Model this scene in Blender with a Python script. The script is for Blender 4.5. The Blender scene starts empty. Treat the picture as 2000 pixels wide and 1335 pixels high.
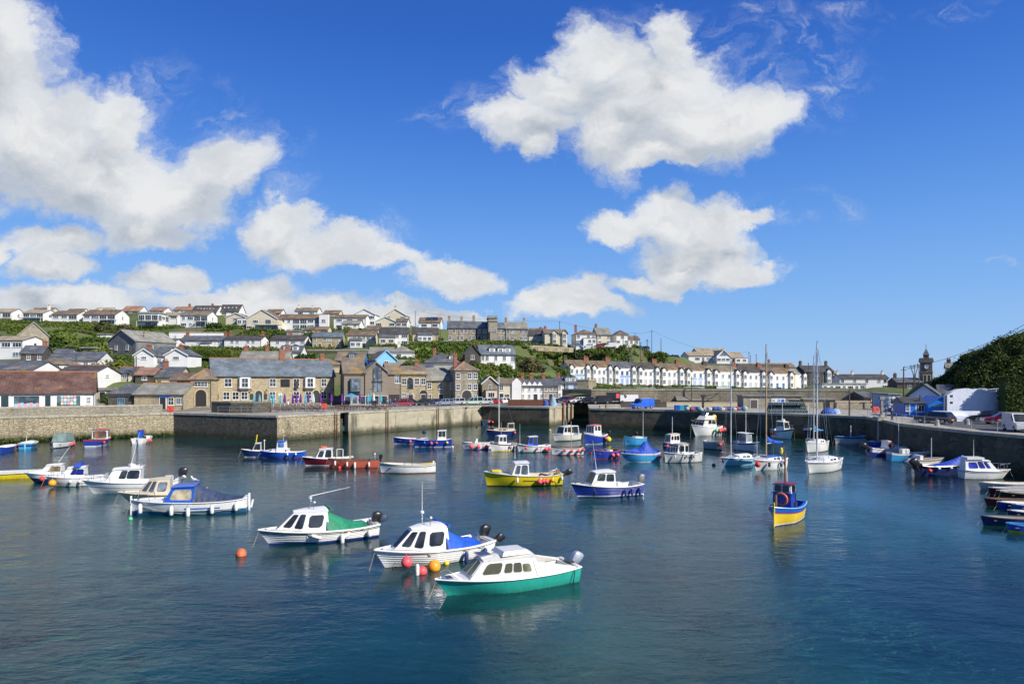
import bpy,bmesh,math,random
import numpy as np
from mathutils import Vector,Matrix,noise as mnoise
random.seed(7)
RAD=math.radians
sc=bpy.context.scene
# ------------------------------------------------------------------ camera
F,HY,EYE=1300.0,742.0,9.0 
cam_d=bpy.data.cameras.new('camera');cam=bpy.data.objects.new('camera',cam_d)
sc.collection.objects.link(cam);sc.camera=cam
cam.location=(0,0,EYE);cam.rotation_euler=(RAD(90),0,0)
cam_d.sensor_width=36.0;cam_d.lens=36.0*F/2000.0
cam_d.shift_y=(HY - 667.5)/2000.0
cam_d.clip_start=0.5;cam_d.clip_end=20000
# ------------------------------------------------------------------ colour management
sc.view_settings.view_transform='Standard';sc.view_settings.look='None'
sc.view_settings.exposure=0.3;sc.view_settings.gamma=1.0;sc.view_settings.use_curve_mapping=False
sc.render.engine='CYCLES'
try:
 sc.cycles.max_bounces=6;sc.cycles.diffuse_bounces=2;sc.cycles.glossy_bounces=3
 sc.cycles.transparent_max_bounces=12;sc.cycles.transmission_bounces=2
 sc.cycles.caustics_reflective=False;sc.cycles.caustics_refractive=False
 sc.cycles.use_denoising=True;sc.cycles.sample_clamp_indirect=4.0
except Exception:pass
# ------------------------------------------------------------------ sun
SUN_AZ=Vector((0.81,-0.585,0)).normalized();SUN_EL=RAD(37)
sd=Vector((SUN_AZ.x*math.cos(SUN_EL),SUN_AZ.y*math.cos(SUN_EL),math.sin(SUN_EL)))
sun_d=bpy.data.lights.new('sun','SUN');sun=bpy.data.objects.new('sun',sun_d);sc.collection.objects.link(sun)
sun_d.energy=5.0;sun_d.angle=RAD(0.5);sun_d.color=(1.0,0.94,0.84)
sun.rotation_euler=(-sd).to_track_quat('-Z','Y').to_euler();sun.location=(120,-60,90)
# ------------------------------------------------------------------ node helpers
class NT:
 def __init__(s,tree):s.t=tree;s.n=tree.nodes;s.l=tree.links
 def new(s,typ,ins=None,**kw):
  nd=s.n.new(typ)
  for k,v in kw.items():setattr(nd,k,v)
  if ins:
   for k,v in ins.items():
    sk=nd.inputs[k]
    if isinstance(v,bpy.types.NodeSocket):s.l.new(v,sk)
    elif isinstance(v,bpy.types.Node):s.l.new(v.outputs[0],sk)
    else:sk.default_value=v
  return nd
 def math(s,op,a,b=0.0,c=None,clamp=False):
  ins={0:a,1:b}
  if c is not None:ins[2]=c
  return s.new('ShaderNodeMath',ins,operation=op,use_clamp=clamp).outputs[0]
 def vm(s,op,a,b=None,c=None):
  ins={0:a}
  if b is not None:ins[1]=b
  if c is not None:ins[2]=c
  nd=s.new('ShaderNodeVectorMath',ins,operation=op)
  return nd.outputs['Value'] if op in ('LENGTH','DOT_PRODUCT') else nd.outputs[0]
 def mix(s,f,a,b,bt='MIX'):
  nd=s.new('ShaderNodeMix',data_type='RGBA',blend_type=bt)
  for k,v in ((0,f),(6,a),(7,b)):
   if isinstance(v,bpy.types.NodeSocket):s.l.new(v,nd.inputs[k])
   else:nd.inputs[k].default_value=v if k == 0 or len(v) == 4 else (*v,1)
  return nd.outputs[2]
 def noise(s,vec,scale,detail=3,rough=0.55,dist=0.0):
  nd=s.new('ShaderNodeTexNoise',{'Scale':scale,'Detail':detail,'Roughness':rough,'Distortion':dist})
  if vec is not None:s.l.new(vec,nd.inputs['Vector'])
  return nd
 def smooth(s,x,a,b,lo=0.0,hi=1.0):
  nd=s.new('ShaderNodeMapRange',{0:x,1:a,2:b,3:lo,4:hi},interpolation_type='SMOOTHSTEP')
  return nd.outputs[0]
 def scale(s,vec,xyz):return s.vm('MULTIPLY',vec,xyz)
# ------------------------------------------------------------------ world: Nishita sky with cumulus clouds
world=bpy.data.worlds.new('World');sc.world=world;world.use_nodes=True
wt=NT(world.node_tree);wt.n.clear()
SKY_STRENGTH=0.075
K=0.80/SKY_STRENGTH
def lin(c):
 return tuple((x/255/12.92 if x <= 10 else ((x/255+0.055)/1.055) ** 2.4) for x in c)
sky=wt.new('ShaderNodeTexSky');sky.sky_type='NISHITA';sky.sun_disc=False
sky.sun_elevation=SUN_EL;sky.sun_rotation=math.atan2(SUN_AZ.x,SUN_AZ.y)
sky.altitude=0;sky.air_density=1.0;sky.dust_density=0.3;sky.ozone_density=3.0
def cl(px,py,rx,ry):return ((px - 1000)/F,(HY - py)/F,rx*1.1/F,ry*1.1/F)
CLOUDS=[cl(*c) for c in (
 (0,120,120,150),(70,280,190,110),(170,330,190,85),(310,380,150,72),(440,330,95,58),(300,445,100,38),(-80,200,180,190),(230,240,60,70),
 (560,445,75,52),(650,485,120,44),(590,425,60,34),(740,500,80,30),(880,545,88,33),(850,525,50,24),
 (1110,572,62,38),(1095,600,118,24),(1040,578,40,26),
 (1310,424,72,46),(1360,490,110,52),(1230,435,75,28),(1400,440,80,46),(1470,440,60,26),(1430,528,95,24),(1330,520,70,30),
 (1240,548,70,22),
 (1280,190,130,100),(1210,250,100,90),(1370,240,150,80),(1020,245,100,48),(1110,175,110,56),(1180,110,80,55),(1290,300,100,30),(1300,75,50,60),
 (1480,235,80,50),(1050,290,40,36),
 (110,470,95,34),(120,515,95,26),(10,490,30,25),(340,545,75,26),(510,560,85,28),(150,585,170,34),(590,605,170,34),(430,585,120,25),(690,598,40,20),(775,610,60,18),(820,625,130,14),
 )]
WISPS=[cl(*c) for c in ((1540,70,130,45),(1600,140,110,45),(1590,190,60,30),(1680,10,90,20),(1910,20,70,26),(1460,8,70,22),(1570,412,90,34),(1530,425,60,30),(950,230,90,50),(1480,150,120,60),(1330,60,80,50),(520,300,70,50),(420,230,60,50),(760,460,60,40),(1240,548,110,36),(870,225,70,30),(1390,60,60,40),
 (1960,502,60,7),(1550,225,90,50),(1260,40,90,30),(300,180,60,60),(1000,200,120,40),(580,380,50,40),(1700,30,60,25))]
FRONT=wt.math('GREATER_THAN',wt.new('ShaderNodeSeparateXYZ',{0:wt.new('ShaderNodeTexCoord').outputs['Generated']}).outputs[1],0.12)
def field_group(name,ells):
 g=bpy.data.node_groups.new(name,'ShaderNodeTree')
 g.interface.new_socket('uv',in_out='INPUT',socket_type='NodeSocketVector')
 g.interface.new_socket('d',in_out='OUTPUT',socket_type='NodeSocketFloat')
 t=NT(g);gi=t.new('NodeGroupInput');go=t.new('NodeGroupOutput');acc=None
 for (cx,cy,rx,ry) in ells:
  q=t.vm('MULTIPLY_ADD',gi.outputs[0],(1/rx,1/ry,0),(-cx/rx,-cy/ry,0))
  d=t.vm('LENGTH',q)
  acc=d if acc is None else t.math('MINIMUM',acc,d)
 t.l.new(acc,go.inputs[0]);return g
gA,gB=field_group('cloud_field',CLOUDS),field_group('wisp_field',WISPS)
tc=wt.new('ShaderNodeTexCoord').outputs['Generated']
sx=wt.new('ShaderNodeSeparateXYZ',{0:tc})
yy=wt.math('MAXIMUM',sx.outputs[1],0.12)
uv=wt.new('ShaderNodeCombineXYZ',{0:wt.math('DIVIDE',sx.outputs[0],yy),1:wt.math('DIVIDE',sx.outputs[2],yy),2:0.0}).outputs[0]
def warped(base,off):
 b=wt.vm('ADD',base,off)
 w1=wt.noise(wt.scale(b,(1.0,1.25,1)),8,8,0.66)
 w2=wt.noise(b,3.0,3,0.5)
 o=wt.vm('ADD',wt.scale(wt.vm('SUBTRACT',w1.outputs['Color'],(0.5,0.5,0.5)),(0.13,0.10,0)),wt.scale(wt.vm('SUBTRACT',w2.outputs['Color'],(0.5,0.5,0.5)),(0.16,0.10,0)))
 return wt.vm('ADD',b,o),w1
def dens(off):
 p,w1=warped(uv,off)
 d=wt.new('ShaderNodeGroup',node_tree=gA);wt.l.new(p,d.inputs[0])
 return d.outputs[0],w1,p
d0,w0,p0=dens((0,0,0))
d1,_,_=dens((0.022,0.055,0))
fine=wt.noise(p0,24,8,0.68)
den=wt.smooth(wt.math('ADD',d0,wt.math('MULTIPLY',wt.math('SUBTRACT',fine.outputs[0],0.5),0.95)),1.22,0.68)
gw=wt.new('ShaderNodeGroup',node_tree=gB);wt.l.new(p0,gw.inputs[0])
wn=wt.noise(wt.scale(p0,(1,1.4,1)),16,8,0.7,0.6)
wis=wt.math('MULTIPLY',wt.smooth(gw.outputs[0],1.3,0.1),wt.smooth(wn.outputs[0],0.42,0.78))
wis=wt.math('MULTIPLY',wis,0.62)
zz=wt.math('MAXIMUM',sx.outputs[2],0.04)
pl=wt.new('ShaderNodeCombineXYZ',{0:wt.math('DIVIDE',sx.outputs[0],zz),1:wt.math('DIVIDE',sx.outputs[1],zz),2:0.0}).outputs[0]
gn=wt.noise(pl,0.75,7,0.55)
gen=wt.math('MULTIPLY',wt.smooth(gn.outputs[0],0.57,0.68),wt.smooth(sx.outputs[2],0.03,0.15))
gen=wt.math('MULTIPLY',gen,wt.smooth(sx.outputs[1],0.35,0.12))
denf=wt.math('MULTIPLY',wt.math('MAXIMUM',den,wis),FRONT)
cov=wt.math('MULTIPLY',wt.math('MAXIMUM',denf,gen,clamp=True),wt.smooth(sx.outputs[2],0.0,0.03))
hb=wt.noise(wt.scale(uv,(1.2,16,1)),2.2,4,0.5)
hz=wt.math('MULTIPLY',wt.smooth(sx.outputs[2],0.045,0.0),wt.smooth(hb.outputs[0],0.35,0.6))
shade=wt.smooth(wt.math('SUBTRACT',d1,d0),-0.55,0.42) 
thick=wt.smooth(d0,1.0,0.15)
body=wt.noise(wt.scale(p0,(1,1.5,1)),8,6,0.62)
sh2=wt.math('ADD',wt.math('MULTIPLY',shade,0.62),wt.smooth(body.outputs[0],0.34,0.68,0.0,0.48),clamp=True)
ccol=wt.mix(sh2,(0.33*K,0.39*K,0.48*K),(0.83*K,0.84*K,0.85*K))
ccol=wt.mix(wt.math('MULTIPLY',wt.math('SUBTRACT',1.0,thick),0.5),ccol,(0.70*K,0.76*K,0.84*K))
rp=wt.new('ShaderNodeValToRGB',{0:sx.outputs[2]});rp.color_ramp.interpolation='B_SPLINE'
RAMP=((0.0,(164,206,250)),(0.05,(150,197,251)),(0.12,(130,185,250)),(0.22,(100,163,245)),(0.34,(62,128,228)),(0.46,(38,103,206)),(0.7,(20,74,170)),(1.0,(12,55,140)))
for i,(pos,c_) in enumerate(RAMP):
 e=rp.color_ramp.elements[i] if i < 2 else rp.color_ramp.elements.new(pos)
 e.position=pos;e.color=(*[x*1.0 for x in lin(c_)],1)
skyc=wt.mix(0.82,sky.outputs[0],wt.scale(rp.outputs[0],(K,K,K)))
skyc=wt.mix(wt.math('MULTIPLY',hz,0.55),skyc,(0.42*K,0.54*K,0.74*K))
full=wt.mix(cov,skyc,ccol)
bg=wt.new('ShaderNodeBackground',{'Color':full,'Strength':SKY_STRENGTH})
wo=wt.new('ShaderNodeOutputWorld',{0:bg.outputs[0]})
world.cycles.sampling_method='MANUAL';world.cycles.sample_map_resolution=512
# ------------------------------------------------------------------ geometry helpers
COL=sc.collection
def zat(py,Y):return EYE - (py - HY)*Y/F
def xat(px,Y):return (px - 1000.0)*Y/F
def W(px,py,z=0.0):
 Y=F*(EYE - z)/(py - HY);return Vector((xat(px,Y),Y,z))
def proj(v):return (1000+F*v[0]/v[1],HY - F*(v[2] - EYE)/v[1])
class MB:
 def __init__(s):s.v=[];s.f=[]
 def add(s,vs,fs):
  b=len(s.v);s.v.extend([tuple(q) for q in vs]);s.f.extend([tuple(i+b for i in f) for f in fs]);return s
 def box(s,x0,x1,y0,y1,z0,z1,M=None):
  vs=[(x0,y0,z0),(x1,y0,z0),(x1,y1,z0),(x0,y1,z0),(x0,y0,z1),(x1,y0,z1),(x1,y1,z1),(x0,y1,z1)]
  if M is not None:vs=[M @ Vector(q) for q in vs]
  return s.add(vs,[(0,3,2,1),(4,5,6,7),(0,1,5,4),(1,2,6,5),(2,3,7,6),(3,0,4,7)])
 def hexa(s,b,t):
  return s.add(list(b)+list(t),[(3,2,1,0),(4,5,6,7),(0,1,5,4),(1,2,6,5),(2,3,7,6),(3,0,4,7)])
 def tube(s,a,b,r,r2=None,n=6,cap=True):
  a,b=Vector(a),Vector(b);r2=r if r2 is None else r2;d=(b - a)
  if d.length < 1e-6:return s
  q=d.normalized().to_track_quat('Z','Y');vs=[]
  for k in range(n):
   c=q @ Vector((math.cos(2*math.pi*k/n),math.sin(2*math.pi*k/n),0));vs += [a+c*r,b+c*r2]
  fs=[(2*k,2*((k+1) % n),2*((k+1) % n)+1,2*k+1) for k in range(n)]
  if cap:fs += [tuple(2*k for k in reversed(range(n))),tuple(2*k+1 for k in range(n))]
  return s.add(vs,fs)
 def path(s,pts,r,n=5):
  for a,b in zip(pts[:-1],pts[1:]):s.tube(a,b,r,n=n)
  return s
 def ball(s,c,r,n=10,m=7,sz=1.0,sx=1.0,sy=1.0):
  vs=[(c[0],c[1],c[2] - r*sz)]
  for j in range(1,m):
   t=math.pi*j/m
   for k in range(n):
    p=2*math.pi*k/n;vs.append((c[0]+r*sx*math.sin(t)*math.cos(p),c[1]+r*sy*math.sin(t)*math.sin(p),c[2] - r*sz*math.cos(t)))
  vs.append((c[0],c[1],c[2]+r*sz));fs=[]
  for k in range(n):fs.append((0,1+(k+1) % n,1+k));fs.append((len(vs)- 1,1+(m - 2)*n+k,1+(m - 2)*n+(k+1) % n))
  for j in range(m - 2):
   for k in range(n):
    a,b=1+j*n+k,1+j*n+(k+1) % n;fs.append((a,b,b+n,a+n))
  return s.add(vs,fs)
 def lathe(s,prof,c=(0,0,0),n=10,M=None):
  vs=[]
  for r,z in prof:
   for k in range(n):
    p=2*math.pi*k/n;q=Vector((c[0]+r*math.cos(p),c[1]+r*math.sin(p),c[2]+z));vs.append(M @ q if M is not None else q)
  fs=[(j*n+k,j*n+(k+1) % n,(j+1)*n+(k+1) % n,(j+1)*n+k) for j in range(len(prof)- 1) for k in range(n)]
  fs += [tuple(reversed(range(n))),tuple((len(prof)- 1)*n+k for k in range(n))]
  return s.add(vs,fs)
 def torus(s,c,R,r,axis='y',n=16,m=6):
  vs=[]
  for i in range(n):
   a=2*math.pi*i/n
   for j in range(m):
    b=2*math.pi*j/m;q=((R+r*math.cos(b))*math.cos(a),(R+r*math.cos(b))*math.sin(a),r*math.sin(b))
    if axis == 'y':q=(q[0],q[2],q[1])
    elif axis == 'x':q=(q[2],q[0],q[1])
    vs.append((c[0]+q[0],c[1]+q[1],c[2]+q[2]))
  return s.add(vs,[(i*m+j,((i+1) % n)*m+j,((i+1) % n)*m+(j+1) % m,i*m+(j+1) % m) for i in range(n) for j in range(m)])
 def grid(s,rows,close=False):
  n=len(rows[0]);vs=[q for r in rows for q in r];fs=[]
  for i in range(len(rows)- 1):
   for j in range(n - 1+(1 if close else 0)):
    fs.append((i*n+j,i*n+(j+1) % n,(i+1)*n+(j+1) % n,(i+1)*n+j))
  return s.add(vs,fs)
 def prism(s,poly,y0,y1):
  n=len(poly);vs=[(x,y0,z) for x,z in poly]+[(x,y1,z) for x,z in poly]
  return s.add(vs,[tuple(range(n)),tuple(reversed(range(n,2*n)))]+[(k,k+n,(k+1) % n+n,(k+1) % n) for k in range(n)])
 def mesh(s,name,m=None,smooth=False,fix=True):
  me=bpy.data.meshes.new(name);me.from_pydata(s.v,[],s.f)
  if fix and len(s.f)< 20000:
   bm=bmesh.new();bm.from_mesh(me);bmesh.ops.remove_doubles(bm,verts=bm.verts,dist=1e-5)
   bmesh.ops.recalc_face_normals(bm,faces=bm.faces);bm.to_mesh(me);bm.free()
  if m is not None:me.materials.append(m)
  if smooth:
   me.polygons.foreach_set('use_smooth',[True]*len(me.polygons))
   try:me.set_sharp_from_angle(angle=RAD(40))
   except Exception:pass
  me.update();return me
 def build(s,name,m,parent=None,smooth=False,**kw):
  return obj(name,s.mesh(name,m,smooth),parent,**kw)
def obj(name,me,parent=None,loc=None,rz=None,**props):
 o=bpy.data.objects.new(name,me);COL.objects.link(o)
 if parent is not None:o.parent=parent
 if loc is not None:o.location=loc
 if rz is not None:o.rotation_euler=(0,0,rz)
 for k,v in props.items():o[k]=v
 return o
def empty(name,loc=(0,0,0),rz=0.0,label=None,cat=None,group=None):
 o=bpy.data.objects.new(name,None);COL.objects.link(o);o.location=loc;o.rotation_euler=(0,0,rz);o.empty_display_size=0.3
 return tag(o,label,cat,group)
def tag(o,label=None,cat=None,group=None,kind=None):
 if label:o['label']=label
 if cat:o['category']=cat
 if group:o['group']=group
 if kind:o['kind']=kind
 return o
KIDS={}
def copy_tree(src,parent=None):
 c=src.copy();COL.objects.link(c);c.parent=parent
 for ch in src.children:copy_tree(ch,c)
 return c
# ------------------------------------------------------------------ materials
def lin(c):
 def f(x):x=x/255.0;return x/12.92 if x <= 0.04045 else ((x+0.055)/1.055) ** 2.4
 return tuple(f(x) for x in c)
_mc={}
def M(key,col=(0.5,0.5,0.5),rough=0.5,metal=0.0,var=0.12,vs=2.0,bump=0.0,bs=20.0,dirt=0.0,spec=0.5,coat=0.0):
 """painted / plain surface: colour with blotchy weathering and optional streaks of dirt"""
 if key in _mc:return _mc[key]
 m=bpy.data.materials.new(key);m.use_nodes=True;t=NT(m.node_tree);b=t.n['Principled BSDF']
 co=t.new('ShaderNodeTexCoord').outputs['Object']
 n1=t.noise(co,vs,5,0.65);c=t.mix(t.smooth(n1.outputs[0],0.3,0.75),tuple(x*(1 - var) for x in col),tuple(min(1,x*(1+var)) for x in col))
 if dirt > 0:
  n2=t.noise(t.scale(co,(1,1,0.18)),7,5,0.7)
  c=t.mix(t.math('MULTIPLY',t.smooth(n2.outputs[0],0.48,0.72),dirt),c,tuple(x*0.35+y for x,y in zip(col,(0.03,0.025,0.012))))
 if key.startswith('paint_'):
  z=t.new('ShaderNodeSeparateXYZ',{0:co}).outputs[2];n5=t.noise(t.scale(co,(1,1,.5)),5,5,.7)
  c=t.mix(t.math('MULTIPLY',t.math('MULTIPLY',t.smooth(z,.38,.0),t.smooth(n5.outputs[0],.35,.65)),.6),c,tuple(x*.4+y for x,y in zip(col,(.04,.045,.02))))
 t.l.new(c,b.inputs['Base Color']);b.inputs['Metallic'].default_value=metal
 r=t.new('ShaderNodeMapRange',{0:n1.outputs[0],1:0.3,2:0.7,3:max(0.02,rough*0.8),4:min(1,rough*1.2)}).outputs[0]
 t.l.new(r,b.inputs['Roughness']);b.inputs['Specular IOR Level'].default_value=spec
 if coat:b.inputs['Coat Weight'].default_value=coat
 if bump > 0:
  n3=t.noise(co,bs,4,0.6);bp=t.new('ShaderNodeBump',{'Strength':bump,'Distance':0.05,'Height':n3.outputs[0]});t.l.new(bp.outputs[0],b.inputs['Normal'])
 _mc[key]=m;return m
def stone(key,c1,c2,mortar,scale=1.6,zs=1.7,lichen=None,wet=0.0,stain=0.35,bump=0.7,edge=0.06):
 """coursed rubble: flattened cells with recessed joints, stains, lichen and a weed line near the water"""
 if key in _mc:return _mc[key]
 m=bpy.data.materials.new(key);m.use_nodes=True;t=NT(m.node_tree);b=t.n['Principled BSDF']
 geo=t.new('ShaderNodeNewGeometry');co=geo.outputs['Position']
 wob=t.noise(co,0.9,3);p=t.vm('ADD',t.scale(co,(1,1,zs)),t.scale(wob.outputs['Color'],(0.35,0.35,0.12)))
 vo=t.new('ShaderNodeTexVoronoi',{'Vector':p,'Scale':scale,'Randomness':0.8},feature='F1')
 ve=t.new('ShaderNodeTexVoronoi',{'Vector':p,'Scale':scale,'Randomness':0.8},feature='DISTANCE_TO_EDGE')
 rnd=t.new('ShaderNodeSeparateColor',{0:vo.outputs['Color']})
 c=t.mix(rnd.outputs[0],c1,c2)
 fn=t.noise(co,6,6,0.7);c=t.mix(t.math('MULTIPLY',t.smooth(fn.outputs[0],0.35,0.8),0.45),c,tuple(x*0.5 for x in c1))
 c=t.mix(t.smooth(ve.outputs[0],edge,edge*0.3),c,mortar)
 st=t.noise(t.scale(co,(0.35,0.35,0.09)),1.1,6,0.65)
 c=t.mix(t.math('MULTIPLY',t.smooth(st.outputs[0],0.47,0.68),stain),c,(0.035,0.032,0.024))
 if lichen is not None:
  ln=t.noise(co,0.35,7,0.7);c=t.mix(t.math('MULTIPLY',t.smooth(ln.outputs[0],0.52,0.7),0.55),c,lichen)
 if wet > 0:
  z=t.new('ShaderNodeSeparateXYZ',{0:co}).outputs[2];wn=t.noise(co,1.2,5)
  zz_=t.math('ADD',z,t.math('MULTIPLY',t.math('SUBTRACT',wn.outputs[0],0.5),0.9))
  c=t.mix(t.math('MULTIPLY',t.smooth(zz_,1.3,0.25),wet),c,(0.028,0.034,0.012))
 t.l.new(c,b.inputs['Base Color']);b.inputs['Roughness'].default_value=0.85;b.inputs['Specular IOR Level'].default_value=0.25
 h=t.math('ADD',t.math('MULTIPLY',t.smooth(ve.outputs[0],0.0,edge*1.6),1.0),t.math('MULTIPLY',fn.outputs[0],0.7))
 bp=t.new('ShaderNodeBump',{'Strength':bump,'Distance':0.12,'Height':h});t.l.new(bp.outputs[0],b.inputs['Normal'])
 _mc[key]=m;return m
def slate(key,c1,c2,lich=(0.42,0.25,0.03),la=0.0,ls=0.25,rough=0.55,row=0.28):
 """roof of slates or tiles in rows across the slope, with lichen"""
 if key in _mc:return _mc[key]
 m=bpy.data.materials.new(key);m.use_nodes=True;t=NT(m.node_tree);b=t.n['Principled BSDF']
 co=t.new('ShaderNodeTexCoord').outputs['Object'];s=t.new('ShaderNodeSeparateXYZ',{0:co})
 v=t.new('ShaderNodeCombineXYZ',{0:t.math('ADD',s.outputs[0],s.outputs[1]),1:t.math('MULTIPLY',s.outputs[2],1.5),2:0.0}).outputs[0]
 br=t.new('ShaderNodeTexBrick',{'Vector':v,'Color1':(*c1,1),'Color2':(*c2,1),'Mortar':(*[x*0.35 for x in c1],1),'Scale':1.0,'Mortar Size':0.018,'Brick Width':0.42,'Row Height':row,'Bias':0.0})
 n1=t.noise(co,0.45,7,0.7);c=t.mix(t.math('MULTIPLY',t.smooth(n1.outputs[0],0.4,0.65),0.55),br.outputs[0],tuple(min(1,x*1.7+.01) for x in c2))
 nd=t.noise(co,2.2,5,0.7);c=t.mix(t.math('MULTIPLY',t.smooth(nd.outputs[0],0.5,0.75),0.5),c,tuple(x*0.5 for x in c1))
 if la > 0:
  ln=t.noise(co,ls*1.6,8,0.72);c=t.mix(t.math('MULTIPLY',t.smooth(ln.outputs[0],0.62 - 0.22*la,0.70 - 0.12*la),min(1,0.5+la*0.4)),c,lich)
 t.l.new(c,b.inputs['Base Color']);b.inputs['Roughness'].default_value=rough;b.inputs['Specular IOR Level'].default_value=0.35
 bp=t.new('ShaderNodeBump',{'Strength':0.6,'Distance':0.04,'Height':t.math('ADD',br.outputs['Fac'],t.math('MULTIPLY',nd.outputs[0],-0.8)),'Invert':True} if False else {'Strength':0.55,'Distance':0.05,'Height':t.math('SUBTRACT',nd.outputs[0],br.outputs['Fac'])})
 t.l.new(bp.outputs[0],b.inputs['Normal']);_mc[key]=m;return m
def leafmat(key,c1,c2,ns=0.25,c3=None):
 if key in _mc:return _mc[key]
 m=bpy.data.materials.new(key);m.use_nodes=True;t=NT(m.node_tree);b=t.n['Principled BSDF']
 geo=t.new('ShaderNodeNewGeometry');n1=t.noise(geo.outputs['Position'],ns,4,0.6)
 c=t.mix(t.smooth(n1.outputs[0],0.35,0.65),c1,c2)
 if c3 is not None:
  n2=t.noise(geo.outputs['Position'],ns*0.45,3,0.6);c=t.mix(t.smooth(n2.outputs[0],0.5,0.66),c,c3)
 n4=t.noise(geo.outputs['Position'],3.0,2);c=t.mix(t.math('MULTIPLY',n4.outputs[0],0.7),c,tuple(x*0.45 for x in c1))
 t.l.new(c,b.inputs['Base Color']);b.inputs['Roughness'].default_value=0.6;b.inputs['Specular IOR Level'].default_value=0.25
 tr=t.new('ShaderNodeBsdfTranslucent',{'Color':c});mx=t.new('ShaderNodeMixShader',{0:0.22,1:b.outputs[0],2:tr.outputs[0]})
 t.l.new(mx.outputs[0],t.n['Material Output'].inputs[0]);_mc[key]=m;return m
def wood(key,c1,c2,row=0.16):
 if key in _mc:return _mc[key]
 m=bpy.data.materials.new(key);m.use_nodes=True;t=NT(m.node_tree);b=t.n['Principled BSDF']
 co=t.new('ShaderNodeTexCoord').outputs['Object'];s=t.new('ShaderNodeSeparateXYZ',{0:co})
 v=t.new('ShaderNodeCombineXYZ',{0:t.math('ADD',s.outputs[0],s.outputs[1]),1:s.outputs[2],2:0.0}).outputs[0]
 br=t.new('ShaderNodeTexBrick',{'Vector':v,'Color1':(*c1,1),'Color2':(*c2,1),'Mortar':(*[x*0.3 for x in c1],1),'Scale':1.0,'Mortar Size':0.012,'Brick Width':3.1,'Row Height':row})
 n1=t.noise(t.scale(v,(0.6,9,1)),3,5,0.6);c=t.mix(t.math('MULTIPLY',n1.outputs[0],0.6),br.outputs[0],tuple(x*0.55 for x in c1))
 t.l.new(c,b.inputs['Base Color']);b.inputs['Roughness'].default_value=0.75
 bp=t.new('ShaderNodeBump',{'Strength':0.5,'Distance':0.03,'Height':t.math('SUBTRACT',1.0,br.outputs['Fac'])});t.l.new(bp.outputs[0],b.inputs['Normal'])
 _mc[key]=m;return m
def glass_mat(key,col,rough=0.06,spec=0.8):
 if key in _mc:return _mc[key]
 m=bpy.data.materials.new(key);m.use_nodes=True;t=NT(m.node_tree);b=t.n['Principled BSDF']
 co=t.new('ShaderNodeNewGeometry').outputs['Position'];n1=t.noise(co,0.8,3)
 c=t.mix(t.smooth(n1.outputs[0],0.4,0.65),tuple(x*0.4 for x in col),tuple(x*1.5 for x in col))
 t.l.new(c,b.inputs['Base Color']);b.inputs['Roughness'].default_value=rough;b.inputs['Specular IOR Level'].default_value=spec
 n2=t.noise(co,1.5,2);bp=t.new('ShaderNodeBump',{'Strength':0.12,'Distance':0.03,'Height':n2.outputs[0]});t.l.new(bp.outputs[0],b.inputs['Normal'])
 _mc[key]=m;return m
G_DARK=glass_mat('window_glass',(0.035,0.045,0.06));G_BOAT=glass_mat('boat_glass',(0.03,0.035,0.04),0.08,0.6);G_PALE=glass_mat('curtained_glass',(0.16,0.2,0.24));G_CAR=glass_mat('car_glass',(0.02,0.026,0.03),0.04,0.8)
G_BLUE=glass_mat('blue_glass',(0.03,0.04,0.42),0.1)  # glazing with a blue pane colour of its own
RENDER={'white':M('render_white',(0.74,0.74,0.72),0.8,var=0.06,vs=0.5,dirt=0.22),'cream':M('render_cream',(0.62,0.56,0.42),0.8,var=0.07,vs=0.5,dirt=0.2),
 'grey':M('render_grey',(0.34,0.34,0.33),0.85,var=0.1,vs=0.6,dirt=0.3),'pink':M('render_pink',(0.6,0.38,0.30),0.8,var=0.07,vs=0.5,dirt=0.2),'blue':M('render_blue',(0.22,0.50,0.74),0.7,var=0.06,vs=0.5,dirt=0.1),
 'paleblue':M('render_paleblue',(0.50,0.62,0.76),0.8,var=0.06,vs=0.5,dirt=0.15),'yellow':M('render_yellow',(0.72,0.55,0.06),0.7,var=0.06,vs=0.5,dirt=0.1),'buff':M('render_buff',(0.50,0.42,0.28),0.85,var=0.1,vs=0.6,dirt=0.35),
 'stone':stone('stone_tan',(0.52,0.43,0.27),(0.33,0.265,0.16),(0.50,0.43,0.31),2.2,1.8,stain=0.25,bump=0.5),'greystone':stone('stone_grey',(0.42,0.37,0.28),(0.27,0.235,0.175),(0.42,0.38,0.30),2.0,1.8,stain=0.3,bump=0.5),
 'darkstone':stone('stone_dark',(0.11,0.10,0.085),(0.07,0.065,0.055),(0.16,0.15,0.13),2.0,1.8,stain=0.3,bump=0.5),'slatehung':slate('slate_hung',(0.13,0.135,0.14),(0.17,0.175,0.18)),
 'timber':wood('timber_clad',(0.26,0.21,0.16),(0.34,0.29,0.23)),'darktimber':wood('timber_dark',(0.10,0.085,0.07),(0.14,0.12,0.10)),'navy':M('render_navy',(0.04,0.12,0.28),0.7,var=0.08,vs=0.5)}
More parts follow.
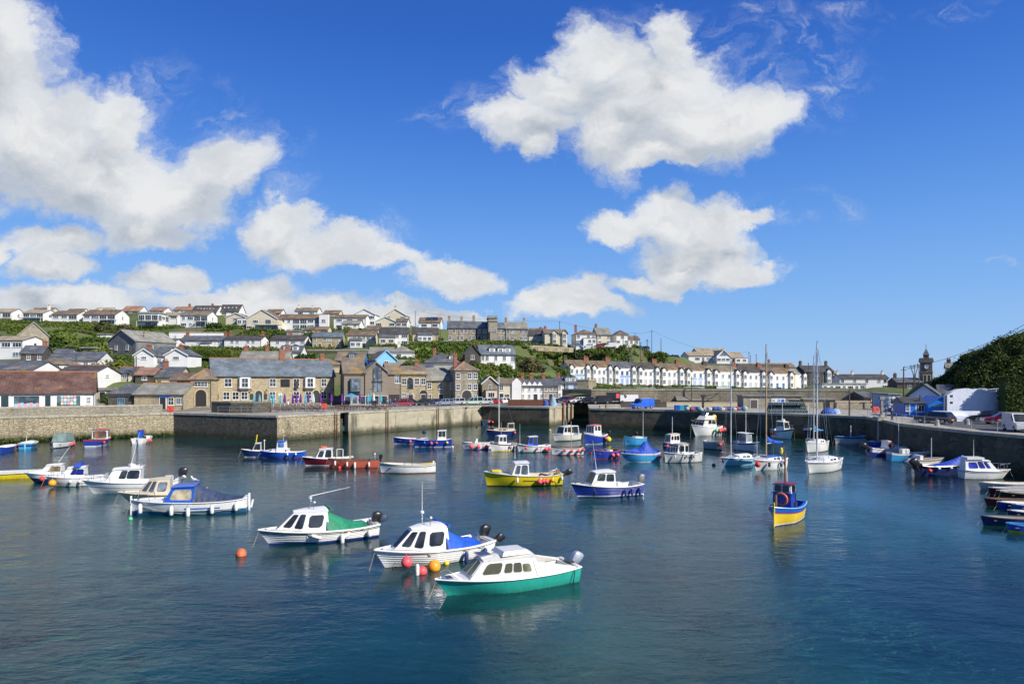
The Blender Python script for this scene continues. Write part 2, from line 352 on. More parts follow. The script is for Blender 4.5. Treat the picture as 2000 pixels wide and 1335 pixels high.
ROOF={'slate':slate('roof_slate',(0.075,0.085,0.095),(0.12,0.13,0.145),la=0.25),'bluslate':slate('roof_blue_slate',(0.10,0.125,0.145),(0.15,0.18,0.205),rough=0.45,la=0.12),'dark':slate('roof_dark',(0.055,0.05,0.045),(0.085,0.08,0.07),la=0.3,lich=(0.22,0.15,0.05)),
 'brown':slate('roof_brown',(0.13,0.095,0.065),(0.19,0.14,0.095),la=0.55,lich=(0.33,0.21,0.05)),'ochre':slate('roof_ochre',(0.15,0.125,0.095),(0.21,0.175,0.13),la=0.62,lich=(0.36,0.22,0.045)),
 'terra':slate('roof_terracotta',(0.25,0.135,0.09),(0.31,0.19,0.13),la=0.4),'tan':slate('roof_tan',(0.30,0.24,0.15),(0.36,0.30,0.20),la=0.4,lich=(0.35,0.28,0.12)),'grey':slate('roof_grey',(0.20,0.20,0.17),(0.26,0.255,0.22),la=0.4,lich=(0.3,0.26,0.12)),
 'tile':slate('roof_clay_tile',(0.088,0.048,0.038),(0.135,0.078,0.062),la=0.15,row=0.22)}
WHITEP=M('white_paint',(0.78,0.78,0.76),0.45,var=0.05);BRICK=M('chimney_brick',(0.27,0.115,0.07),0.85,var=0.3,vs=3);POT=M('clay_pot',(0.38,0.16,0.08),0.8,var=0.2)
METAL=M('galvanised',(0.45,0.46,0.47),0.4,metal=0.8,var=0.15);DARKM=M('dark_metal',(0.03,0.03,0.033),0.5);RUST=M('rusty_iron',(0.13,0.05,0.025),0.85,var=0.4,vs=4);CONC=M('concrete',(0.40,0.37,0.31),0.9,var=0.2,vs=0.8,dirt=0.4,bump=0.3)
# ================================================================== SETTING
QZ=3.7
# ------------------------------------------------------------------ harbour water and seabed
def water_material():
 m=bpy.data.materials.new('harbour_water');m.use_nodes=True;t=NT(m.node_tree);t.n.clear()
 pos=t.new('ShaderNodeNewGeometry').outputs['Position']
 a=t.noise(t.scale(pos,(0.55,1.0,1)),0.55,3,0.5,0.3)
 b=t.noise(t.scale(pos,(0.6,1.25,1)),2.3,4,0.6,0.4)
 c=t.noise(t.scale(pos,(0.8,1.3,1)),7.5,3,0.6,0.2)
 calm=t.smooth(t.noise(t.scale(pos,(1,0.45,1)),0.05,4,0.6).outputs[0],0.40,0.62,0.45,1.35)
 h=t.math('ADD',t.math('MULTIPLY',a.outputs[0],0.9),t.math('ADD',t.math('MULTIPLY',b.outputs[0],0.36),t.math('MULTIPLY',c.outputs[0],0.085)))
 bp=t.new('ShaderNodeBump',{'Strength':t.math('MULTIPLY',calm,0.36),'Distance':0.24,'Height':h})
 fr=t.new('ShaderNodeFresnel',{'IOR':1.333,'Normal':bp.outputs[0]})
 gl=t.new('ShaderNodeBsdfGlossy',{'Color':(0.86,0.9,0.96,1),'Roughness':0.012,'Normal':bp.outputs[0]})
 tr=t.new('ShaderNodeBsdfTransparent',{'Color':(0.44,0.90,0.82,1)})
 df=t.new('ShaderNodeBsdfDiffuse',{'Color':(0.024,0.155,0.158,1),'Normal':bp.outputs[0]})
 yv=t.new('ShaderNodeSeparateXYZ',{0:pos});murk=t.smooth(t.noise(pos,0.06,3).outputs[0],0.3,0.7,0.05,0.34)
 bodyw=t.new('ShaderNodeMixShader',{0:murk,1:tr.outputs[0],2:df.outputs[0]})
 mx=t.new('ShaderNodeMixShader',{0:fr.outputs[0],1:bodyw.outputs[0],2:gl.outputs[0]})
 t.new('ShaderNodeOutputMaterial',{0:mx.outputs[0]});return m
def seabed_material():
 m=bpy.data.materials.new('sandy_seabed');m.use_nodes=True;t=NT(m.node_tree);b=t.n['Principled BSDF']
 pos=t.new('ShaderNodeNewGeometry').outputs['Position']
 n1=t.noise(pos,0.10,5,0.6);n2=t.noise(pos,0.55,6,0.65);n3=t.noise(pos,3.0,4,0.6)
 c=t.mix(t.smooth(n1.outputs[0],0.35,0.65),(0.26,0.30,0.19),(0.58,0.55,0.36))
 c=t.mix(t.math('MULTIPLY',n3.outputs[0],0.5),c,(0.16,0.21,0.13))
 c=t.mix(t.smooth(n2.outputs[0],0.54,0.62),c,(0.03,0.06,0.055))
 t.l.new(c,b.inputs['Base Color']);b.inputs['Roughness'].default_value=1.0;return m
MB().add([(-9000,-9000,0),(9000,-9000,0),(9000,9000,0),(-9000,9000,0)],[(0,1,2,3)]).build('water',water_material(),kind='structure')
xs=np.linspace(-260,260,66);ys=np.linspace(-120,200,41)
MB().grid([[(x,y,-2.6 - 0.9*mnoise.noise(Vector((x*.03,y*.03,0)))- max(0,(x - 6)*0.035)- max(0,y - 40)*0.02) for x in xs] for y in ys]).build('seabed',seabed_material(),True and None,smooth=True,kind='structure')
# ------------------------------------------------------------------ quays
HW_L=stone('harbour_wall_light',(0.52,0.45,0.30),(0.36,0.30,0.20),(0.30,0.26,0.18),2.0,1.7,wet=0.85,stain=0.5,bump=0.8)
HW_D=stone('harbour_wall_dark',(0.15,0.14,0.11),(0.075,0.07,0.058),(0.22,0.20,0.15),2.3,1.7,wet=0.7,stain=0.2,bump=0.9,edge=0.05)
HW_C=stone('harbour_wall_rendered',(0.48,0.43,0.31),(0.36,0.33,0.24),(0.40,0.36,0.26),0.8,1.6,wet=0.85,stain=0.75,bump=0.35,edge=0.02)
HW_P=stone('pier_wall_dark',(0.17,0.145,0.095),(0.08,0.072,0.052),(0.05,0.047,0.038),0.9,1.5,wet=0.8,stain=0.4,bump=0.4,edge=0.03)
COPE=M('coping_granite',(0.40,0.37,0.29),0.85,var=0.25,vs=1.5,dirt=0.3,bump=0.4);PAVE=M('quay_paving',(0.34,0.32,0.27),0.9,var=0.2,vs=0.35,bump=0.2)
def asphalt():return M('asphalt',(0.075,0.075,0.078),0.9,var=0.25,vs=0.3,bump=0.2)
pA,pB,pC,pD=Vector((-135,60,0)),Vector((-54.8,107.8,0)),Vector((-34.8,98.6,0)),Vector((-6.3,137,0))
pE,pF,pG,pH=Vector((7.3,130.0,0)),Vector((13.0,141,0)),Vector((12,166,0)),Vector((32,166,0))
def pt(px,py):v=W(px,py,QZ);return Vector((v.x,v.y,0))
PIER=[Vector((14.6,125.3,0))]+[pt(*q) for q in ((1300,800),(1420,804),(1604,810),(1690,813.5),(1717,818),(1757,827),(1825,835),(1892,841.6),(2000,850.6))]+[Vector((52,40,0)),Vector((56,-60,0))]
land=[pA,pB,pC,pD,pE,pF,pG,pH,Vector((30,147,0)),Vector((16.5,144,0))]+PIER+[Vector((300,-60,0)),Vector((300,210,0)),Vector((-300,210,0)),Vector((-300,60,0))]
from mathutils.geometry import tessellate_polygon
def flat(name,pts,z,m):
 tr=tessellate_polygon([[Vector((q[0],q[1],0)) for q in pts]]);me=bpy.data.meshes.new(name);me.from_pydata([(q[0],q[1],z) for q in pts],[],[tuple(t_) for t_ in tr]);me.update()
 if me.polygons[0].normal.z < 0:me.flip_normals()
 me.materials.append(m);return me
me=flat('quay',land,QZ,PAVE)
obj('quay',me,kind='structure')
def wall_run(pts,mat,label,z0=-3.6,z1=QZ,thick=1.0,cope=0.26,out=0.10,stones=True,name='harbour_wall',cmat=None,group=None,lift=0.06):
 """a wall whose face follows the points (water on the right-hand side of the walk), with granite coping stones"""
 t=empty(name,(pts[0].x,pts[0].y,z0),0,label,'wall',group);o=Vector((pts[0].x,pts[0].y,0));mb=MB();n=len(pts)
 nor=[]
 for a,b in zip(pts[:-1],pts[1:]):d=(b - a).normalized();nor.append(Vector((-d.y,d.x,0)))
 def off(i,k):
  if i == 0:v=nor[0]
  elif i == n - 1:v=nor[-1]
  else:v=(nor[i - 1]+nor[i]).normalized();v=v/max(0.5,v.dot(nor[i]))
  return pts[i] - o+v*k
 fr=[off(i,-0.004) for i in range(n)];bk=[off(i,thick) for i in range(n)]
 H=z1 - z0 - cope
 for i in range(n - 1):
  L=(fr[i+1] - fr[i]).length;k=max(1,int(L/3));cols=[]
  for q in range(k):
   a=fr[i].lerp(fr[i+1],q/k);b_=fr[i].lerp(fr[i+1],(q+1)/k);c=bk[i].lerp(bk[i+1],(q+1)/k);d=bk[i].lerp(bk[i+1],q/k)
   mb.hexa([(*a.xy,0),(*b_.xy,0),(*c.xy,0),(*d.xy,0)],[(*a.xy,H),(*b_.xy,H),(*c.xy,H),(*d.xy,H)])
 mb.build('wall_face',mat,t)
 cm=cmat or COPE;cf=[off(i,-out) for i in range(n)];cb=[off(i,thick*0.8) for i in range(n)];rr=random.Random(3)
 for i in range(n - 1):
  L=(cf[i+1] - cf[i]).length;k=max(1,int(L/(1.9 if stones else 8)))
  for q in range(k):
   e=0.02/(L/k);a=cf[i].lerp(cf[i+1],q/k+e/k);b_=cf[i].lerp(cf[i+1],(q+1 - e)/k);c=cb[i].lerp(cb[i+1],(q+1 - e)/k);d=cb[i].lerp(cb[i+1],(q+e)/k);z=H+cope+lift+rr.uniform(-.015,.02)
   MB().hexa([(*a.xy,H),(*b_.xy,H),(*c.xy,H),(*d.xy,H)],[(*a.xy,z),(*b_.xy,z),(*c.xy,z),(*d.xy,z)]).build('coping_stone',cm,t)
 return t
wall_run([pA,pB],HW_L,'sunlit stone quay wall below the white shops, the part left of the dark jetty')
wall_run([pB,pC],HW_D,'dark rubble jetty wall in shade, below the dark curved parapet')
d_=(pD - pC).normalized();nrm=Vector((-d_.y,d_.x,0));s1_=pC+d_*11.6;s2_=s1_+d_*1.7
wall_run([pC,s1_],HW_L,'short sunlit stone wall between the dark jetty corner and the dark slot')
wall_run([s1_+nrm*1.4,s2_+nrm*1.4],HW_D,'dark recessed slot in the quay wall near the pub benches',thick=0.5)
wall_run([s2_,pD],HW_C,'long sunlit rendered quay wall with two ladders below the parked cars')
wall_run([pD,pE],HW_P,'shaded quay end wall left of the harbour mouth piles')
wall_run([pE,pF],HW_C,'sunlit end face of the quay with upright timber piles')
wall_run([pF,pG],HW_C,'quay wall lining the harbour mouth channel, mostly hidden')
wall_run([pG,pH],HW_L,'stone wall closing the inner channel behind the harbour mouth')
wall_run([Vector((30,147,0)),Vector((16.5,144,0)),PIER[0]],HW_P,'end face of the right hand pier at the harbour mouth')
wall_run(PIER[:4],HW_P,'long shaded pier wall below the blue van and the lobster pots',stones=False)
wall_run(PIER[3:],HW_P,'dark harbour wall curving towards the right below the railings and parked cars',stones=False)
pa=[(pA+Vector((-1,1.2,0))),(pA.lerp(pB,.5)+Vector((-.4,.8,0))),(pB+Vector((-1.9,.2,0)))]
wall_run(pa,stone('parapet_stone',(0.40,0.37,0.29),(0.26,0.24,0.19),(0.45,0.41,0.32),2.6,1.5,stain=0.3,bump=0.8),'low pale stone parapet on the quay in front of the white shops',z0=QZ+.01,z1=QZ+1.32,thick=0.55,name='parapet_wall',cope=0.18,out=0.05)
P_=[W(402,806,QZ),W(440,807.5,QZ),W(485,807.5,QZ),W(521,805.5,QZ)]
wall_run([Vector((q.x,q.y+2,0)) for q in P_],HW_D,'dark curved stone parapet on the jetty in front of the pub',z0=QZ+.01,z1=QZ+1.75,thick=0.7,name='parapet_wall',cope=0.2,out=0.05,cmat=M('dark_coping',(0.16,0.15,0.12),0.9,var=0.2))
def sheet(name,pts,z,m,kind='structure'):
 return obj(name,flat(name,pts,z,m),kind=kind)
sheet('road',[(-140,112),(-60,113),(-30,128),(-4,149),(12,158),(40,158),(60,120),(75,120),(60,176),(-20,170),(-60,150),(-140,130)],QZ+.004,asphalt())
sheet('car_park',[(52.5,88),(50,76),(51,68),(54,50),(58,-40),(90,-40),(90,92),(60,92)],QZ+.004,asphalt())
# ================================================================== BUILDINGS
_wm={}
def win_meshes(w,h,style,fm):
 k=(round(w,1),round(h,1),style,fm.name)
 if k in _wm:return _wm[k]
 w,h=max(.4,k[0]),max(.4,k[1]);b=0.075;mb=MB();y0,y1=-0.07,0.02
 mb.box(-w/2,w/2,y0,y1,-h/2,-h/2+b);mb.box(-w/2,w/2,y0,y1,h/2 - b,h/2);mb.box(-w/2,-w/2+b,y0,y1,-h/2+b,h/2 - b);mb.box(w/2 - b,w/2,y0,y1,-h/2+b,h/2 - b)
 mb.box(-w/2 - .08,w/2+.08,y0 - .06,y1,-h/2 - .08,-h/2 - .003)
 if style in ('sash','multi'):mb.box(-w/2+b,w/2 - b,y0+.01,y1,-.03,.03)
 nv={'sash':1,'wide':2,'patio':2,'multi':3,'plain':0}[style]
 for i in range(nv):x=-w/2+w*(i+1)/(nv+1);mb.box(x - .028,x+.028,y0+.012,y1,-h/2+b,h/2 - b)
 f=mb.mesh('window',fm);p=MB().add([(-w/2+.04,-.02,-h/2+.04),(w/2 - .04,-.02,-h/2+.04),(w/2 - .04,-.02,h/2 - .04),(-w/2+.04,-.02,h/2 - .04)],[(0,1,2,3)])
 _wm[k]=(f,p.mesh('pane',G_DARK,fix=False),p.mesh('pane',G_PALE,fix=False));return _wm[k]
def add_window(parent,x,y,z,w,h,style='sash',fm=None,rz=0.0,pale=None,name='window'):
 f,p,p2=win_meshes(w,h,style,fm or WHITEP)
 o=obj(name,f,parent,(x,y,z),rz)
 obj('pane',p2 if (random.random()< .18 if pale is None else pale) else p,o)
 return o
_dm={}
def add_door(parent,x,y,z,w=1.0,h=2.1,m=None,rz=0.0):
 m=m or DARKM;k=(round(w,1),round(h,1),m.name)
 if k not in _dm:
  mb=MB();mb.box(-w/2,w/2,-.05,.02,0,h);fr=MB();fr.box(-w/2 - .1,-w/2,-.08,.02,0,h+.1);fr.box(w/2,w/2+.1,-.08,.02,0,h+.1);fr.box(-w/2,w/2,-.08,.02,h,h+.1)
  _dm[k]=(mb.mesh('door',m),fr.mesh('door_frame',WHITEP))
 o=obj('door',_dm[k][0],parent,(x,y,z),rz);obj('door_frame',_dm[k][1],o);return o
def roof_mesh(w,D,h0,h1,typ,ov=0.28,th=0.14):
 """roof over a w x D box whose walls reach h0, ridge at h1; x: ridge along x, f: gable to the front, h: hipped"""
 mb=MB();rise=h1 - h0
 if typ == 'x':
  s=rise/(D/2);z0=h0 - ov*s
  for sg in (0,1):
   y_e,y_r=(-ov,D/2) if sg == 0 else (D+ov,D/2)
   a=[(-ov,y_e,z0),(w+ov,y_e,z0),(w+ov,y_r,h1),(-ov,y_r,h1)]
   mb.hexa(a,[(q[0],q[1],q[2]+th) for q in a])
 elif typ == 'f':
  s=rise/(w/2);z0=h0 - ov*s
  for sg in (0,1):
   x_e,x_r=(-ov,w/2) if sg == 0 else (w+ov,w/2)
   a=[(x_e,-ov,z0),(x_r,-ov,h1),(x_r,D+ov,h1),(x_e,D+ov,z0)]
   mb.hexa(a,[(q[0],q[1],q[2]+th) for q in a])
 elif typ == 'h':
  s=min(w,D)/2;x0,x1,y0,y1=-ov,w+ov,-ov,D+ov
  if w >= D:r0,r1=(s,D/2),(w - s,D/2)
  else:r0,r1=(w/2,s),(w/2,D - s)
  z0=h0 - 0.02
  vs=[(x0,y0,z0),(x1,y0,z0),(x1,y1,z0),(x0,y1,z0),(x0,y0,z0+th),(x1,y0,z0+th),(x1,y1,z0+th),(x0,y1,z0+th),(*r0,h1),(*r1,h1)]
  fs=[(3,2,1,0),(0,1,5,4),(1,2,6,5),(2,3,7,6),(3,0,4,7)]
  if w >= D:fs += [(4,5,9,8),(5,6,9),(6,7,8,9),(7,4,8)]
  else:fs += [(4,5,8),(5,6,9,8),(6,7,9),(7,4,8,9)]
  mb.add(vs,fs)
 else:mb.box(-ov,w+ov,-ov,D+ov,h0,h0+max(.18,rise))
 return mb
CTRL=[] 
FOOT=[] 
def house(label,pl,pr,yb,ye,yr,Y,phi=0.0,D=8.0,typ='x',wall='white',roof='slate',wins=(),rwin=(),lwin=(),chim=(),name='house',cat='house',bal=None,ridge=None,ctrl=True,fm=None,brick=True,door=None,group=None,extra=None,ww=None,skirt=4.0,trim=None):
 c,s=math.cos(RAD(phi)),math.sin(RAD(phi));XL=xat(pl,Y);k=(pr - 1000)/F;w=(k*Y - XL)/(c - k*s)
 zb,ze=zat(yb,Y),zat(ye,Y);H=ze - zb
 zr=zat(yr,Y+D/2*c) if typ in ('x','h') else zat(yr,Y+w/2*s);R=max(0.25 if typ == 'flat' else 0.5,zr - zb)
 if typ != 'flat':R=min(max(R,H+0.5),H+0.75*(D if typ == 'x' else w))
 if ctrl:CTRL.extend([(XL+w/2*c+3*s,Y+w/2*s - 3*c,zb - .4),(XL+w/2*c,Y+w/2*s,zb - .1),(XL+w/2*c - D*s,Y+w/2*s+D*c,zb+.1)])
 FOOT.append((XL+w/2*c - D/2*s,Y+w/2*s+D/2*c,max(w,D)*.55))
 t=empty(name,(XL,Y,zb),RAD(phi),label,cat,group)
 if isinstance(wall,str):wm=RENDER[wall]
 else:wm=wall
 mb=MB()
 if typ == 'x':pr_=[(0,-skirt),(D,-skirt),(D,H),(D/2,R),(0,H)];mb.add([(x,y,z) for x in (0,w) for y,z in pr_],[(4,3,2,1,0),(5,6,7,8,9)]+[(i,(i+1) % 5,(i+1) % 5+5,i+5) for i in range(5)])
 elif typ == 'f':mb.prism([(0,-skirt),(w,-skirt),(w,H),(w/2,R),(0,H)],0,D)
 else:mb.box(0,w,0,D,-skirt,H)
 mb.build('wall',wm,t)
 rm=roof_mesh(w,D,H,R,typ).build('roof',ROOF[roof] if isinstance(roof,str) else roof,t)
 if ridge:
  rt=MB()
  if typ == 'x':rt.box(-.3,w+.3,D/2 - .16,D/2+.16,R+.08,R+.24)
  elif typ == 'f':rt.box(w/2 - .16,w/2+.16,-.3,D+.3,R+.08,R+.24)
  else:
   sdt=min(w,D)/2;A_,B_=((sdt,D/2,R),(w - sdt,D/2,R)) if w >= D else ((w/2,sdt,R),(w/2,D - sdt,R))
   rt.tube(A_,B_,.14,n=4)
   for q,e in ((A_,(-.2,-.2)),(B_,(w+.2,-.2)),(A_,(-.2,D+.2)) if w >= D else (B_,(-.2,D+.2)),(B_,(w+.2,D+.2))):rt.tube(q,(*e,H+.1),.13,n=4)
  rt.build('ridge_tiles',POT if ridge == 'red' else ROOF['grey'],rm)
 for ch in chim:
  fx,ht=ch if isinstance(ch,tuple) else (ch,1.3);x=.45+fx*(w - .9);yc=D/2
  if typ == 'f':x=w/2;yc=.6+fx*(D - 1.2)
  o=MB().box(-.42,.42,-.42,.42,-1.2,ht).box(-.5,.5,-.5,.5,ht - .2,ht - .05).build('chimney',BRICK if brick else wm,t,loc=(x,yc,R))
  pm=MB();pm.lathe([(.13,0),(.15,.1),(.11,.4),(.13,.45)],n=7)
  for q in (-.2,.2):obj('chimney_pot',pm.mesh('chimney_pot',POT),o,(q,0,ht))
 def rowset(rows,L,place):
  nf=len(rows)
  for fi,row in enumerate(rows):
   fh=H/nf;zc=H - fh*(fi+.5)+.02;n=len(row)
   for i,chh in enumerate(row):
    if chh == '.':continue
    x=L*(i+.5)/n;cw=L/n
    if chh in 'wpm':place(x,zc,min(cw*.72,ww or 1.05),min(fh*.56,1.35),{'w':'sash','p':'plain','m':'multi'}[chh])
    elif chh == 'W':place(x,zc,min(cw*.82,2.3),min(fh*.5,1.25),'wide')
    elif chh == 'G':place(x,zc - fh*.06,min(cw*.9,3.2),min(fh*.78,2.2),'patio')
    elif chh == 'd':place(x,None,1.0,min(2.05,fh*.8),'door')
 def front(x,z,w_,h_,st):
  if st == 'door':add_door(t,x,-.005,0,w_,h_,door)
  else:add_window(t,x,-.005,z,w_,h_,st,fm)
 rowset(wins,w,front)
 def right(x,z,w_,h_,st):
  if st == 'door':add_door(t,w+.005,x,0,w_,h_,door,RAD(90))
  else:add_window(t,w+.005,x,z,w_,h_,st,fm,RAD(90))
 rowset(rwin,D,right)
 def left(x,z,w_,h_,st):add_window(t,-.005,D - x,z if z else 1,w_,h_,st if st != 'door' else 'plain',fm,RAD(-90))
 rowset(lwin,D,left)
 if typ == 'x' or typ == 'h':MB().tube((-.25,-.33,H - .2),(w+.25,-.33,H - .2),.065,n=5).tube((w - .1,-.08,H - .2),(w - .1,-.08,-.2),.05,n=5).build('gutter',M('gutter_dark',(0.06,0.06,0.06),0.6),t)
 if typ == 'f':
  s_=(R - H)/(w/2);bb=MB()
  for a,b in (((-.3,H - .3*s_),(w/2,R)),((w/2,R),(w+.3,H - .3*s_))):
   bb.hexa([(a[0],-.36,a[1] - .12),(b[0],-.36,b[1] - .12),(b[0],-.29,b[1] - .12),(a[0],-.29,a[1] - .12)],[(a[0],-.36,a[1]+.16),(b[0],-.36,b[1]+.16),(b[0],-.29,b[1]+.16),(a[0],-.29,a[1]+.16)])
  bb.build('barge_board',trim or WHITEP,t)
 if bal:
  f0,f1,fz=bal;x0,x1,z=w*f0,w*f1,H*fz
  o=MB().box(x0,x1,-1.5,-.01,z - .15,z).build('balcony',RENDER['grey'],t);r=MB();r.tube((x0,-1.45,z+.95),(x1,-1.45,z+.95),.04)
  n=max(2,int((x1 - x0)/.9))
  for i in range(n+1):x=x0+(x1 - x0)*i/n;r.tube((x,-1.45,z),(x,-1.45,z+.95),.03)
  r.build('balcony_rail',M('dark_rail',(0.10,0.12,0.12),0.5),o)
  for i in (f0,f1):MB().tube((w*i+(.1 if i == f0 else -.1),-1.4,-1),(w*i+(.1 if i == f0 else -.1),-1.4,z - .15),.07).build('balcony_post',WHITEP,t)
 if extra:extra(t,w,D,H,R)
 return t
def skylights(n,lo=.2,hi=.8):
 def f(t,w,D,H,R):
  s=math.atan2(R - H,D/2)
  for i in range(n):
   x=w*(lo+(hi - lo)*i/max(1,n - 1));o=MB().box(-.35,.35,-.5,.5,.10,.22).build('skylight',METAL,t,loc=(x,D*.25,(H+R)/2+.06));o.rotation_euler=(s,0,0)
   p=MB().add([(-.28,-.43,.23),(.28,-.43,.23),(.28,.43,.23),(-.28,.43,.23)],[(0,1,2,3)]).build('skylight_pane',glass_mat('skylight_glass',(.5,.55,.6),.1),o)
 return f
def both(*fs):
 def f(*a):
  for g in fs:g(*a)
 return f
def bays(xs_,w_=2.0,floors=2,d=.8,m=None,cap=True,gab=False):
 def f(t,w,D,H,R):
  for fx in xs_:
   x=w*fx;mm=m or RENDER['white'];top=H*(.96 if floors == 2 else .48);b=MB()
   b.hexa([(x - w_/2,0,-1),(x - w_/2+.45,-d,-1),(x+w_/2 - .45,-d,-1),(x+w_/2,0,-1)],[(x - w_/2,0,top),(x - w_/2+.45,-d,top),(x+w_/2 - .45,-d,top),(x+w_/2,0,top)])
   o=b.build('bay_window',mm,t)
   for fl in range(floors):
    z=H*(.25+.5*fl) if floors == 2 else H*.25
    add_window(o,x,-d - .005,z,w_ - 1.15,1.45,'sash',name='window')
    a=math.atan2(d,.45);
    for sg in (-1,1):add_window(o,x+sg*(w_/2 - .22),-d/2,z,.5,1.45,'plain',rz=sg*a,name='window')
   if gab:
    g=MB();gh=1.15
    g.prism([(x - w_/2 - .05,top),(x+w_/2+.05,top),(x,top+gh)],-d - .05,1.2).build('gable',mm,t)
    e=MB()
    for sg in (-1,1):
     a_=[(x+sg*(w_/2+.3),-d - .3,top - .15),(x,-d - .3,top+gh+.05),(x,2.2,top+gh+.05),(x+sg*(w_/2+.3),2.2,top - .15)]
     e.hexa(a_,[(q[0],q[1],q[2]+.13) for q in a_])
    e.build('gable_roof',ROOF['dark'],t)
   elif cap:MB().hexa([(x - w_/2 - .1,0,top),(x - w_/2+.35,-d - .12,top),(x+w_/2 - .35,-d - .12,top),(x+w_/2+.1,0,top)],[(x - w_/2+.3,0,top+.4),(x - w_/2+.6,-.1,top+.4),(x+w_/2 - .6,-.1,top+.4),(x+w_/2 - .3,0,top+.4)]).build('bay_roof',ROOF['slate'],o)
 return f
def annex(x0,x1,d,h,wall='white',roof='slate',wins='W',flat=True):
 def f(t,w,D,H,R):
  a,b=w*x0,w*x1;o=MB().box(a,b,-d,-.002,-2,h).build('annex',RENDER[wall],t)
  if flat:MB().box(a - .15,b+.15,-d - .15,-.002,h,h+.15).build('annex_roof',ROOF[roof],o)
  else:MB().hexa([(a - .15,-d - .2,h),(b+.15,-d - .2,h),(b+.15,-.002,h+.02),(a - .15,-.002,h+.02)],[(a - .15,-d - .2,h+.12),(b+.15,-d - .2,h+.12),(b+.15,-.002,h+1.1),(a - .15,-.002,h+1.1)]).build('annex_roof',ROOF[roof],o)
  n=len(wins)
  for i,q in enumerate(wins):
   if q == '.':continue
   add_window(o,a+(b - a)*(i+.5)/n,-d - .005,h*.55,min(1.6,(b - a)/n*.75),min(1.3,h*.5),'wide' if q == 'W' else 'sash')
 return f
def dormers(fr,w_=1.6,gm='white'):
 def f(t,w,D,H,R):
  for fx in fr:
   x=w*fx;s=(R - H)/(D/2);y0=D*.12;z0=H+s*y0 - .1;top=z0+1.25
   o=MB().box(x - w_/2,x+w_/2,y0,D*.45,z0 - .3,top).build('dormer',RENDER[gm],t)
   MB().prism([(x - w_/2 - .15,top),(x+w_/2+.15,top),(x,top+.7)],y0 - .15,D*.5).build('dormer_roof',ROOF['slate'],o)
   add_window(o,x,y0 - .005,z0+.62,w_*.6,.95,'sash')
 return f
HOUSES=0
# ---- ridge row, left to right
house('white house with glazed upper floor at the left edge of the hilltop row',-34,22,632,609,603,275,0,8,'x','white','tan',('GGG','WWW'),('.p.','...'),bal=(0,1,.45))
house('hilltop house with long grey balcony and stone chimney, second in the row',45,84,629,611,605,277,0,9,'x','white','tan',('GGG','GGG'),('.W.','...'),chim=((.97,1.8),),brick=False,bal=(-.15,1,.48))
house('wide white hilltop house with low brown roof and three upper windows, third in the row',101,150,634,614,607,270,0,9,'x','white','brown',('WWG','W.W'),('.W.','...'))
house('hilltop house with green railed balcony and two white flues',162,225,634,614,605,270,0,10,'x','white','brown',('WGGG','WGGG'),('.w.','...'),bal=(.55,1.05,.48),chim=((.3,.6),),brick=False)
house('terracotta roofed bungalow behind the balcony houses, first of three',238,272,613,607,598,312,0,8,'x','white','terra',('WW',),('.',))
house('terracotta roofed bungalow behind the balcony houses, middle of three',292,320,613,606,600,312,0,8,'x','white','terra',('WW',),('.',))
house('terracotta roofed bungalow with brick chimney, last of three behind the flat roofed house',338,374,612,605,599,314,0,8,'x','white','terra',('WwW',),('.',),chim=(.7,))
house('white modern hilltop house with wrap around balcony and flat roof',270,309,641,612,609,264,0,8,'flat','white','grey',('GGG','.GW'),('GWG','.WG'),bal=(0,1.1,.5))
house('large white hilltop house with mossy roof and small balcony above the garden steps',352,405,640,615,608,262,0,9,'x','white','ochre',('wWGG','WwWG'),('.p.','.p.'),bal=(.6,1,.5))
house('slate roofed house with a row of skylights, behind the mossy roofed white house',373,422,617,610,597,300,0,9,'x','white','dark',('WW',),('.w.',),extra=skylights(6),chim=((.7,.8),))
house('second house with skylights on its dark roof, white gable to the right',428,466,617,608,595,304,0,8,'x','white','dark',('WW',),('.w.',),extra=skylights(4))
house('small cream gable fronted house left of the big cream gabled house',441,480,637,619,611,262,0,9,'f','cream','brown',('.W.','.W.'),extra=annex(.65,1.15,1.6,3.0,'white','grey','ww'))
house('big cream gable fronted house with glazed balcony and open lower terrace',481,542,645,622,604,256,0,11,'f','cream','brown',('.W.G.','W.WWG'),bal=(.3,1.15,.47))
house('long white hilltop house with brown roof and tall glazed bays',543,628,643,622,614,262,0,8,'x','white','brown',('WwGGWG','..GGGG'),('.',),extra=annex(.97,1.18,1.5,5.8,'white','grey','w'))
house('white house with ochre roof and small chimneys rising behind the long white house',576,620,617,607,601,300,0,7,'x','white','ochre',('WW',),chim=((.02,1.0),(.7,.7)),brick=False)
house('brown roofed house peeping between the cream gable and the ochre roof',520,548,617,611,604,300,0,7,'x','white','brown',('WW',),('.w.',))
house('white box shaped house with thin brown roof and three wide windows',652,714,643,620,615,262,0,8,'x','white','brown',('WWW','WwW'),('.',))
house('tall white gable fronted house with four windows behind the box shaped house',690,733,636,614,603,285,0,9,'f','white','grey',('W.W','W.W'))
house('cream gable house with stone chimney up the middle, near the end of the hilltop row',750,794,632,616,603,290,0,9,'f','cream','brown',('W.W','w.w'),chim=((.0,1.2),),brick=False)
house('low cream gable fronted bungalow with two wide windows',733,772,640,627,618,268,0,8,'f','cream','brown',('W.W',))
house('low brown roofed bungalow beside the cream gable fronted bungalow',773,795,640,628,622,268,0,8,'x','white','brown',('WW',),('.W.',))
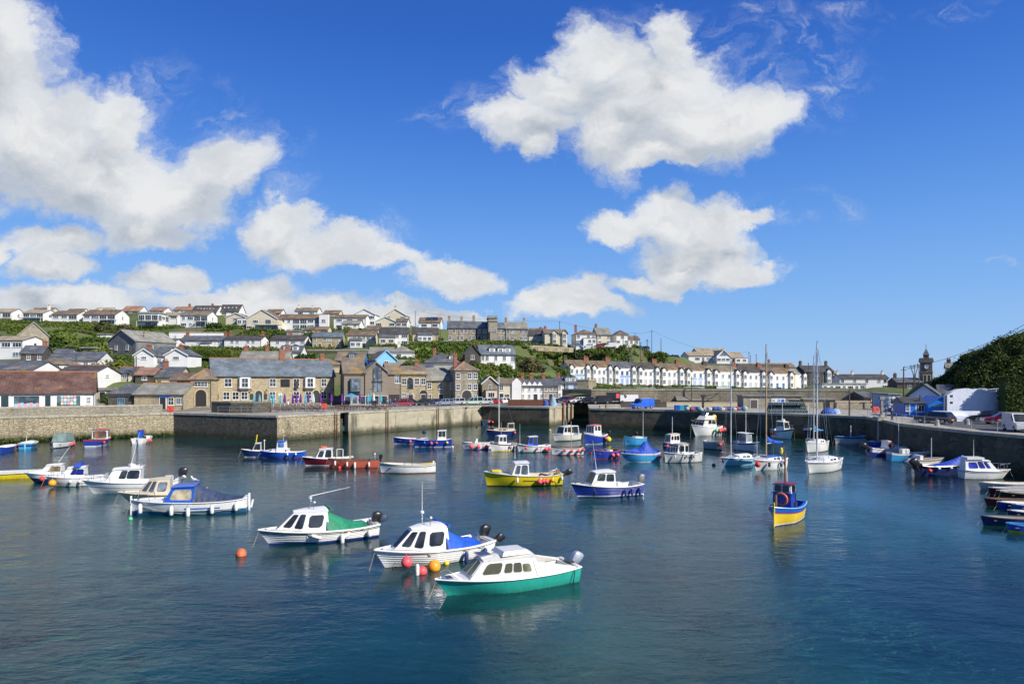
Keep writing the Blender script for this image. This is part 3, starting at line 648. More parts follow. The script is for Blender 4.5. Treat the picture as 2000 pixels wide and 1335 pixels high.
house('white hilltop bungalow with solar panel on brown roof, left of the grey stone ranges',818,860,642,629,620,275,0,9,'x','white','brown',('WW',),('W.',),extra=lambda t,w,D,H,R:MB().hexa([(w*.3,1.5,H+.9),(w*.85,1.5,H+.9),(w*.85,D*.42,R - .1),(w*.3,D*.42,R - .1)],[(w*.3,1.4,H+1.1),(w*.85,1.4,H+1.1),(w*.85,D*.42,R+.12),(w*.3,D*.42,R+.12)]).build('solar_panel',G_DARK,t))
house('small dark roofed house behind the white box shaped house',632,662,617,612,606,300,0,7,'x','cream','brown',('W',),('.w.',))
house('low white house seen between the hilltop row and the flat roofed modern house',318,346,632,616,610,275,0,7,'x','white','tan',('WW','W.'),('.w.',))
# ---- middle rows
house('grey stone chapel with arched windows in its gable at the left edge',36,95,682,653,629,190,38,24,'f','greystone','slate',('.w.','.w.'),name='chapel',cat='chapel',ww=1.2,trim=RENDER['grey'])
house('white flat fronted three storey house below the stone chapel',-20,44,701,664,657,172,0,9,'x','white','tan',('WWW','W.W'),('.p.','.p.'))
house('slate hung gable house with pale side wall standing alone among the bushes',211,265,692,667,644,190,-24,13,'f','slatehung','grey',('.w.w.',),('.w..',),trim=RENDER['grey'])
house('white cottage with stone quoins and slate roof, left of the quoined pair',353,436,684,664,656,232,0,7,'x','white','slate',('w.ww.w','wW..ww'),('.',),chim=(.02,.98),extra=annex(.5,.72,1.5,2.2,'white','slate','.',False))
house('row of white cottages with dark stone quoins and four upper windows',438,510,683,662,656,230,0,7,'x','white','dark',('.ww.ww.','.ww.dw.'),('.',),chim=(.02,.98))
house('plain white semi detached pair with brown slate roof and four small windows',528,595,684,663,655,228,0,7,'x','white','dark',('.w.ww.w','w..w...'),('.',),chim=(.5,))
house('tan stone house with four upper windows and two brown doors',610,668,680,657,649,226,6,8,'x','stone','bluslate',('w.ww.w','wd.d.w'),(),('.',),chim=((.02,.9),),door=M('brown_door',(.14,.06,.03),.6))
house('pale pink rendered house with glazed porch, right of the tan stone house',679,733,680,654,647,222,6,8,'x','cream','brown',('.wwwww','WW.d.w'),chim=((.02,.9),),extra=annex(.1,.5,1.0,2.4,'white','slate','WW',False))
house('cream and white house with wide windows and porch below the gabled bungalows',741,797,674,650,639,215,8,9,'x','white','dark',('W.wW','WG.W'),(),('.',),extra=annex(.0,.55,1.0,2.4,'cream','slate','WW',False))
house('pink sided house with bay and grey roof left of the stone ranges',806,856,669,650,640,222,8,8,'x','buff','dark',('.www','WWW.'),(),('w',),extra=annex(.2,.75,1.0,2.4,'white','slate','WWW',False))
ist=dict(name='institute_range',cat='building',group='grey stone institute ranges on the ridge')
house('grey stone institute range with three tall chimneys, left of the crenellated tower',875,929,667,639.5,627,232,6,9,'x','greystone','slate',('.w.ww.w','w.ww.ww'),(),('..',),chim=((.0,1.6),(.5,1.5),(1,1.9)),brick=False,**ist)
house('recessed slate roofed institute section just left of the crenellated tower',931,953,667,639.5,628,234,6,8,'x','greystone','bluslate',('ww','dw'),brick=False,**ist)
house('recessed slate roofed institute section just right of the crenellated tower',971.5,987,667,640,630,236,6,8,'x','greystone','bluslate',('ww','ww'),brick=False,**ist)
house('grey stone institute range with paired windows, right of the crenellated tower',988,1031,667,641,629,236,6,9,'x','greystone','grey',('ww.ww','ww.ww'),chim=((.0,1.5),(.95,1.4)),brick=False,**ist)
def crenel(t,w,D,H,R):
 for i in range(5):
  for y in (0,D - .5):MB().box(w*i/5+.1,w*i/5+w/9,y - .1,y+.4,H+.15,H+1.0).build('merlon',RENDER['greystone'],t)
 for j in range(1,5):
  for x in (-.1,w - .3):MB().box(x,x+.4,D*j/5,D*j/5+.6,H+.15,H+1.0).build('merlon',RENDER['greystone'],t)
 MB().box(-.25,w+.25,-.25,D+.25,H - 1.1,H - .8).build('string_course',RENDER['greystone'],t)
house('square crenellated stone tower at the middle of the institute',954,971,669,621,620,230,6,6.5,'flat','greystone','grey',('...','w.w','.d.',),(),('.',),extra=both(crenel,annex(.15,.85,1.2,3.6,'greystone','grey','.')),name='institute_tower',cat='tower',group='grey stone institute ranges on the ridge')
house('dark roofed cream house right beside the institute',1033,1063,671,654,644,262,4,9,'x','cream','dark',('.w.','w.w'),chim=((.9,1),))
house('cream house with two gabled bays on the cliff road',1064,1108,672,650,643,255,6,9,'x','cream','ochre',('.....','.....'),chim=((.05,1.1),),extra=bays((.42,.86),2.4,2,gab=True,m=RENDER['cream']))
house('white double fronted house with brown hipped roof and ground floor porch on the cliff road',1125,1164,673,652,643,255,6,9,'h','white','brown',('w.ww','GGdd'),(),('.',),chim=((0.05,1.6),),extra=annex(.35,.98,1.0,2.5,'white','grey','.WW'))
house('cream house with steep grey roof and arched ground floor windows on the cliff road',1167,1193,673,653,640,258,6,10,'x','cream','grey',('w.w','W.W'),chim=((0.02,1.4),))
house('white hipped roof house with palm in front, near the end of the cliff road',1204,1227,672,653,645,262,6,9,'h','white','brown',('.w.','W.w'),(),('..',))
house('small white stepped house at the far end of the cliff road',1228,1249,674,662,656,268,6,8,'x','white','brown',('ww',))
# ---- lower town, left
house('slate roofed stone cottage below the white three storey house',40,82,706,689,675,160,20,9,'x','darkstone','slate',('.w.w',),('.',),chim=((.95,1.2),))
house('long low slate roofed hall with white wall, behind the yellow green bushes',85,190,716,703,687,165,10,11,'x','white','slate',('..w..w.',),('.',))
house('small hipped roof house with lichen on its tiles, above the clay tiled shop',70,116,726,711,699,142,8,9,'h','white','ochre',('.w.',),('ww',))
house('slate roofed white cottage above the left end of the clay tiled shop',-30,62,735,722,706,132,0,9,'x','white','slate',('ww',),('..',))
house('white gabled house with long brown roof behind the clay tiled shop',108,180,748,729,714,128,2,10,'x','white','dark',('...',),('.w.','...'),ridge='red')
house('cream cottage with orange ridge tiles beside the tall telegraph pole',225,262,743,729,717,140,6,8,'x','cream','slate',('.w.',),ridge='red')
house('white gable of the paired gabled house below the grey slate hung house, left one',262,300,716,693,681,168,4,9,'f','white','slate',('.W.','...'),chim=((.3,1.2),))
house('white gable of the paired gabled house with brick chimney, right one',322,366,717,693,681,168,4,9,'f','white','slate',('.W.','...'),chim=((.3,1.2),))
house('slate roofed link between the two white gables',300,322,716,695,678,170,4,8,'x','white','slate',('p',))
house('cream house with long slate roof and tall brick chimney left of the pub',287,346,760,736,717,138,8,10,'x','buff','slate',('w.w',),chim=((.3,1.4),))
house('low stone workshop with slate hip roof and blue framed window',211,262,798,769,750,116,8,8,'h','darkstone','slate',('.W.',),('.',),fm=M('blue_frame',(.12,.28,.45),.5))
house('low stone waterfront shop with orange ridge tiles and small blue sign',262,358,798,769,749,116,4,8,'x','stone','grey',('...dwW',),('.',),ridge='red',extra=lambda t,w,D,H,R:MB().box(w*.5,w*.72,-.16,-.01,H*.78,H*.97).build('blue_sign',M('sign_blue',(.02,.16,.6),.5),t))
shop=house('long white fronted waterfront shop under a brown clay tiled roof',-60,184,802.4,768,726.3,103.7,30,9,'x','white','tile',(),(),name='shop',cat='shop',ridge='red')
# ---- the pub and its gatehouse
def arch(t,x,y,z,w,h,m,rz=0,name='arched_doorway'):
 pts=[(-w/2,0),(w/2,0),(w/2,h - w/2)]+[(w/2*math.cos(a),h - w/2+w/2*math.sin(a)) for a in [math.pi*i/8 for i in range(1,8)]]+[(-w/2,h - w/2)]
 o=MB().prism(pts,-.03,.02).build(name,m,t,loc=(x,y,z),rz=rz)
 r=MB();pp=[(x_,z_) for x_,z_ in pts[1:]]+[pts[0]]
 ps=[(w/2,0)]+pts[2:]+[(-w/2,0)]
 for a,b in zip(ps[:-1],ps[1:]):
  k=1+.22/(w/2);r.hexa([(a[0],-.07,a[1]),(b[0],-.07,b[1]),(b[0],.01,b[1]),(a[0],.01,a[1])],[(a[0]*k,-.07,a[1]+(.22 if a[1] > h - w/2 else 0)),(b[0]*k,-.07,b[1]+(.22 if b[1] > h - w/2 else 0)),(b[0]*k,.01,b[1]+(.22 if b[1] > h - w/2 else 0)),(a[0]*k,.01,a[1]+(.22 if a[1] > h - w/2 else 0))])
 r.build('arch_stones',RENDER['buff'],o);return o
def pub_extra(t,w,D,H,R):
 def px(u):return w*(u - 285)/(1350 - 285)
 for u,k in ((416,1.3),(793,1.2),(1002,1.2),(1253,1.1)):add_window(t,px(u),-.005,H*.74,k,1.65,'sash')
 for u in (402,478,552,790,1000,1110,1250):add_window(t,px(u),-.005,H*.26,1.25,1.5,'sash')
 for u in (552,1120):
  x=px(u);o=MB().hexa([(x - 1.15,0,H*.52),(x - .8,-.8,H*.52),(x+.8,-.8,H*.52),(x+1.15,0,H*.52)],[(x - 1.15,0,H*.94),(x - .8,-.8,H*.94),(x+.8,-.8,H*.94),(x+1.15,0,H*.94)]).build('oriel_window',WHITEP,t)
  MB().hexa([(x - .5,0,H*.44),(x - .4,-.3,H*.44),(x+.4,-.3,H*.44),(x+.5,0,H*.44)],[(x - 1.15,0,H*.52),(x - .8,-.8,H*.52),(x+.8,-.8,H*.52),(x+1.15,0,H*.52)]).build('oriel_base',RENDER['buff'],o)
  add_window(o,x,-.81,H*.735,1.25,1.75,'sash')
  for sg in (-1,1):add_window(o,x+sg*.98,-.41,H*.735,.6,1.75,'plain',rz=sg*1.16)
 for u in (672,1180):arch(t,px(u),-.01,-.2,1.25,2.5,DARKM)
 MB().box(px(862),px(942),-.09,-.01,H*.58,H*.87).build('signboard',M('signboard_black',(.015,.015,.017),.4),t)
 for u in (325,612,730,1215,1310):MB().box(px(u)- .28,px(u)+.28,-.09,-.01,H*.12,H*.33).build('menu_board',M('menu_board',(.03,.032,.03),.6),t)
 MB().box(px(858)- .35,px(858)+.35,-.08,-.01,H*.26,H*.33).build('menu_board',WHITEP,t)
 for u in (318,605,738,1232,1332):
  o=MB().tube((px(u),-.02,H*.47),(px(u),-.5,H*.5),.03).build('wall_lamp',DARKM,t);MB().lathe([(.05,-.25),(.14,-.05),(.16,0),(.03,.1)],c=(px(u),-.5,H*.47),n=8).build('lamp_shade',DARKM,o)
 br=MB();br.box(px(1002)- .3,px(1002)+.3,-.5,-.42,H*.5,H*.8);br.build('hanging_sign',M('hanging_sign',(.03,.035,.04),.5),t)
pub=house('long tan stone harbour pub with blue slate roof and two white oriel windows',414,653,787,733,700,125,27,9.5,'x','stone','bluslate',(),(),('..',),chim=((.95,1.0),),ridge='red',name='pub',cat='pub',extra=pub_extra)
MB().box(-.55,.55,-.45,.45,-1.5,2.0).build('chimney',BRICK,pub,loc=(13.2,4.75,13.3 - pub.location.z))
house('small stone gatehouse with pyramid roof and arched doorway, left of the pub',372,413,793,741,722,121,8,7,'h','stone','ochre',(),(),('.w.',),ridge='red',name='gatehouse',cat='gatehouse',extra=lambda t,w,D,H,R:(arch(t,w*.5,-.01,0,1.9,3.0,DARKM),add_window(t,w*.5,-.005,H*.83,2.3,.95,'multi')))
house('dark stone wing with two tall windows left of the arched gatehouse',333,371,788,741,728,126,6,6,'x','darkstone','brown',('G.w','...'))
house('grey brown slate roof with white gable behind the pub roof',470,565,712,698,686,165,14,9,'x','white','grey',(),('w',),chim=(.02,.5,.98))
house('white house with dark dormered slate roof behind the brick chimney of the pub',545,588,706,687,675,185,6,8,'x','white','slate',('..',),('.',),extra=dormers((.3,.7)))
house('hipped ochre lichened roof between the pub and the blue gabled house',576,672,726,712,697,155,10,12,'h','buff','ochre',())
house('navy dormered house with ochre roof left of the light blue gable',656,710,716,703,687,168,4,9,'x','navy','ochre',('....',),extra=dormers((.55,),1.8,'navy'))
house('light blue gabled house with one grey window in its gable',735,774,716,701,684,160,22,12,'f','blue','brown',('.w.',),(),('.',),trim=RENDER['blue'])
house('white bungalow with grey brown hipped roof above the light blue gable',762,808,700,687,675,185,6,10,'h','white','grey',('.W..',),chim=((.3,.8),),brick=False)
house('low brown roof sloping beside the white bungalow',720,766,699,690,678,190,4,9,'x','grey','grey',('..',))
house('grey slate roofed house on the bank with small white dormer above the stone warehouses',828,900,722,708,688,165,10,11,'h','grey','slate',('...',),chim=((.3,.8),),extra=dormers((.78,),1.6))
house('white bungalow with many slate gables on the bank below the institute',939,1006,707,691,674,185,12,9,'x','white','bluslate',('ww.w.w.G',),(),('.',),extra=dormers((.35,.6,.8),1.7))
house('dark gable end of the bank bungalow facing left',908,938,705,690,672,182,8,9,'f','darkstone','bluslate',('.w.',),trim=RENDER['darkstone'])
# ---- quay front, centre
def timber_extra(t,w,D,H,R):
 o=MB().box(w*.30,w*.78,-.75,-.01,H*.42,H*.84).build('glass_bay',M('bay_frame',(.12,.16,.17),.4),t);add_window(o,w*.54,-.76,H*.63,w*.4,H*.36,'wide',M('bay_frame'),pale=True)
 g=MB().box(.2,w - .2,-.05,-.008,0,H*.33).build('shopfront',M('shopfront_dark',(.05,.055,.06),.5),t)
 for i in range(3):add_window(g,w*(.2+.3*i),-.055,H*.16,1.5,H*.27,'plain',pale=(i == 1))
house('timber clad waterfront building with dark left side and projecting glass bay',672,713,792,728,705,130,18,11,'x','timber','ochre',(),(),('...',),extra=timber_extra,name='timber_building',cat='building')
def tgable(t,w,D,H,R):
 o=MB().prism([(w*.36,H*.42),(w*.72,H*.42),(w*.72,H+(R-H)*.45),(w*.54,R - .7),(w*.36,H+(R-H)*.6)],-.06,-.005).build('gable_glazing',G_PALE,t)
 r=MB();[r.box(w*f - .05,w*f+.05,-.12,-.05,H*.42,H*1.1) for f in (.36,.54,.72)];r.box(w*.3,w*.78,-.14,-.05,H*.68,H*.72);r.tube((w*.3,-.5,H*.56),(w*.78,-.5,H*.56),.04);r.build('glazing_bar',DARKM,o)
 for i in range(3):add_window(t,w*(.2+.3*i),-.006,H*.16,1.7,H*.27,'plain',pale=(i == 0))
house('timber clad building with glazed gable facing the harbour',713,757,792,725,707,131,18,11,'f','timber','ochre',(),extra=tgable,name='timber_building',cat='building',trim=RENDER['timber'])
house('timber clad block with ochre lichened roof beside the glazed gable',757,783,790,729,709,136,18,9,'x','timber','ochre',('.G','..','..'),(),(),extra=lambda t,w,D,H,R:MB().box(.3,w - .3,-.04,-.005,0,H*.33).build('dark_opening',DARKM,t),name='timber_building',cat='building')
house('tan stone shop with parapet and arched central window on the quay',783,833,788.5,730,715,140,14,10,'x','stone','ochre',('w.ww','wd.d'),chim=((.75,1.2),),extra=lambda t,w,D,H,R:(arch(t,w*.36,-.012,H*.5,1.3,2.4,G_DARK,name='arched_window'),arch(t,w*.36,-.012,0,1.5,2.3,G_DARK),arch(t,w*.88,-.012,0,1.7,2.9,DARKM),MB().box(-.1,w+.1,-.15,.2,H,H+.6).build('parapet',RENDER['stone'],t)))
house('lower tan stone cottage with brown roof between the shop and the tall warehouse',833,889,787.5,742,719,144,12,9,'x','stone','grey',('w.w.w','w.d.w'),extra=None)
house('tall stone warehouse with hipped ochre roof and arched gateway on the quay',889,934,788.5,723,706,142,16,9,'h','greystone','ochre',('w.ww','w.ww','w..w'),(),('..',),chim=((.1,1.5),),ridge='red',name='warehouse',cat='warehouse',extra=lambda t,w,D,H,R:arch(t,w*.5,-.012,0,2.1,2.9,DARKM))
house('stone house with slate gable to the quay beyond the warehouse',942,972,782,748,735,165,8,9,'f','greystone','bluslate',('.w.','w..'),extra=annex(.2,.9,1.5,2.6,'cream','terra','W'))
house('cream house with white gable and ochre roof on the far quay',974,1018,781,749,739,168,6,9,'x','cream','ochre',('w.ww','dW.W'),extra=lambda t,w,D,H,R:MB().prism([(w*.58,0),(w,0),(w,H+.3),(w*.79,R+.2),(w*.58,H+.3)],-.4,.1).build('front_gable',RENDER['white'],t))
house('white house with scalloped gable bays beyond the cream house',1019,1061,780.5,753,741,172,6,9,'x','white','slate',('w.w.w.w','w.w.d.w'),chim=((.05,1.4),(.55,1.4)),extra=lambda t,w,D,H,R:[MB().prism([(w*f - 1,H - .3),(w*f+1,H - .3),(w*f,H+1.1)],-.2,.9).build('small_gable',WHITEP,t) for f in (.12,.36,.6,.84)])
house('plain stone house with slate roof between the scalloped gables and the pale blue end house',1062,1089,780,753,740,176,6,9,'x','greystone','slate',('www','wdw'),chim=((.05,1.4),))
house('white house with slate roof third from the right on the far quay row',1090,1103,779.5,748,737,178,6,9,'x','white','slate',('w.','w.'),chim=((.5,1.0),))
house('pale blue and white end house of the far quay row',1104,1127,779,748,736,178,6,9,'x','paleblue','slate',('w.w','w.w'),extra=dormers((.3,.75),1.3))
# ---- beyond the terrace
house('white bungalow with long grey roof on the headland',1345,1402,707,694,687,290,4,10,'x','white','tan',('.WwWW',),(),('W',))
house('white headland bungalow with big glazed gable',1400,1426,709,695,683,286,4,12,'f','white','grey',('WWW',),extra=lambda t,w,D,H,R:MB().prism([(w*.18,H+.1),(w*.82,H+.1),(w*.5,R - .6)],-.05,-.004).build('gable_glazing',G_PALE,t))
house('pale roofed house behind the glazed gable on the headland',1363,1420,694,688,680,310,4,9,'x','white','tan',('.W.',),extra=skylights(2,.4,.6))
house('right wing of the headland bungalow with conservatory',1426,1452,709,698,688,288,4,9,'x','white','tan',('wW',),extra=annex(.3,1.2,1.5,2.2,'white','terra','WW'))
house('stone building with ochre roof behind the masts and terrace',1490,1554,730,717,709,290,2,9,'x','buff','ochre',('w.p.p.p',),chim=((.3,1.5),))
house('grey hipped roof behind the left of the two tall masts',1472,1500,728,715,708,300,2,9,'h','grey','grey',('..',))
house('dark stone house with white bay windows standing tall behind the yellow trimmed house',1572,1628,750,725,714,262,4,9,'x','darkstone','dark',('..w...','..w...'),chim=((.0,1.8),(.98,1.8)),brick=False,extra=bays((.82,),2.4,2,gab=True))
house('long low white building with grey flat roof in front of the white inn',1606,1692,763,750,748,235,2,7,'flat','white','grey',('wwWwWwG',))
house('long white inn with brown roof and three chimneys left of the clock tower',1640,1735,762,738,731,250,-6,7,'x','white','dark',('w.w.w.wp','.......G'),chim=((.0,1.2),(.33,1.2),(.99,1.2)),brick=False)
house('dark stone shed with slate roof beside the slipway',1688,1736,786,775,765,150,0,8,'x','darkstone','slate',('.ww.',))
house('dark slate roofed hall to the left of the clock tower',1752,1800,762,746,738,225,-10,8,'x','darkstone','slate',('.w.',),chim=((.05,1.5),),brick=False)
house('pale blue gabled cafe roof behind the bright blue hut',1776,1832,806,770,751,108,-34,13,'f','paleblue','slate',('.W.','...'),trim=DARKM)
house('dark slate roofed hall joined to the right of the pale blue gable',1834,1866,798,768,752,116,-30,7,'x','paleblue','slate',())
house('cream house with grey roof half hidden by the wooded bank',1849,1886,728,718,709,170,-30,7,'x','cream','grey',('..',),chim=((.05,1.0),(.95,1.8)),ctrl=False,skirt=9)
# ---- small blue building next to the yacht masts, far right row
house('low white outbuilding beside the small crane on the right',1736,1758,797,770,768,128,0,6,'flat','paleblue','grey',('W',))
FW=dict(D=7)
for lb,a,b,yb,ye,yr,Y,ph,ty,wl,rf,wn in (('low roofed house behind the balcony house, far left of the skyline',60,98,615,608,601,312,0,'x','cream','brown',('WW',)),('brown roof peeping over the third hilltop house',128,158,616,609,603,312,0,'x','white','brown',('W.',)),('brown roof peeping between the third and fourth hilltop houses',182,214,614,608,601,314,0,'x','white','tan',('W.',)),('small dark shed among the bushes under the hilltop houses',157,187,689,680,677,182,0,'flat','darkstone','grey',('..',)),('small white shed among the bushes right of the dark shed',191,208,662,653,651,212,0,'flat','white','grey',('.',)),
 ('flat roofed garage with blue window below the long white hilltop house',556,584,655,647,645,240,0,'flat','grey','grey',('W.',)),('terracotta roofed house with dark wall right of the cream cottage',264,300,746,731,718,137,8,'x','darkstone','terra',('.W.',)),('low grey roofed outbuilding behind the stone workshop',188,212,776,762,757,124,6,'flat','buff','grey',('d',)),('cream house with brown roof between the white quoined row and the hilltop',596,640,650,643,638,246,2,'x','cream','brown',('WwW',)),('small slate roofed cottage squeezed behind the pub chimney',508,540,704,694,686,178,8,'x','buff','slate',('w.',)),
 ('grey roof rising behind the tan stone house',668,702,640,632,626,252,0,'x','white','grey',('ww',)),('white house half hidden between the pink house and the gabled bungalows',716,742,652,643,636,240,6,'x','white','brown',('ww',)),('little gabled house with slate roof above the long slate hall',100,132,700,691,682,178,10,'x','white','slate',('w.',)),('grey roofed cottage right of the blue gable',778,812,722,712,703,165,10,'x','buff','grey',('w.w',)),('stone cottage roof behind the lower tan stone cottage',812,846,732,720,711,158,10,'x','greystone','slate',('w.',)),
 ('low white house beside the green lawn',300,338,676,668,662,218,0,'x','white','slate',('w.w',)),('brown roofed house behind the institute end',1036,1066,655,648,641,290,2,'x','white','brown',('w.',)),('long pale roofed hall behind the right end of the terrace',1440,1478,728,719,713,290,2,'x','buff','grey',('w.w',))):
 house(lb,a,b,yb,ye,yr,Y,ph,7,ty,wl,rf,wn)
# ---- terrace
def terrace():
 cuts=[1110,1154.5,1197.5,1244,1289.5,1336.5,1390,1447,1497,1552];end=1597
 Yl,Yr=232.0,268.0
 A=Vector((xat(1108,Yl),Yl));B=Vector((xat(1644,Yr),Yr));ang=math.atan2(B.y - A.y,B.x - A.x);dirv=Vector((math.cos(ang),math.sin(ang)))
 def X_at(px):k=(px - 1000)/F;return (k*A.y - A.x)/(dirv.x - k*dirv.y)
 doors=[(.30,.42,.58),(.42,.42,.42),(.26,.38,.66),(.5,.5,.5),(.4,.36,.3),(.38,.5,.68),(.36,.52,.47),(.5,.52,.55),(.06,.14,.35),(.75,.55,.03)]
 roofs=['brown','brown','slate','dark','brown','brown','ochre','dark','brown','grey']
 word=['pale blue','grey','sky blue','white','grey','light blue','turquoise','pale grey','navy blue','yellow']
 rank=['first','second','third','fourth','fifth','sixth','seventh','eighth','ninth','last']
 pairs=cuts+[end];D=9.0
 last_w=10.0
 for i in range(10):
  p0=X_at(pairs[i]);p1=X_at(pairs[i+1]);w=(p1 - p0 - .25)/2
  halves=(0,1) if i < 9 else (0,)
  if i == 9:w=X_at(1642)- p0 - .2
  for hf in halves:
   x0=p0+hf*w;P=A+dirv*x0;t_=(pairs[i] - 1110)/490;zb=zat(748+13.5*t_,P.y);H=5.7
   t=empty('terraced_house',(P.x,P.y,zb),ang,('white terraced house, %s door, %s half of the %s pair from the left' % (word[i],('left','right')[hf],rank[i])) if i < 9 else 'white terraced house with bright yellow door and trim, right end of the terrace','house','white bay windowed terrace')
   wm=RENDER['white'] if i not in (4,) else RENDER['white']
   CTRL.extend([(P.x+2,P.y - 1,zb - .25),(P.x+2,P.y - 6,zb - .7),(P.x+2,P.y - 14,zb - 1.0),(P.x+2,P.y - 24,zb - 1.2)]);CTRL.append((P.x+1,P.y+10,zb+.5));FOOT.append((P.x,P.y+4,7))
   if i == 9:wm=RENDER['white']
   mbw=MB();pr_=[(0,-3),(D,-3),(D,H),(D/2,H+2.5),(0,H)];mbw.add([(x,y,z) for x in (0,w) for y,z in pr_],[(4,3,2,1,0),(5,6,7,8,9)]+[(q,(q+1) % 5,(q+1) % 5+5,q+5) for q in range(5)]);mbw.build('wall',wm,t)
   rm=roof_mesh(w - .03,D,H,H+2.5,'x',ov=.0).build('roof',ROOF[roofs[i]],t)
   dm=M('door_'+word[i].replace(' ','_'),doors[i],.45,var=.05)
   fxs=[.26] if hf == 0 else [.74]
   if i == 9:fxs=[.2,.8]
   bays(fxs,min(2.3,w*.48),2,.8,RENDER['white'] if i != 9 else RENDER['white'],gab=True)(t,w,D,H,H+2.5)
   fd=.78 if hf == 0 else .22
   if i == 9:fd=.5
   add_window(t,w*fd,-.005,H*.72,.95,1.4,'sash',dm if i in (2,5,9) else None)
   add_door(t,w*fd,-.005,0.0,1.0,2.15,dm)
   if i in (0,2,5):MB().box(w*fd - .95,w*fd+.95,-.03,-.004,2.4,H*.55).build('painted_panel',dm,t)
   if i == 9:MB().box(-.03,.3,-.04,-.004,0,H).box(w - .3,w+.03,-.04,-.004,0,H).build('corner_trim',dm,t)
   cx=.35 if hf == 0 else w - .35
   o=MB().box(-.45,.45,-.6,.6,-1.5,1.3).box(-.53,.53,-.68,.68,1.05,1.2).build('chimney',BRICK if (i+hf) % 3 else RENDER['darkstone'],t,loc=(cx,D/2,H+2.5))
   for q in (-.35,0,.35):MB().lathe([(.12,0),(.14,.1),(.10,.4),(.12,.45)],n=6).build('chimney_pot',POT,o,loc=(0,q,1.3))
   if hf == 0 and i:MB().box(-.28,-.02,-.02,D,-3,H+1.0).build('party_wall',RENDER['cream'],t)
   if (i*2+hf) % 3 != 1:MB().box(.2,w - .2,-6.2,-5.9,-2.2,-.35).build('garden_wall',RENDER['white'] if (i+hf) % 2 else HW_L,t)
   MB().box(w*fd - .6,w*fd+.6,-2.0,-.1,-1.2,-.02).build('front_steps',CONC,t)
 return A,B,ang
TA,TB,TANG=terrace()
# ---- shop front details
def shopfront(t,Y):
 ca,sa=math.cos(t.rotation_euler.z),math.sin(t.rotation_euler.z)
 def lx(px):k=(px - 1000)/F;return (k*t.location.y - t.location.x)/(ca - k*sa)
 def lz(py):return zat(py,Y)- t.location.z
 glass=G_PALE
 for a,b,y0,y1,nm in ((27,77,772,792,'shop_window'),(111,157,772,792,'shop_window')):
  o=MB().box(lx(a)- .12,lx(b)+.12,-.08,-.01,lz(y1)- .12,lz(y0)+.12).build(nm,WHITEP,t)
  MB().box(lx(a),lx(b),-.1,-.075,lz(y1),lz(y0)).build('pane',glass_mat('shop_glass',(.07,.11,.12),.08),o)
 rr=random.Random(5)
 pal=[(.7,.65,.3),(.3,.5,.7),(.7,.3,.35),(.75,.75,.7),(.3,.6,.45),(.6,.4,.7)]
 for r in range(3):
  for c in range(5):
   x=lx(119+c*6.2);z=lz(789 - r*6.5)
   MB().box(x,x+.36,-.125,-.105,z,z+.45).build('display_card',M('card_%d' % ((r*5+c) % 6),pal[(r*5+c) % 6],.6),t)
 for c in range(8):
  x=lx(28+c*6);MB().box(x,x+.42,-.125,-.105,lz(792),lz(786 - (c % 3))).build('display_card',M('card_%d' % (c % 2+1),rough=.6),t)
 for a,b in ((88,99),(2,17)):add_door(t,lx((a+b)/2),-.012,lz(797),lx(b)- lx(a),lz(771)- lz(797),M('door_glazed',(.03,.05,.06),.2))
 add_window(t,lx(173),-.005,lz(781),lx(177)- lx(168),1.2,'multi')
 for p in (20,81,106,162):MB().box(lx(p)- .15,lx(p)+.15,-.06,-.004,lz(797),lz(768)).build('pilaster',WHITEP,t)
shopfront(shop,112)
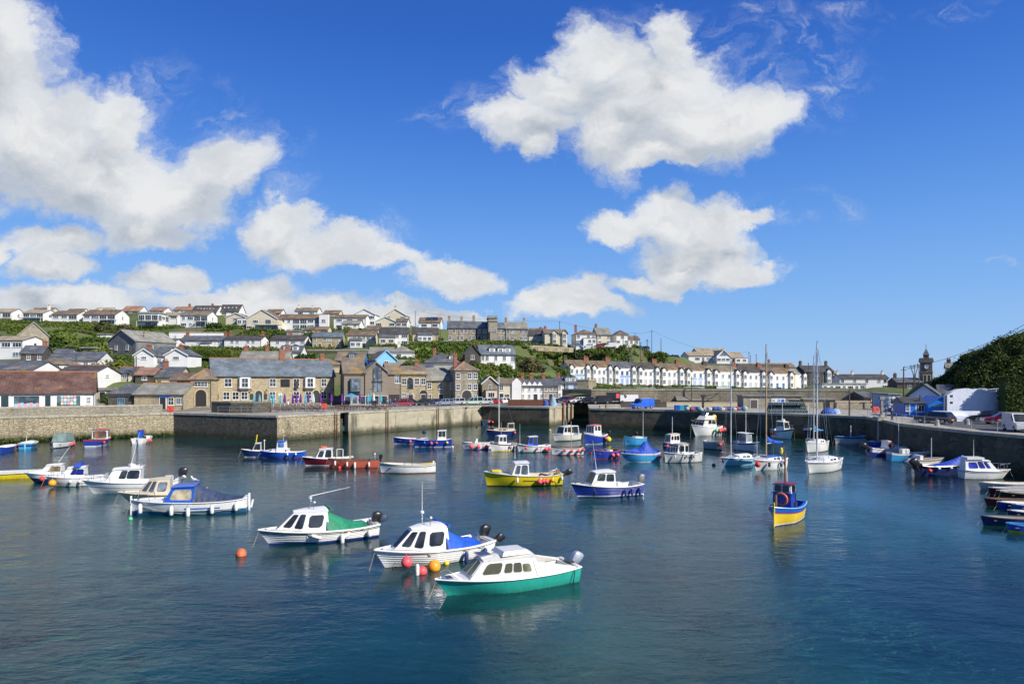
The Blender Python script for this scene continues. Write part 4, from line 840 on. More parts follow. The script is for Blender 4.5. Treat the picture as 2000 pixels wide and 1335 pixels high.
# ---- clock tower
def clock_tower():
 Y=225;x0,x1=xat(1799,Y),xat(1822.5,Y);w=x1 - x0;zb=zat(760,Y);t=empty('clock_tower',(x0,Y,zb),RAD(-24),'dark stone clock tower with pointed lantern and white clock face','clock tower')
 w *= .82;H=zat(701.5,Y)- zb;st=M('tower_stone',(.15,.135,.11),.9,var=.35,vs=1.5,dirt=.3,bump=.5);CTRL.append((x0,Y,zb));CTRL.append((x0,Y+10,zb))
 MB().box(0,w,0,w,-4,H*.55).box(-.1,w+.1,-.1,w+.1,H*.55,H*.6).box(.05,w - .05,.05,w - .05,H*.6,H*.9).box(-.25,w+.25,-.25,w+.25,H*.9,H).build('wall',st,t)
 for i in range(5):
  for y in (-.25,w - .1):MB().box(-.25+i*(w+.5)/5+.1,-.25+(i+.62)*(w+.5)/5+.1,y,y+.35,H,H+.5).build('merlon',st,t)
 MB().box(w*.28,w*.72,w*.28,w*.72,H,H+1.5).build('lantern',RENDER['darkstone'],t)
 top=zat(679,Y)- zb;a,b=w*.23,w*.77
 MB().add([(a,a,H+1.5),(b,a,H+1.5),(b,b,H+1.5),(a,b,H+1.5),(w/2,w/2,top)],[(0,1,4),(1,2,4),(2,3,4),(3,0,4),(3,2,1,0)]).build('spire',ROOF['slate'],t)
 MB().tube((w/2,w/2,top),(w/2,w/2,top+1.2),.04).ball((w/2,w/2,top+.3),.12,6,4).box(w/2 - .35,w/2+.35,w/2 - .02,w/2+.02,top+.8,top+.86).build('weather_vane',DARKM,t)
 Mf=Matrix.Translation((w/2,-.02,H*.76)) @ Matrix.Rotation(RAD(90),4,'X')
 c=MB().lathe([(.85,-.06),(.85,.06)],n=20,M=Mf).build('clock_face',M('clock_white',(.75,.75,.72),.5),t)
 MB().torus((w/2,-.1,H*.76),.88,.09,'y',20,5).build('clock_rim',DARKM,c)
 MB().box(w/2 - .04,w/2+.04,-.13,-.1,H*.76,H*.76+.65).box(w/2,w/2+.45,-.13,-.1,H*.76 - .04,H*.76+.04).build('clock_hand',DARKM,c)
 for i in range(12):
  an=i*math.pi/6;MB().box(w/2+.7*math.sin(an)- .04,w/2+.7*math.sin(an)+.04,-.12,-.09,H*.76+.7*math.cos(an)- .06,H*.76+.7*math.cos(an)+.06).build('hour_mark',DARKM,c)
 for x in (w*.33,w*.67):arch(t,x,-.03,H*.12,.7,H*.36,DARKM,name='lancet_window')
clock_tower()
# ---- right side: bright blue hut, white yard wall
def blue_hut():
 Y=97;bl=M('hut_bright_blue',(.015,.22,.72),.5,var=.08);bd=M('hut_mid_blue',(.02,.14,.5),.5,var=.08)
 x0=xat(1766,Y);x1=xat(1802,Y);x2=xat(1828,Y - 3);H=zat(787,Y)- QZ
 t=empty('quay_hut',(x0,Y,QZ),RAD(-16),'bright blue painted quay hut with yellow lettering on its gable','hut');w=x1 - x0
 MB().box(0,w,0,6,0,H).build('wall',bd,t)
 MB().hexa([(-.2,-.25,H),(w,-.25,H),(w,6,H),(-.2,6,H)],[(-.2,-.25,H+.1),(w,-.25,H+.1),(w,3,H+.85),(-.2,3,H+.85)]).build('roof',ROOF['dark'],t)
 add_window(t,w*.18,-.005,1.25,.55,.9,'sash');add_door(t,w*.42,-.005,0,.8,1.9,bl);add_window(t,w*.75,-.005,1.2,1.2,1.0,'wide')
 g=3.4;o=MB().prism([(w,0),(w+g,0),(w+g,H - .1),(w+g/2,H+1.0),(w,H - .1)],-1.5,5).build('gable_wing',bl,t)
 MB().hexa([(w - .15,-1.7,H - .2),(w+g/2,-1.7,H+1.0),(w+g/2,5,H+1.0),(w - .15,5,H - .2)],[(w - .15,-1.7,H - .08),(w+g/2,-1.7,H+1.12),(w+g/2,5,H+1.12),(w - .15,5,H - .08)]).hexa([(w+g/2,-1.7,H+1.0),(w+g+.15,-1.7,H - .2),(w+g+.15,5,H - .2),(w+g/2,5,H+1.0)],[(w+g/2,-1.7,H+1.12),(w+g+.15,-1.7,H - .08),(w+g+.15,5,H - .08),(w+g/2,5,H+1.12)]).build('gable_roof',bd,o)
 yl=M('lettering_yellow',(.8,.6,.05),.5)
 for i in range(11):MB().box(w+.6+i*.2,w+.74+i*.2,-1.54,-1.505,H*.78+.12*math.sin(math.pi*i/10),H*.78+.22+.12*math.sin(math.pi*i/10)).build('letter',yl,t)
 for i in range(7):MB().box(w+.7+i*.27,w+.88+i*.27,-1.54,-1.505,H*.42,H*.42+.28).build('letter',WHITEP,t)
blue_hut()
WW=M('limewashed_wall',(.66,.70,.78),.8,var=.08,vs=1.2,dirt=.15,bump=.8,bs=3)
def yard():
 Y=92;x0,x1=xat(1850,Y),xat(1952,Y+4)
 t=empty('yard_wall',(x0,Y,QZ),RAD(-2),'tall white limewashed yard wall right of the blue hut','wall');w=x1 - x0;H=zat(759,Y)- QZ
 rows=[];n=14
 top=[H - .9*max(0,1 - i/2.0)+.08*math.sin(i*2.1) for i in range(n+1)]
 mb=MB();
 for i in range(n):a,b=w*i/n,w*(i+1)/n;mb.hexa([(a,0,-.5),(b,0,-.5),(b,.8,-.5),(a,.8,-.5)],[(a,0,top[i]),(b,0,top[i+1]),(b,.8,top[i+1]),(a,.8,top[i])])
 mb.hexa([(w,-1.5,-.5),(w+.9,-1.5,-.5),(w+.9,1,-.5),(w,1,-.5)],[(w,-1.2,H+.3),(w+.6,-1.2,H+1.1),(w+.6,1,H+1.1),(w,1,H+.3)])
 mb.build('wall_face',WW,t)
 for z in (H*.72,H*.5):MB().box(.4,.75,-.03,-.005,z,z+.3).build('vent',DARKM,t)
 t2=empty('yard_wall',(xat(1815,88),87,QZ),RAD(1),'low white wall in front of the tall limewashed wall','wall');w2=xat(1905,88)- xat(1815,88)
 MB().box(0,w2,0,.5,-.3,1.25).box(w2*.3,w2*.72,-1.3,0,-.3,.7).build('wall_face',WW,t2)
yard()
# ================================================================== HILL AND PLANTS
CTRL += [(x,y,3.3) for x in range(-260,121,12) for y in (96,104)]
CTRL += [(x,116,3.5) for x in range(-140,80,10)]+[(x,152,3.4) for x in (-10,0,10,20,30,40,50,60,70,80)]+[(x,161.5,3.4) for x in range(14,84,4)]+[(x,169,6.2) for x in range(16,84,4)]+[(x,190,6.6) for x in range(24,100,8)]+[(x,128,3.5) for x in range(-20,84,8)]
def cp(px,py,Y):CTRL.append((xat(px,Y),Y,zat(py,Y)))
for q in ((1010,678,238),(1060,678,245),(1120,678,248),(1180,679,250),(1240,680,255),(1290,686,262),(1320,690,264),(1335,692,267),(1370,708,270),(1430,712,272),(1480,722,275),(1540,731,275),(1600,745,262),(1010,700,215),(1060,708,215),(1110,702,252),(980,730,180),(1050,738,190),(1090,722,215),
  (860,672,222),(930,674,222),(800,682,205),(860,690,200),(880,712,170),(930,716,180),(1140,706,254),(1200,706,258),(1260,712,262),(1330,716,270),(600,690,212),(500,694,205),(420,694,205),(330,690,200),(150,690,185),(150,650,225),(100,640,240),(250,646,245),(420,652,245),(560,652,245),(680,652,245),
  (1640,766,225),(1700,768,225),(1740,772,200),(1780,772,180),(1820,768,215)):cp(*q)
for x in range(-420,420,25):
 for y,z in ((335,22 if x < 0 else 14),(375,4),(410,-3)):CTRL.append((x,y,z if x < 60 else min(z,5 if x < 110 else -2)))
for y in (230,260,290):CTRL += [(-300,y,26),(-260,y,28 - (260 - y)*.1)]
CTRL += [(x,215,2.5) for x in (130,160,200,250)]+[(x,260,-2) for x in (175,200,230,300)]+[(x,300,-2) for x in (150,180,220)]
for q in ((70,112,3.6),(72,124,3.6),(75,118,6),(78,118,9),(80,118,10.6),(82.5,118,12),(85,118,15),(88,118,16.6),(92,118,17.2),(100,118,17.5),(112,118,17.8),(130,115,18),(90,130,14),(84,132,9),(100,140,15),(120,140,15),(82,108,3.8),(88,108,10),(92,107,13),(98,108,15),(76,140,3.6),(72,150,3.4),(95,99,3.6),(100,98,8),(110,96,11),(130,96,13),(88,100,3.5),(82,160,5),(95,170,7),(120,170,8)):CTRL.append(q)
CT=np.array(CTRL)
def tz(X,Y):
 X=np.atleast_1d(np.asarray(X,float));Y=np.atleast_1d(np.asarray(Y,float));out=np.zeros(len(X))
 for i in range(0,len(X),4000):
  d2=(X[i:i+4000,None] - CT[None,:,0]) ** 2+(Y[i:i+4000,None] - CT[None,:,1]) ** 2+9.0
  w=d2 ** -2.0;out[i:i+4000]=(w*CT[None,:,2]).sum(1)/w.sum(1)
 return out
gx=np.arange(-300,200,2.6);gy=np.arange(104,420,2.6);GX,GY=np.meshgrid(gx,gy)
GZ=tz(GX.ravel(),GY.ravel()).reshape(GX.shape)
GZ += np.where(GZ > 5,0.35*(np.sin(GX*.31+np.sin(GY*.2))*np.cos(GY*.27)),0)
GZ=np.where((GY < 176) & (GX > 6) & (GX < 40) & (GY < 164.5),1.0,GZ);far=GY > 330;GZ=np.where(far,np.maximum(GZ,3.56),np.where(GZ < 3.62,0,GZ))
def hill_material():
 m=bpy.data.materials.new('hill_grass');m.use_nodes=True;t=NT(m.node_tree);b=t.n['Principled BSDF'];pos=t.new('ShaderNodeNewGeometry').outputs['Position']
 n1=t.noise(pos,0.06,5,.6);n2=t.noise(pos,0.5,5,.65);n3=t.noise(pos,0.11,4,.6)
 c=t.mix(t.smooth(n1.outputs[0],.4,.6),(.065,.10,.025),(.13,.165,.045));c=t.mix(t.smooth(n3.outputs[0],.52,.66),c,(.16,.13,.07));c=t.mix(t.math('MULTIPLY',n2.outputs[0],.7),c,(.035,.05,.014))
 t.l.new(c,b.inputs['Base Color']);b.inputs['Roughness'].default_value=.95;zp=t.new('ShaderNodeSeparateXYZ',{0:pos}).outputs[2];c=t.mix(t.smooth(zp,5.6,4.7),c,t.mix(n2.outputs[0],(.11,.105,.095),(.24,.225,.19)));t.l.new(c,b.inputs['Base Color']);bp=t.new('ShaderNodeBump',{'Strength':.8,'Distance':.4,'Height':n2.outputs[0]});t.l.new(bp.outputs[0],b.inputs['Normal']);return m
hm=MB();hm.grid([[(GX[i,j],GY[i,j],GZ[i,j]) for j in range(GX.shape[1])] for i in range(GX.shape[0])])
low=(GZ.ravel()< 3.55);hm.f=[f for f in hm.f if not (low[f[0]] or low[f[1]] or low[f[2]] or low[f[3]])] if True else hm.f
obj('hillside',hm.mesh('hillside',hill_material(),True,fix=False),kind='structure')
_S={}
def leaf_cloud(seed,n,rx,ry,rz_,size,lumps=7,shell=.55):
 """leaf sized quads spread through a lumpy crown; returns verts, faces"""
 r=np.random.default_rng(seed);cen=r.normal(size=(lumps,3));cen /= np.linalg.norm(cen,axis=1)[:,None];cen *= r.uniform(.25,.62,(lumps,1));cen[:,2]=np.abs(cen[:,2])*.9
 rad=r.uniform(.33,.55,lumps);k=r.integers(0,lumps,n);d=r.normal(size=(n,3));d /= np.linalg.norm(d,axis=1)[:,None]
 q=cen[k]+d*(rad[k]*r.uniform(shell,1.05,n))[:,None];q *= np.array([rx,ry,rz_]);q[:,2]=np.maximum(q[:,2],-.1)
 nn=d+r.normal(size=(n,3))*.45;nn /= np.linalg.norm(nn,axis=1)[:,None];a=np.cross(nn,r.normal(size=(n,3)));a /= np.linalg.norm(a,axis=1)[:,None];b=np.cross(nn,a)
 s=size*r.uniform(.6,1.3,(n,1));vs=np.stack([q - a*s,q+b*s*.55,q+a*s,q - b*s*.55],1).reshape(-1,3);return vs
def quads_mesh(name,vs,m):
 me=bpy.data.meshes.new(name);n=len(vs) // 4;me.vertices.add(len(vs));me.vertices.foreach_set('co',np.ascontiguousarray(vs,dtype=np.float32).ravel());me.loops.add(4*n);me.loops.foreach_set('vertex_index',np.arange(4*n,dtype=np.int32));me.polygons.add(n);me.polygons.foreach_set('loop_start',np.arange(0,4*n,4,dtype=np.int32));me.materials.append(m);me.update(calc_edges=True);me.validate();return me
L_GREEN=leafmat('leaves_green',(.08,.135,.02),(.17,.25,.035),.3,(.25,.27,.05));L_DARK=leafmat('leaves_dark',(.03,.06,.012),(.06,.11,.02),.3,(.09,.12,.025));L_GOLD=leafmat('leaves_gold',(.13,.15,.015),(.26,.24,.02),.3,(.2,.13,.03))
L_IVY=leafmat('leaves_ivy',(.03,.055,.01),(.07,.115,.016),.2,(.12,.15,.025));L_PALM=leafmat('leaves_palm',(.045,.08,.02),(.09,.13,.03),.5);L_BROWN=leafmat('leaves_scrub',(.10,.10,.035),(.18,.15,.07),.25,(.08,.12,.025));BARK=M('bark',(.09,.07,.05),.95,var=.3,vs=4)
def scrub(name,mat,regions,n,size,seed,leafs=46,rr=(.7,1.7),thr=-.05,lift=0):
 r=np.random.default_rng(seed);out=[]
 pts=[]
 for (x0,x1,y0,y1,wgt) in regions:
  k=int(n*wgt);pts.append(np.stack([r.uniform(x0,x1,k),r.uniform(y0,y1,k)],1))
 P2=np.concatenate(pts);Z=tz(P2[:,0],P2[:,1]);ok=np.ones(len(P2),bool)
 for fx,fy,fr in FOOT:ok &= ((P2[:,0] - fx) ** 2+(P2[:,1] - fy) ** 2)> (fr*(.45 if name == 'bank_ivy' else 1)+.4) ** 2
 ok &= Z > 4.2
 nz=np.array([mnoise.noise(Vector((x*.07,y*.07,seed))) for x,y in P2]);ok &= nz > thr
 P2,Z=P2[ok],Z[ok];base=[leaf_cloud(seed+i,leafs,1,1,.85,size,4) for i in range(8)]
 for i,((x,y),z) in enumerate(zip(P2,Z)):
  R_=r.uniform(*rr);b=base[i % 8];a=r.uniform(0,6.28);ca,sa=math.cos(a),math.sin(a)
  c=b.reshape(-1,4,3).mean(1,keepdims=True);o=(c*R_+(b.reshape(-1,4,3)- c));q=o.reshape(-1,3)
  out.append(np.stack([q[:,0]*ca - q[:,1]*sa+x,q[:,0]*sa+q[:,1]*ca+y,q[:,2]+z+lift],1))
 o=obj(name,quads_mesh(name,np.concatenate(out),mat));tag(o,kind='stuff');return o
tag(scrub('cliff_undergrowth',L_GREEN,[(5,84,240,272,.8),(-16,30,176,234,.45),(-45,-5,165,225,.3),(-170,-95,172,245,.5),(-120,-20,236,256,.12),(-230,-150,225,262,.25),(-165,-60,172,262,.5)],6200,.30,11,thr=-.2),'green bushy undergrowth covering the banks between the houses','undergrowth')
tag(scrub('brown_scrub',L_BROWN,[(5,100,232,275,.7),(-16,28,180,230,.3),(-150,-60,180,245,.3)],1800,.27,23,thr=-.02),'brownish scrub on the bank above the white terrace','undergrowth')
tag(scrub('bank_ivy',L_IVY,[(73,104,97,130,.75),(100,132,94,142,.25)],5200,.22,31,60,(.7,2.4),thr=-2),'dark ivy and trees covering the steep bank at the right edge','undergrowth')
tag(scrub('garden_plants',L_GREEN,[(20,120,200,262,1.0)],900,.25,47,36,(.4,.9),thr=.02),'low garden plants in front of the white terrace','plants')
BUSH=[quads_mesh('bush',leaf_cloud(60+i,900,2.2,2.0,2.0,.26,9),mm) for i,mm in enumerate((L_GREEN,L_DARK,L_GOLD,L_BROWN))]
def bush(px,py,Y,s,k,label,group=None):
 x=xat(px,Y);z=float(tz([x],[Y])[0]);o=obj('bush',BUSH[k],None,(x,Y,min(z,zat(py,Y)+.3)));o.rotation_euler=(0,0,px*1.7);o.scale=(s,s,s*.9);tag(o,label,'bush',group)
for q in ((196,720,148,2.0,2,'big golden green bush left of the cream cottage'),(222,720,150,2.2,2,'golden bush touching the big golden green bush'),(247,722,150,1.7,2,'bright yellow green bush under the telegraph pole'),(306,716,152,1.3,0,'green bush in front of the left white gable'),(346,716,152,1.2,3,'olive bush in front of the right white gable'),
  (95,652,200,2.6,1,'dark bush beside the chapel gable'),(125,655,205,2.8,0,'green bush to the right of the chapel'),(150,672,190,2.4,1,'dark bush below the hilltop balconies'),(185,676,185,2.6,0,'rounded green bush left of the slate hung house'),(175,700,170,1.7,1,'dark bush under the rounded green bush'),(240,640,235,2.2,3,'olive bush beneath the balcony house'),(205,632,240,2.0,3,'brownish bush at the foot of the balcony house'),(420,632,255,1.7,1,'dark bush between the white and the cream hilltop houses'),(545,652,240,1.8,0,'bush below the big cream gabled house'),
  (606,652,238,1.9,1,'dark bush below the long white hilltop house'),(655,652,235,1.7,1,'dark green bush left of the pale pink house'),(672,655,235,1.5,0,'palm like bush under the box shaped house'),(820,700,195,2.9,0,'large bush between the hip roofed bungalow and the institute'),(845,700,190,2.6,0,'green bush on the bank above the warehouse'),(806,716,165,2.2,0,'bush right of the light blue gable'),(700,690,200,1.6,1,'dark bush under the pink house'),(598,705,180,2.0,1,'dark bush behind the dormered white house'),
  (1090,700,245,2.7,0,'broad bright bush on the bank above the terrace end'),(1125,700,248,2.6,1,'dark round bush beside the broad bright bush'),(1210,712,250,2.2,3,'brown bush on the slope above the terrace'),(1040,712,205,2.4,3,'brownish bush above the far quay houses'),(1180,676,258,1.4,1,'clipped dark bush in front of the cream house on the cliff road'),(300,740,134,1.2,2,'yellow shrub beside the telegraph pole'),(255,760,122,1.5,0,'green shrub behind the low stone workshop'),(222,764,122,1.4,1,'dark shrub left behind the low stone workshop'),(1712,768,215,1.2,0,'bush beside the low white building'),(1760,800,110,.9,1,'dark bush left of the blue hut')):bush(*q)
def palm(px,py,Y,h,label,heads=1):
 x=xat(px,Y);t=empty('cabbage_palm',(x,Y,zat(py,Y)),0,label,'palm');tk=MB();r=random.Random(px)
 for hd in range(heads):
  ox=(hd - (heads - 1)/2)*1.1;top=Vector((ox,0,h+.2*hd));tk.tube((0,0,-.5),(ox*.3,0,h*.6),.16,.12,6);tk.tube((ox*.3,0,h*.6),top,.12,.09,6)
  fr=MB()
  for i in range(46):
   a=r.uniform(0,6.28);e=r.uniform(-.5,1.4);L=r.uniform(.8,1.3);d=Vector((math.cos(a)*math.cos(e),math.sin(a)*math.cos(e),math.sin(e)));p1=top+d*L*.55;p2=top+d*L - Vector((0,0,.25));sd_=d.cross(Vector((0,0,1))).normalized()*.05
   fr.add([top,p1 - sd_,p1+sd_,p2],[(0,1,2),(1,3,2)])
  fr.build('fronds',L_PALM,t)
 tk.build('trunk',BARK,t)
palm(276,642,245,3.5,'cabbage palm right of the balcony houses on the ridge');palm(1264,680,250,2.6,'cabbage palm standing alone at the end of the cliff road');palm(1217,672,250,2.5,'cabbage palm before the hipped white house');palm(1786,752,205,5.5,'spreading palm tree left of the clock tower',3);palm(663,655,236,2.5,'cabbage palm in the garden under the box shaped house',2);palm(1178,752,225,2.2,'young palm in a terrace garden');palm(1290,756,228,3.2,'tall palm in front of the middle of the terrace')
def hedge(px0,px1,py,Y,h,label,m):
 x0,x1=xat(px0,Y),xat(px1,Y);w=x1 - x0;vs=[];r=np.random.default_rng(int(px0));n=int(w*h*150);u=r.uniform(0,1,n);v=r.uniform(0,1,n);f=r.integers(0,3,n)
 q=np.stack([u*w,np.where(f == 0,0,np.where(f == 1,v*1.5,1.5)),np.where(f == 1,h,v*h)],1)+r.normal(size=(n,3))*.08;nn=r.normal(size=(n,3));nn /= np.linalg.norm(nn,axis=1)[:,None];a=np.cross(nn,r.normal(size=(n,3)));a /= np.linalg.norm(a,axis=1)[:,None];b=np.cross(nn,a);s=.15
 vs=np.stack([q - a*s,q+b*s*.6,q+a*s,q - b*s*.6],1).reshape(-1,3);o=obj('hedge',quads_mesh('hedge',vs,m),None,(x0,Y,zat(py,Y)));tag(o,label,'hedge');MB().box(.1,w - .1,.12,1.4,-.5,h - .12).build('hedge_core',m,o)  # solid core box added inside the leaf shell so it isn't see-through
hedge(1964,2060,809,89,4.9,'tall clipped green hedge behind the parked cars at the right edge',L_IVY);hedge(375,452,696,190,1.8,'bright clipped hedge below the white cottages',L_GREEN);hedge(270,300,642,250,1.2,'low hedge below the flat roofed white house',L_DARK)
wall_run([Vector((xat(1098,172),172,0)),Vector((xat(1155,166),166,0)),Vector((xat(1300,166),166,0)),Vector((xat(1480,162),162,0)),Vector((xat(1660,156),156,0))],stone('promenade_wall',(.36,.31,.22),(.26,.22,.15),(.33,.29,.21),1.8,1.7,stain=.45,bump=.6),'long pale stone retaining wall below the terrace gardens',z0=3.0,z1=6.7,thick=1.0,name='retaining_wall')
wall_run([Vector((xat(1100,190),190,0)),Vector((xat(1118,186),186,0)),Vector((xat(1150,184),184,0)),Vector((xat(1165,190),190,0))],HW_L,'curved stone wall end left of the terrace gardens',z0=3.0,z1=9.2,thick=1.0,name='retaining_wall')
wall_run([Vector((xat(1440,270),270,0)),Vector((xat(1540,272),272,0))],stone('headland_wall',(.2,.17,.13),(.13,.11,.08),(.2,.18,.14),1.8,stain=.4),'dark stone retaining wall right of the headland bungalow',z0=6,z1=zat(709,270),name='retaining_wall')
wall_run([Vector((xat(860,224),224,0)),Vector((xat(1040,228),228,0)),Vector((xat(1120,244),244,0))],HW_L,'low stone wall edging the road in front of the institute',z0=zat(678,226)- 1,z1=zat(673.5,224),name='road_wall',thick=.4)
wall_run([Vector((xat(330,236),236,0)),Vector((xat(440,238),238,0))],RENDER['white'],'white garden wall under the hilltop houses',z0=zat(655,236)- 1,z1=zat(648,236),name='garden_wall',thick=.4)
wall_run([Vector((xat(600,205),205,0)),Vector((xat(735,205),205,0))],HW_D,'dark stone wall below the tan and pink houses',z0=zat(694,205)- 1,z1=zat(683,205),name='garden_wall',thick=.4)
# ================================================================== BOATS
def paint(name,col,dirt=.2,rough=.35):return M('paint_'+name,col,rough,var=.07,vs=1.5,dirt=dirt,spec=.5,coat=.25)
PC={'white':paint('white',(.80,.80,.77)),'offwhite':paint('offwhite',(.66,.65,.60),.3),'cream':paint('cream',(.62,.54,.39),.2),'navy':paint('navy',(.012,.028,.13)),'blue':paint('blue',(.015,.10,.52)),'royal':paint('royal',(.014,.045,.32)),'cyan':paint('cyan',(.04,.30,.58)),'ltblue':paint('ltblue',(.24,.52,.68)),
 'teal':paint('teal',(.03,.44,.34),.25),'red':paint('red',(.42,.03,.025)),'maroon':paint('maroon',(.16,.012,.03)),'salmon':paint('salmon',(.58,.13,.08),.25),'yellow':paint('yellow',(.78,.60,.012)),'gold':paint('gold',(.82,.58,.03)),'orange':paint('orange',(.80,.20,.03)),'green':paint('green',(.02,.16,.07)),'dkgreen':paint('dkgreen',(.015,.06,.035)),
 'grey':paint('grey',(.26,.30,.31),.3),'black':paint('black',(.015,.015,.017)),'brown':paint('brown',(.16,.09,.045),.3),'antifoul_blue':paint('antifoul_blue',(.02,.12,.28),.4),'antifoul_red':paint('antifoul_red',(.30,.06,.04),.4),'antifoul_black':paint('antifoul_black',(.025,.028,.03),.3),'wood':wood('boat_wood',(.30,.18,.08),(.38,.24,.11),.12)}
RUBB=M('rubber_black',(.02,.02,.02),.7);VINYL={'white':M('fender_white',(.74,.73,.68),.5,dirt=.25,vs=4),'navy':M('fender_navy',(.02,.035,.15),.5),'pink':M('buoy_pink',(.82,.10,.11),.45,dirt=.15,vs=4),'red':M('buoy_red',(.72,.05,.04),.45,dirt=.15),'orange':M('buoy_orange',(.85,.36,.02),.45,dirt=.2,vs=4),'yellow':M('buoy_yellow',(.8,.6,.03),.5),'green':M('buoy_green',(.1,.6,.25),.5),'black':RUBB,'blue':M('buoy_blue',(.03,.2,.6),.5)}
def tarpmat(name,col):
 k='tarp_'+name
 if k in _mc:return _mc[k]
 m=bpy.data.materials.new(k);m.use_nodes=True;t=NT(m.node_tree);b=t.n['Principled BSDF'];co=t.new('ShaderNodeTexCoord').outputs['Object']
 n=t.noise(t.scale(co,(1,1,.6)),1.6,5,.6,1.2);c=t.mix(t.smooth(n.outputs[0],.3,.7),tuple(x*.75 for x in col),tuple(x*1.2 for x in col));t.l.new(c,b.inputs['Base Color']);b.inputs['Roughness'].default_value=.6
 w=t.new('ShaderNodeTexWave',{'Vector':co,'Scale':.9,'Distortion':5.0,'Detail':3.0});h=t.math('ADD',n.outputs[0],t.math('MULTIPLY',w.outputs['Fac'],.12));bp=t.new('ShaderNodeBump',{'Strength':.9,'Distance':.12,'Height':h});t.l.new(bp.outputs[0],b.inputs['Normal']);_mc[k]=m;return m
TARP={'blue':tarpmat('blue',(.012,.10,.58)),'navy':tarpmat('navy',(.04,.058,.115)),'green':tarpmat('green',(.02,.24,.12)),'royal':tarpmat('royal',(.012,.06,.42)),'grey':tarpmat('grey',(.17,.24,.22)),'cyan':tarpmat('cyan',(.03,.25,.5))}
ROPE=M('rope',(.33,.29,.2),.9);STEEL=M('stainless',(.6,.6,.6),.25,metal=.9);ALU=M('mast_alloy',(.62,.62,.60),.4,metal=.3);MASTW=M('mast_wood',(.45,.32,.16),.5)
def half_beam(t,B,ts,bowp):
 if t < .45:return B*(ts+(1 - ts)*math.sin(math.pi/2*t/.45))
 return B*max(.012,(1 - ((t - .45)/.55) ** bowp))
class Hull:
 """local frame: x from stern (0) to bow (L), y to port, z up from the waterline"""
 def __init__(s,L,B,fb=.6,fs=.45,rake=.5,ts=.82,bowp=2.4,flare=.10,draft=.3,dbl=False,sternrake=0.0):
  s.L,s.B,s.fb,s.fs,s.rake,s.ts,s.bowp,s.flare,s.draft,s.dbl,s.sr=L,B/2,fb,fs,rake,ts,bowp,flare,draft,dbl,sternrake
 def sheer(s,t):return s.fs+(s.fb - s.fs)*max(0,(t - .25)/.75) ** 1.7+(.16*s.fs*((.25 - t)/.25) ** 2 if t < .25 else 0)
 def hb(s,t):
  if s.dbl and t < .3:return max(.02,s.B*math.sin(math.pi/2*(t/.3)) ** .6)
  return half_beam(t,s.B,s.ts,s.bowp)
 def pt(s,t,k,side=1,inset=0.0):
  """k 0 keel .. 1 sheer"""
  sh=s.sheer(t);z=-s.draft+(sh+s.draft)*k;w=s.hb(t);ex=.12+.80*max(0,(t - .5)/.5) ** 1.3
  y=w*(max(k,0) ** ex)*(1 - s.flare*(1 - k));x=s.L*t - s.rake*(1 - k)*max(0,(t - .55)/.45) ** 1.5*1.0+s.sr*(1 - k)*max(0,(.12 - t)/.12)
  if s.dbl:x += s.rake*.6*(1 - k)*max(0,(.25 - t)/.25) ** 1.5
  y=max(0,y - inset*(1 if w > inset*2 else .4));return Vector((x,y*side,z))
 def kz(s,t,z):return (z+s.draft)/(s.sheer(t)+s.draft)
 def strip(s,klo,khi,n=22,m=4,inset=0.0,grow=0.0,t0=0.0,t1=1.0,stern=True):
  """hull skin between two heights (functions of t giving k), both sides, closed at the stern"""
  mb=MB();ts_=[t0+(t1 - t0)*(i/n) for i in range(n+1)];ts_=[1 - (1 - t) ** 1.15 if t > .0 else 0 for t in ts_] if t1 == 1.0 and t0 == 0.0 else ts_
  def ks(t,j):a,b=klo(t),khi(t);return a+(b - a)*j/m
  for sd in (1,-1):
   rows=[[s.pt(t,ks(t,j),sd,inset)+Vector((0,grow*sd,0)) for j in range(m+1)] for t in ts_]
   if sd == -1:rows=[r[::-1] for r in rows]
   mb.grid(rows)
  if stern and t0 == 0:
   a=[s.pt(0,ks(0,j),1,inset) for j in range(m+1)];b=[s.pt(0,ks(0,j),-1,inset) for j in range(m+1)]
   if grow:a=[q+Vector((-grow,grow,0)) for q in a];b=[q+Vector((-grow,-grow,0)) for q in b]
   mb.grid([b,a])
  return mb
 def rail(s,r,off=0.0,zoff=0.0,n=26,t0=0.0,t1=1.0,k=1.0,stern=True):
  mb=MB();pts={}
  for sd in (1,-1):pts[sd]=[s.pt(t0+(t1 - t0)*i/n,k,sd)+Vector((0,off*sd,zoff)) for i in range(n+1)];mb.path(pts[sd],r,6)
  if stern and t0 == 0 and not s.dbl:mb.tube(pts[1][0],pts[-1][0],r)
  return mb
 def inner(s,t0,t1,zf,inset=.09,n=16):
  """inside skin, sole and bulkheads of an open boat or cockpit"""
  mb=MB();ts_=[t0+(t1 - t0)*i/n for i in range(n+1)];rows=[]
  for t in ts_:
   sh=s.sheer(t)- .01;kf=max(.12,s.kz(t,zf));P=[s.pt(t,1,1,inset),s.pt(t,(1+kf)/2,1,inset),s.pt(t,kf,1,inset),s.pt(t,kf,-1,inset),s.pt(t,(1+kf)/2,-1,inset),s.pt(t,1,-1,inset)]
   if t == ts_[0] and t0 == 0:P=[q+Vector((inset,0,0)) for q in P]
   rows.append(P)
  mb.grid(rows);b=len(mb.v)- 6;mb.f.append((0,1,2,3,4,5));mb.f.append((b,b+1,b+2,b+3,b+4,b+5));return mb
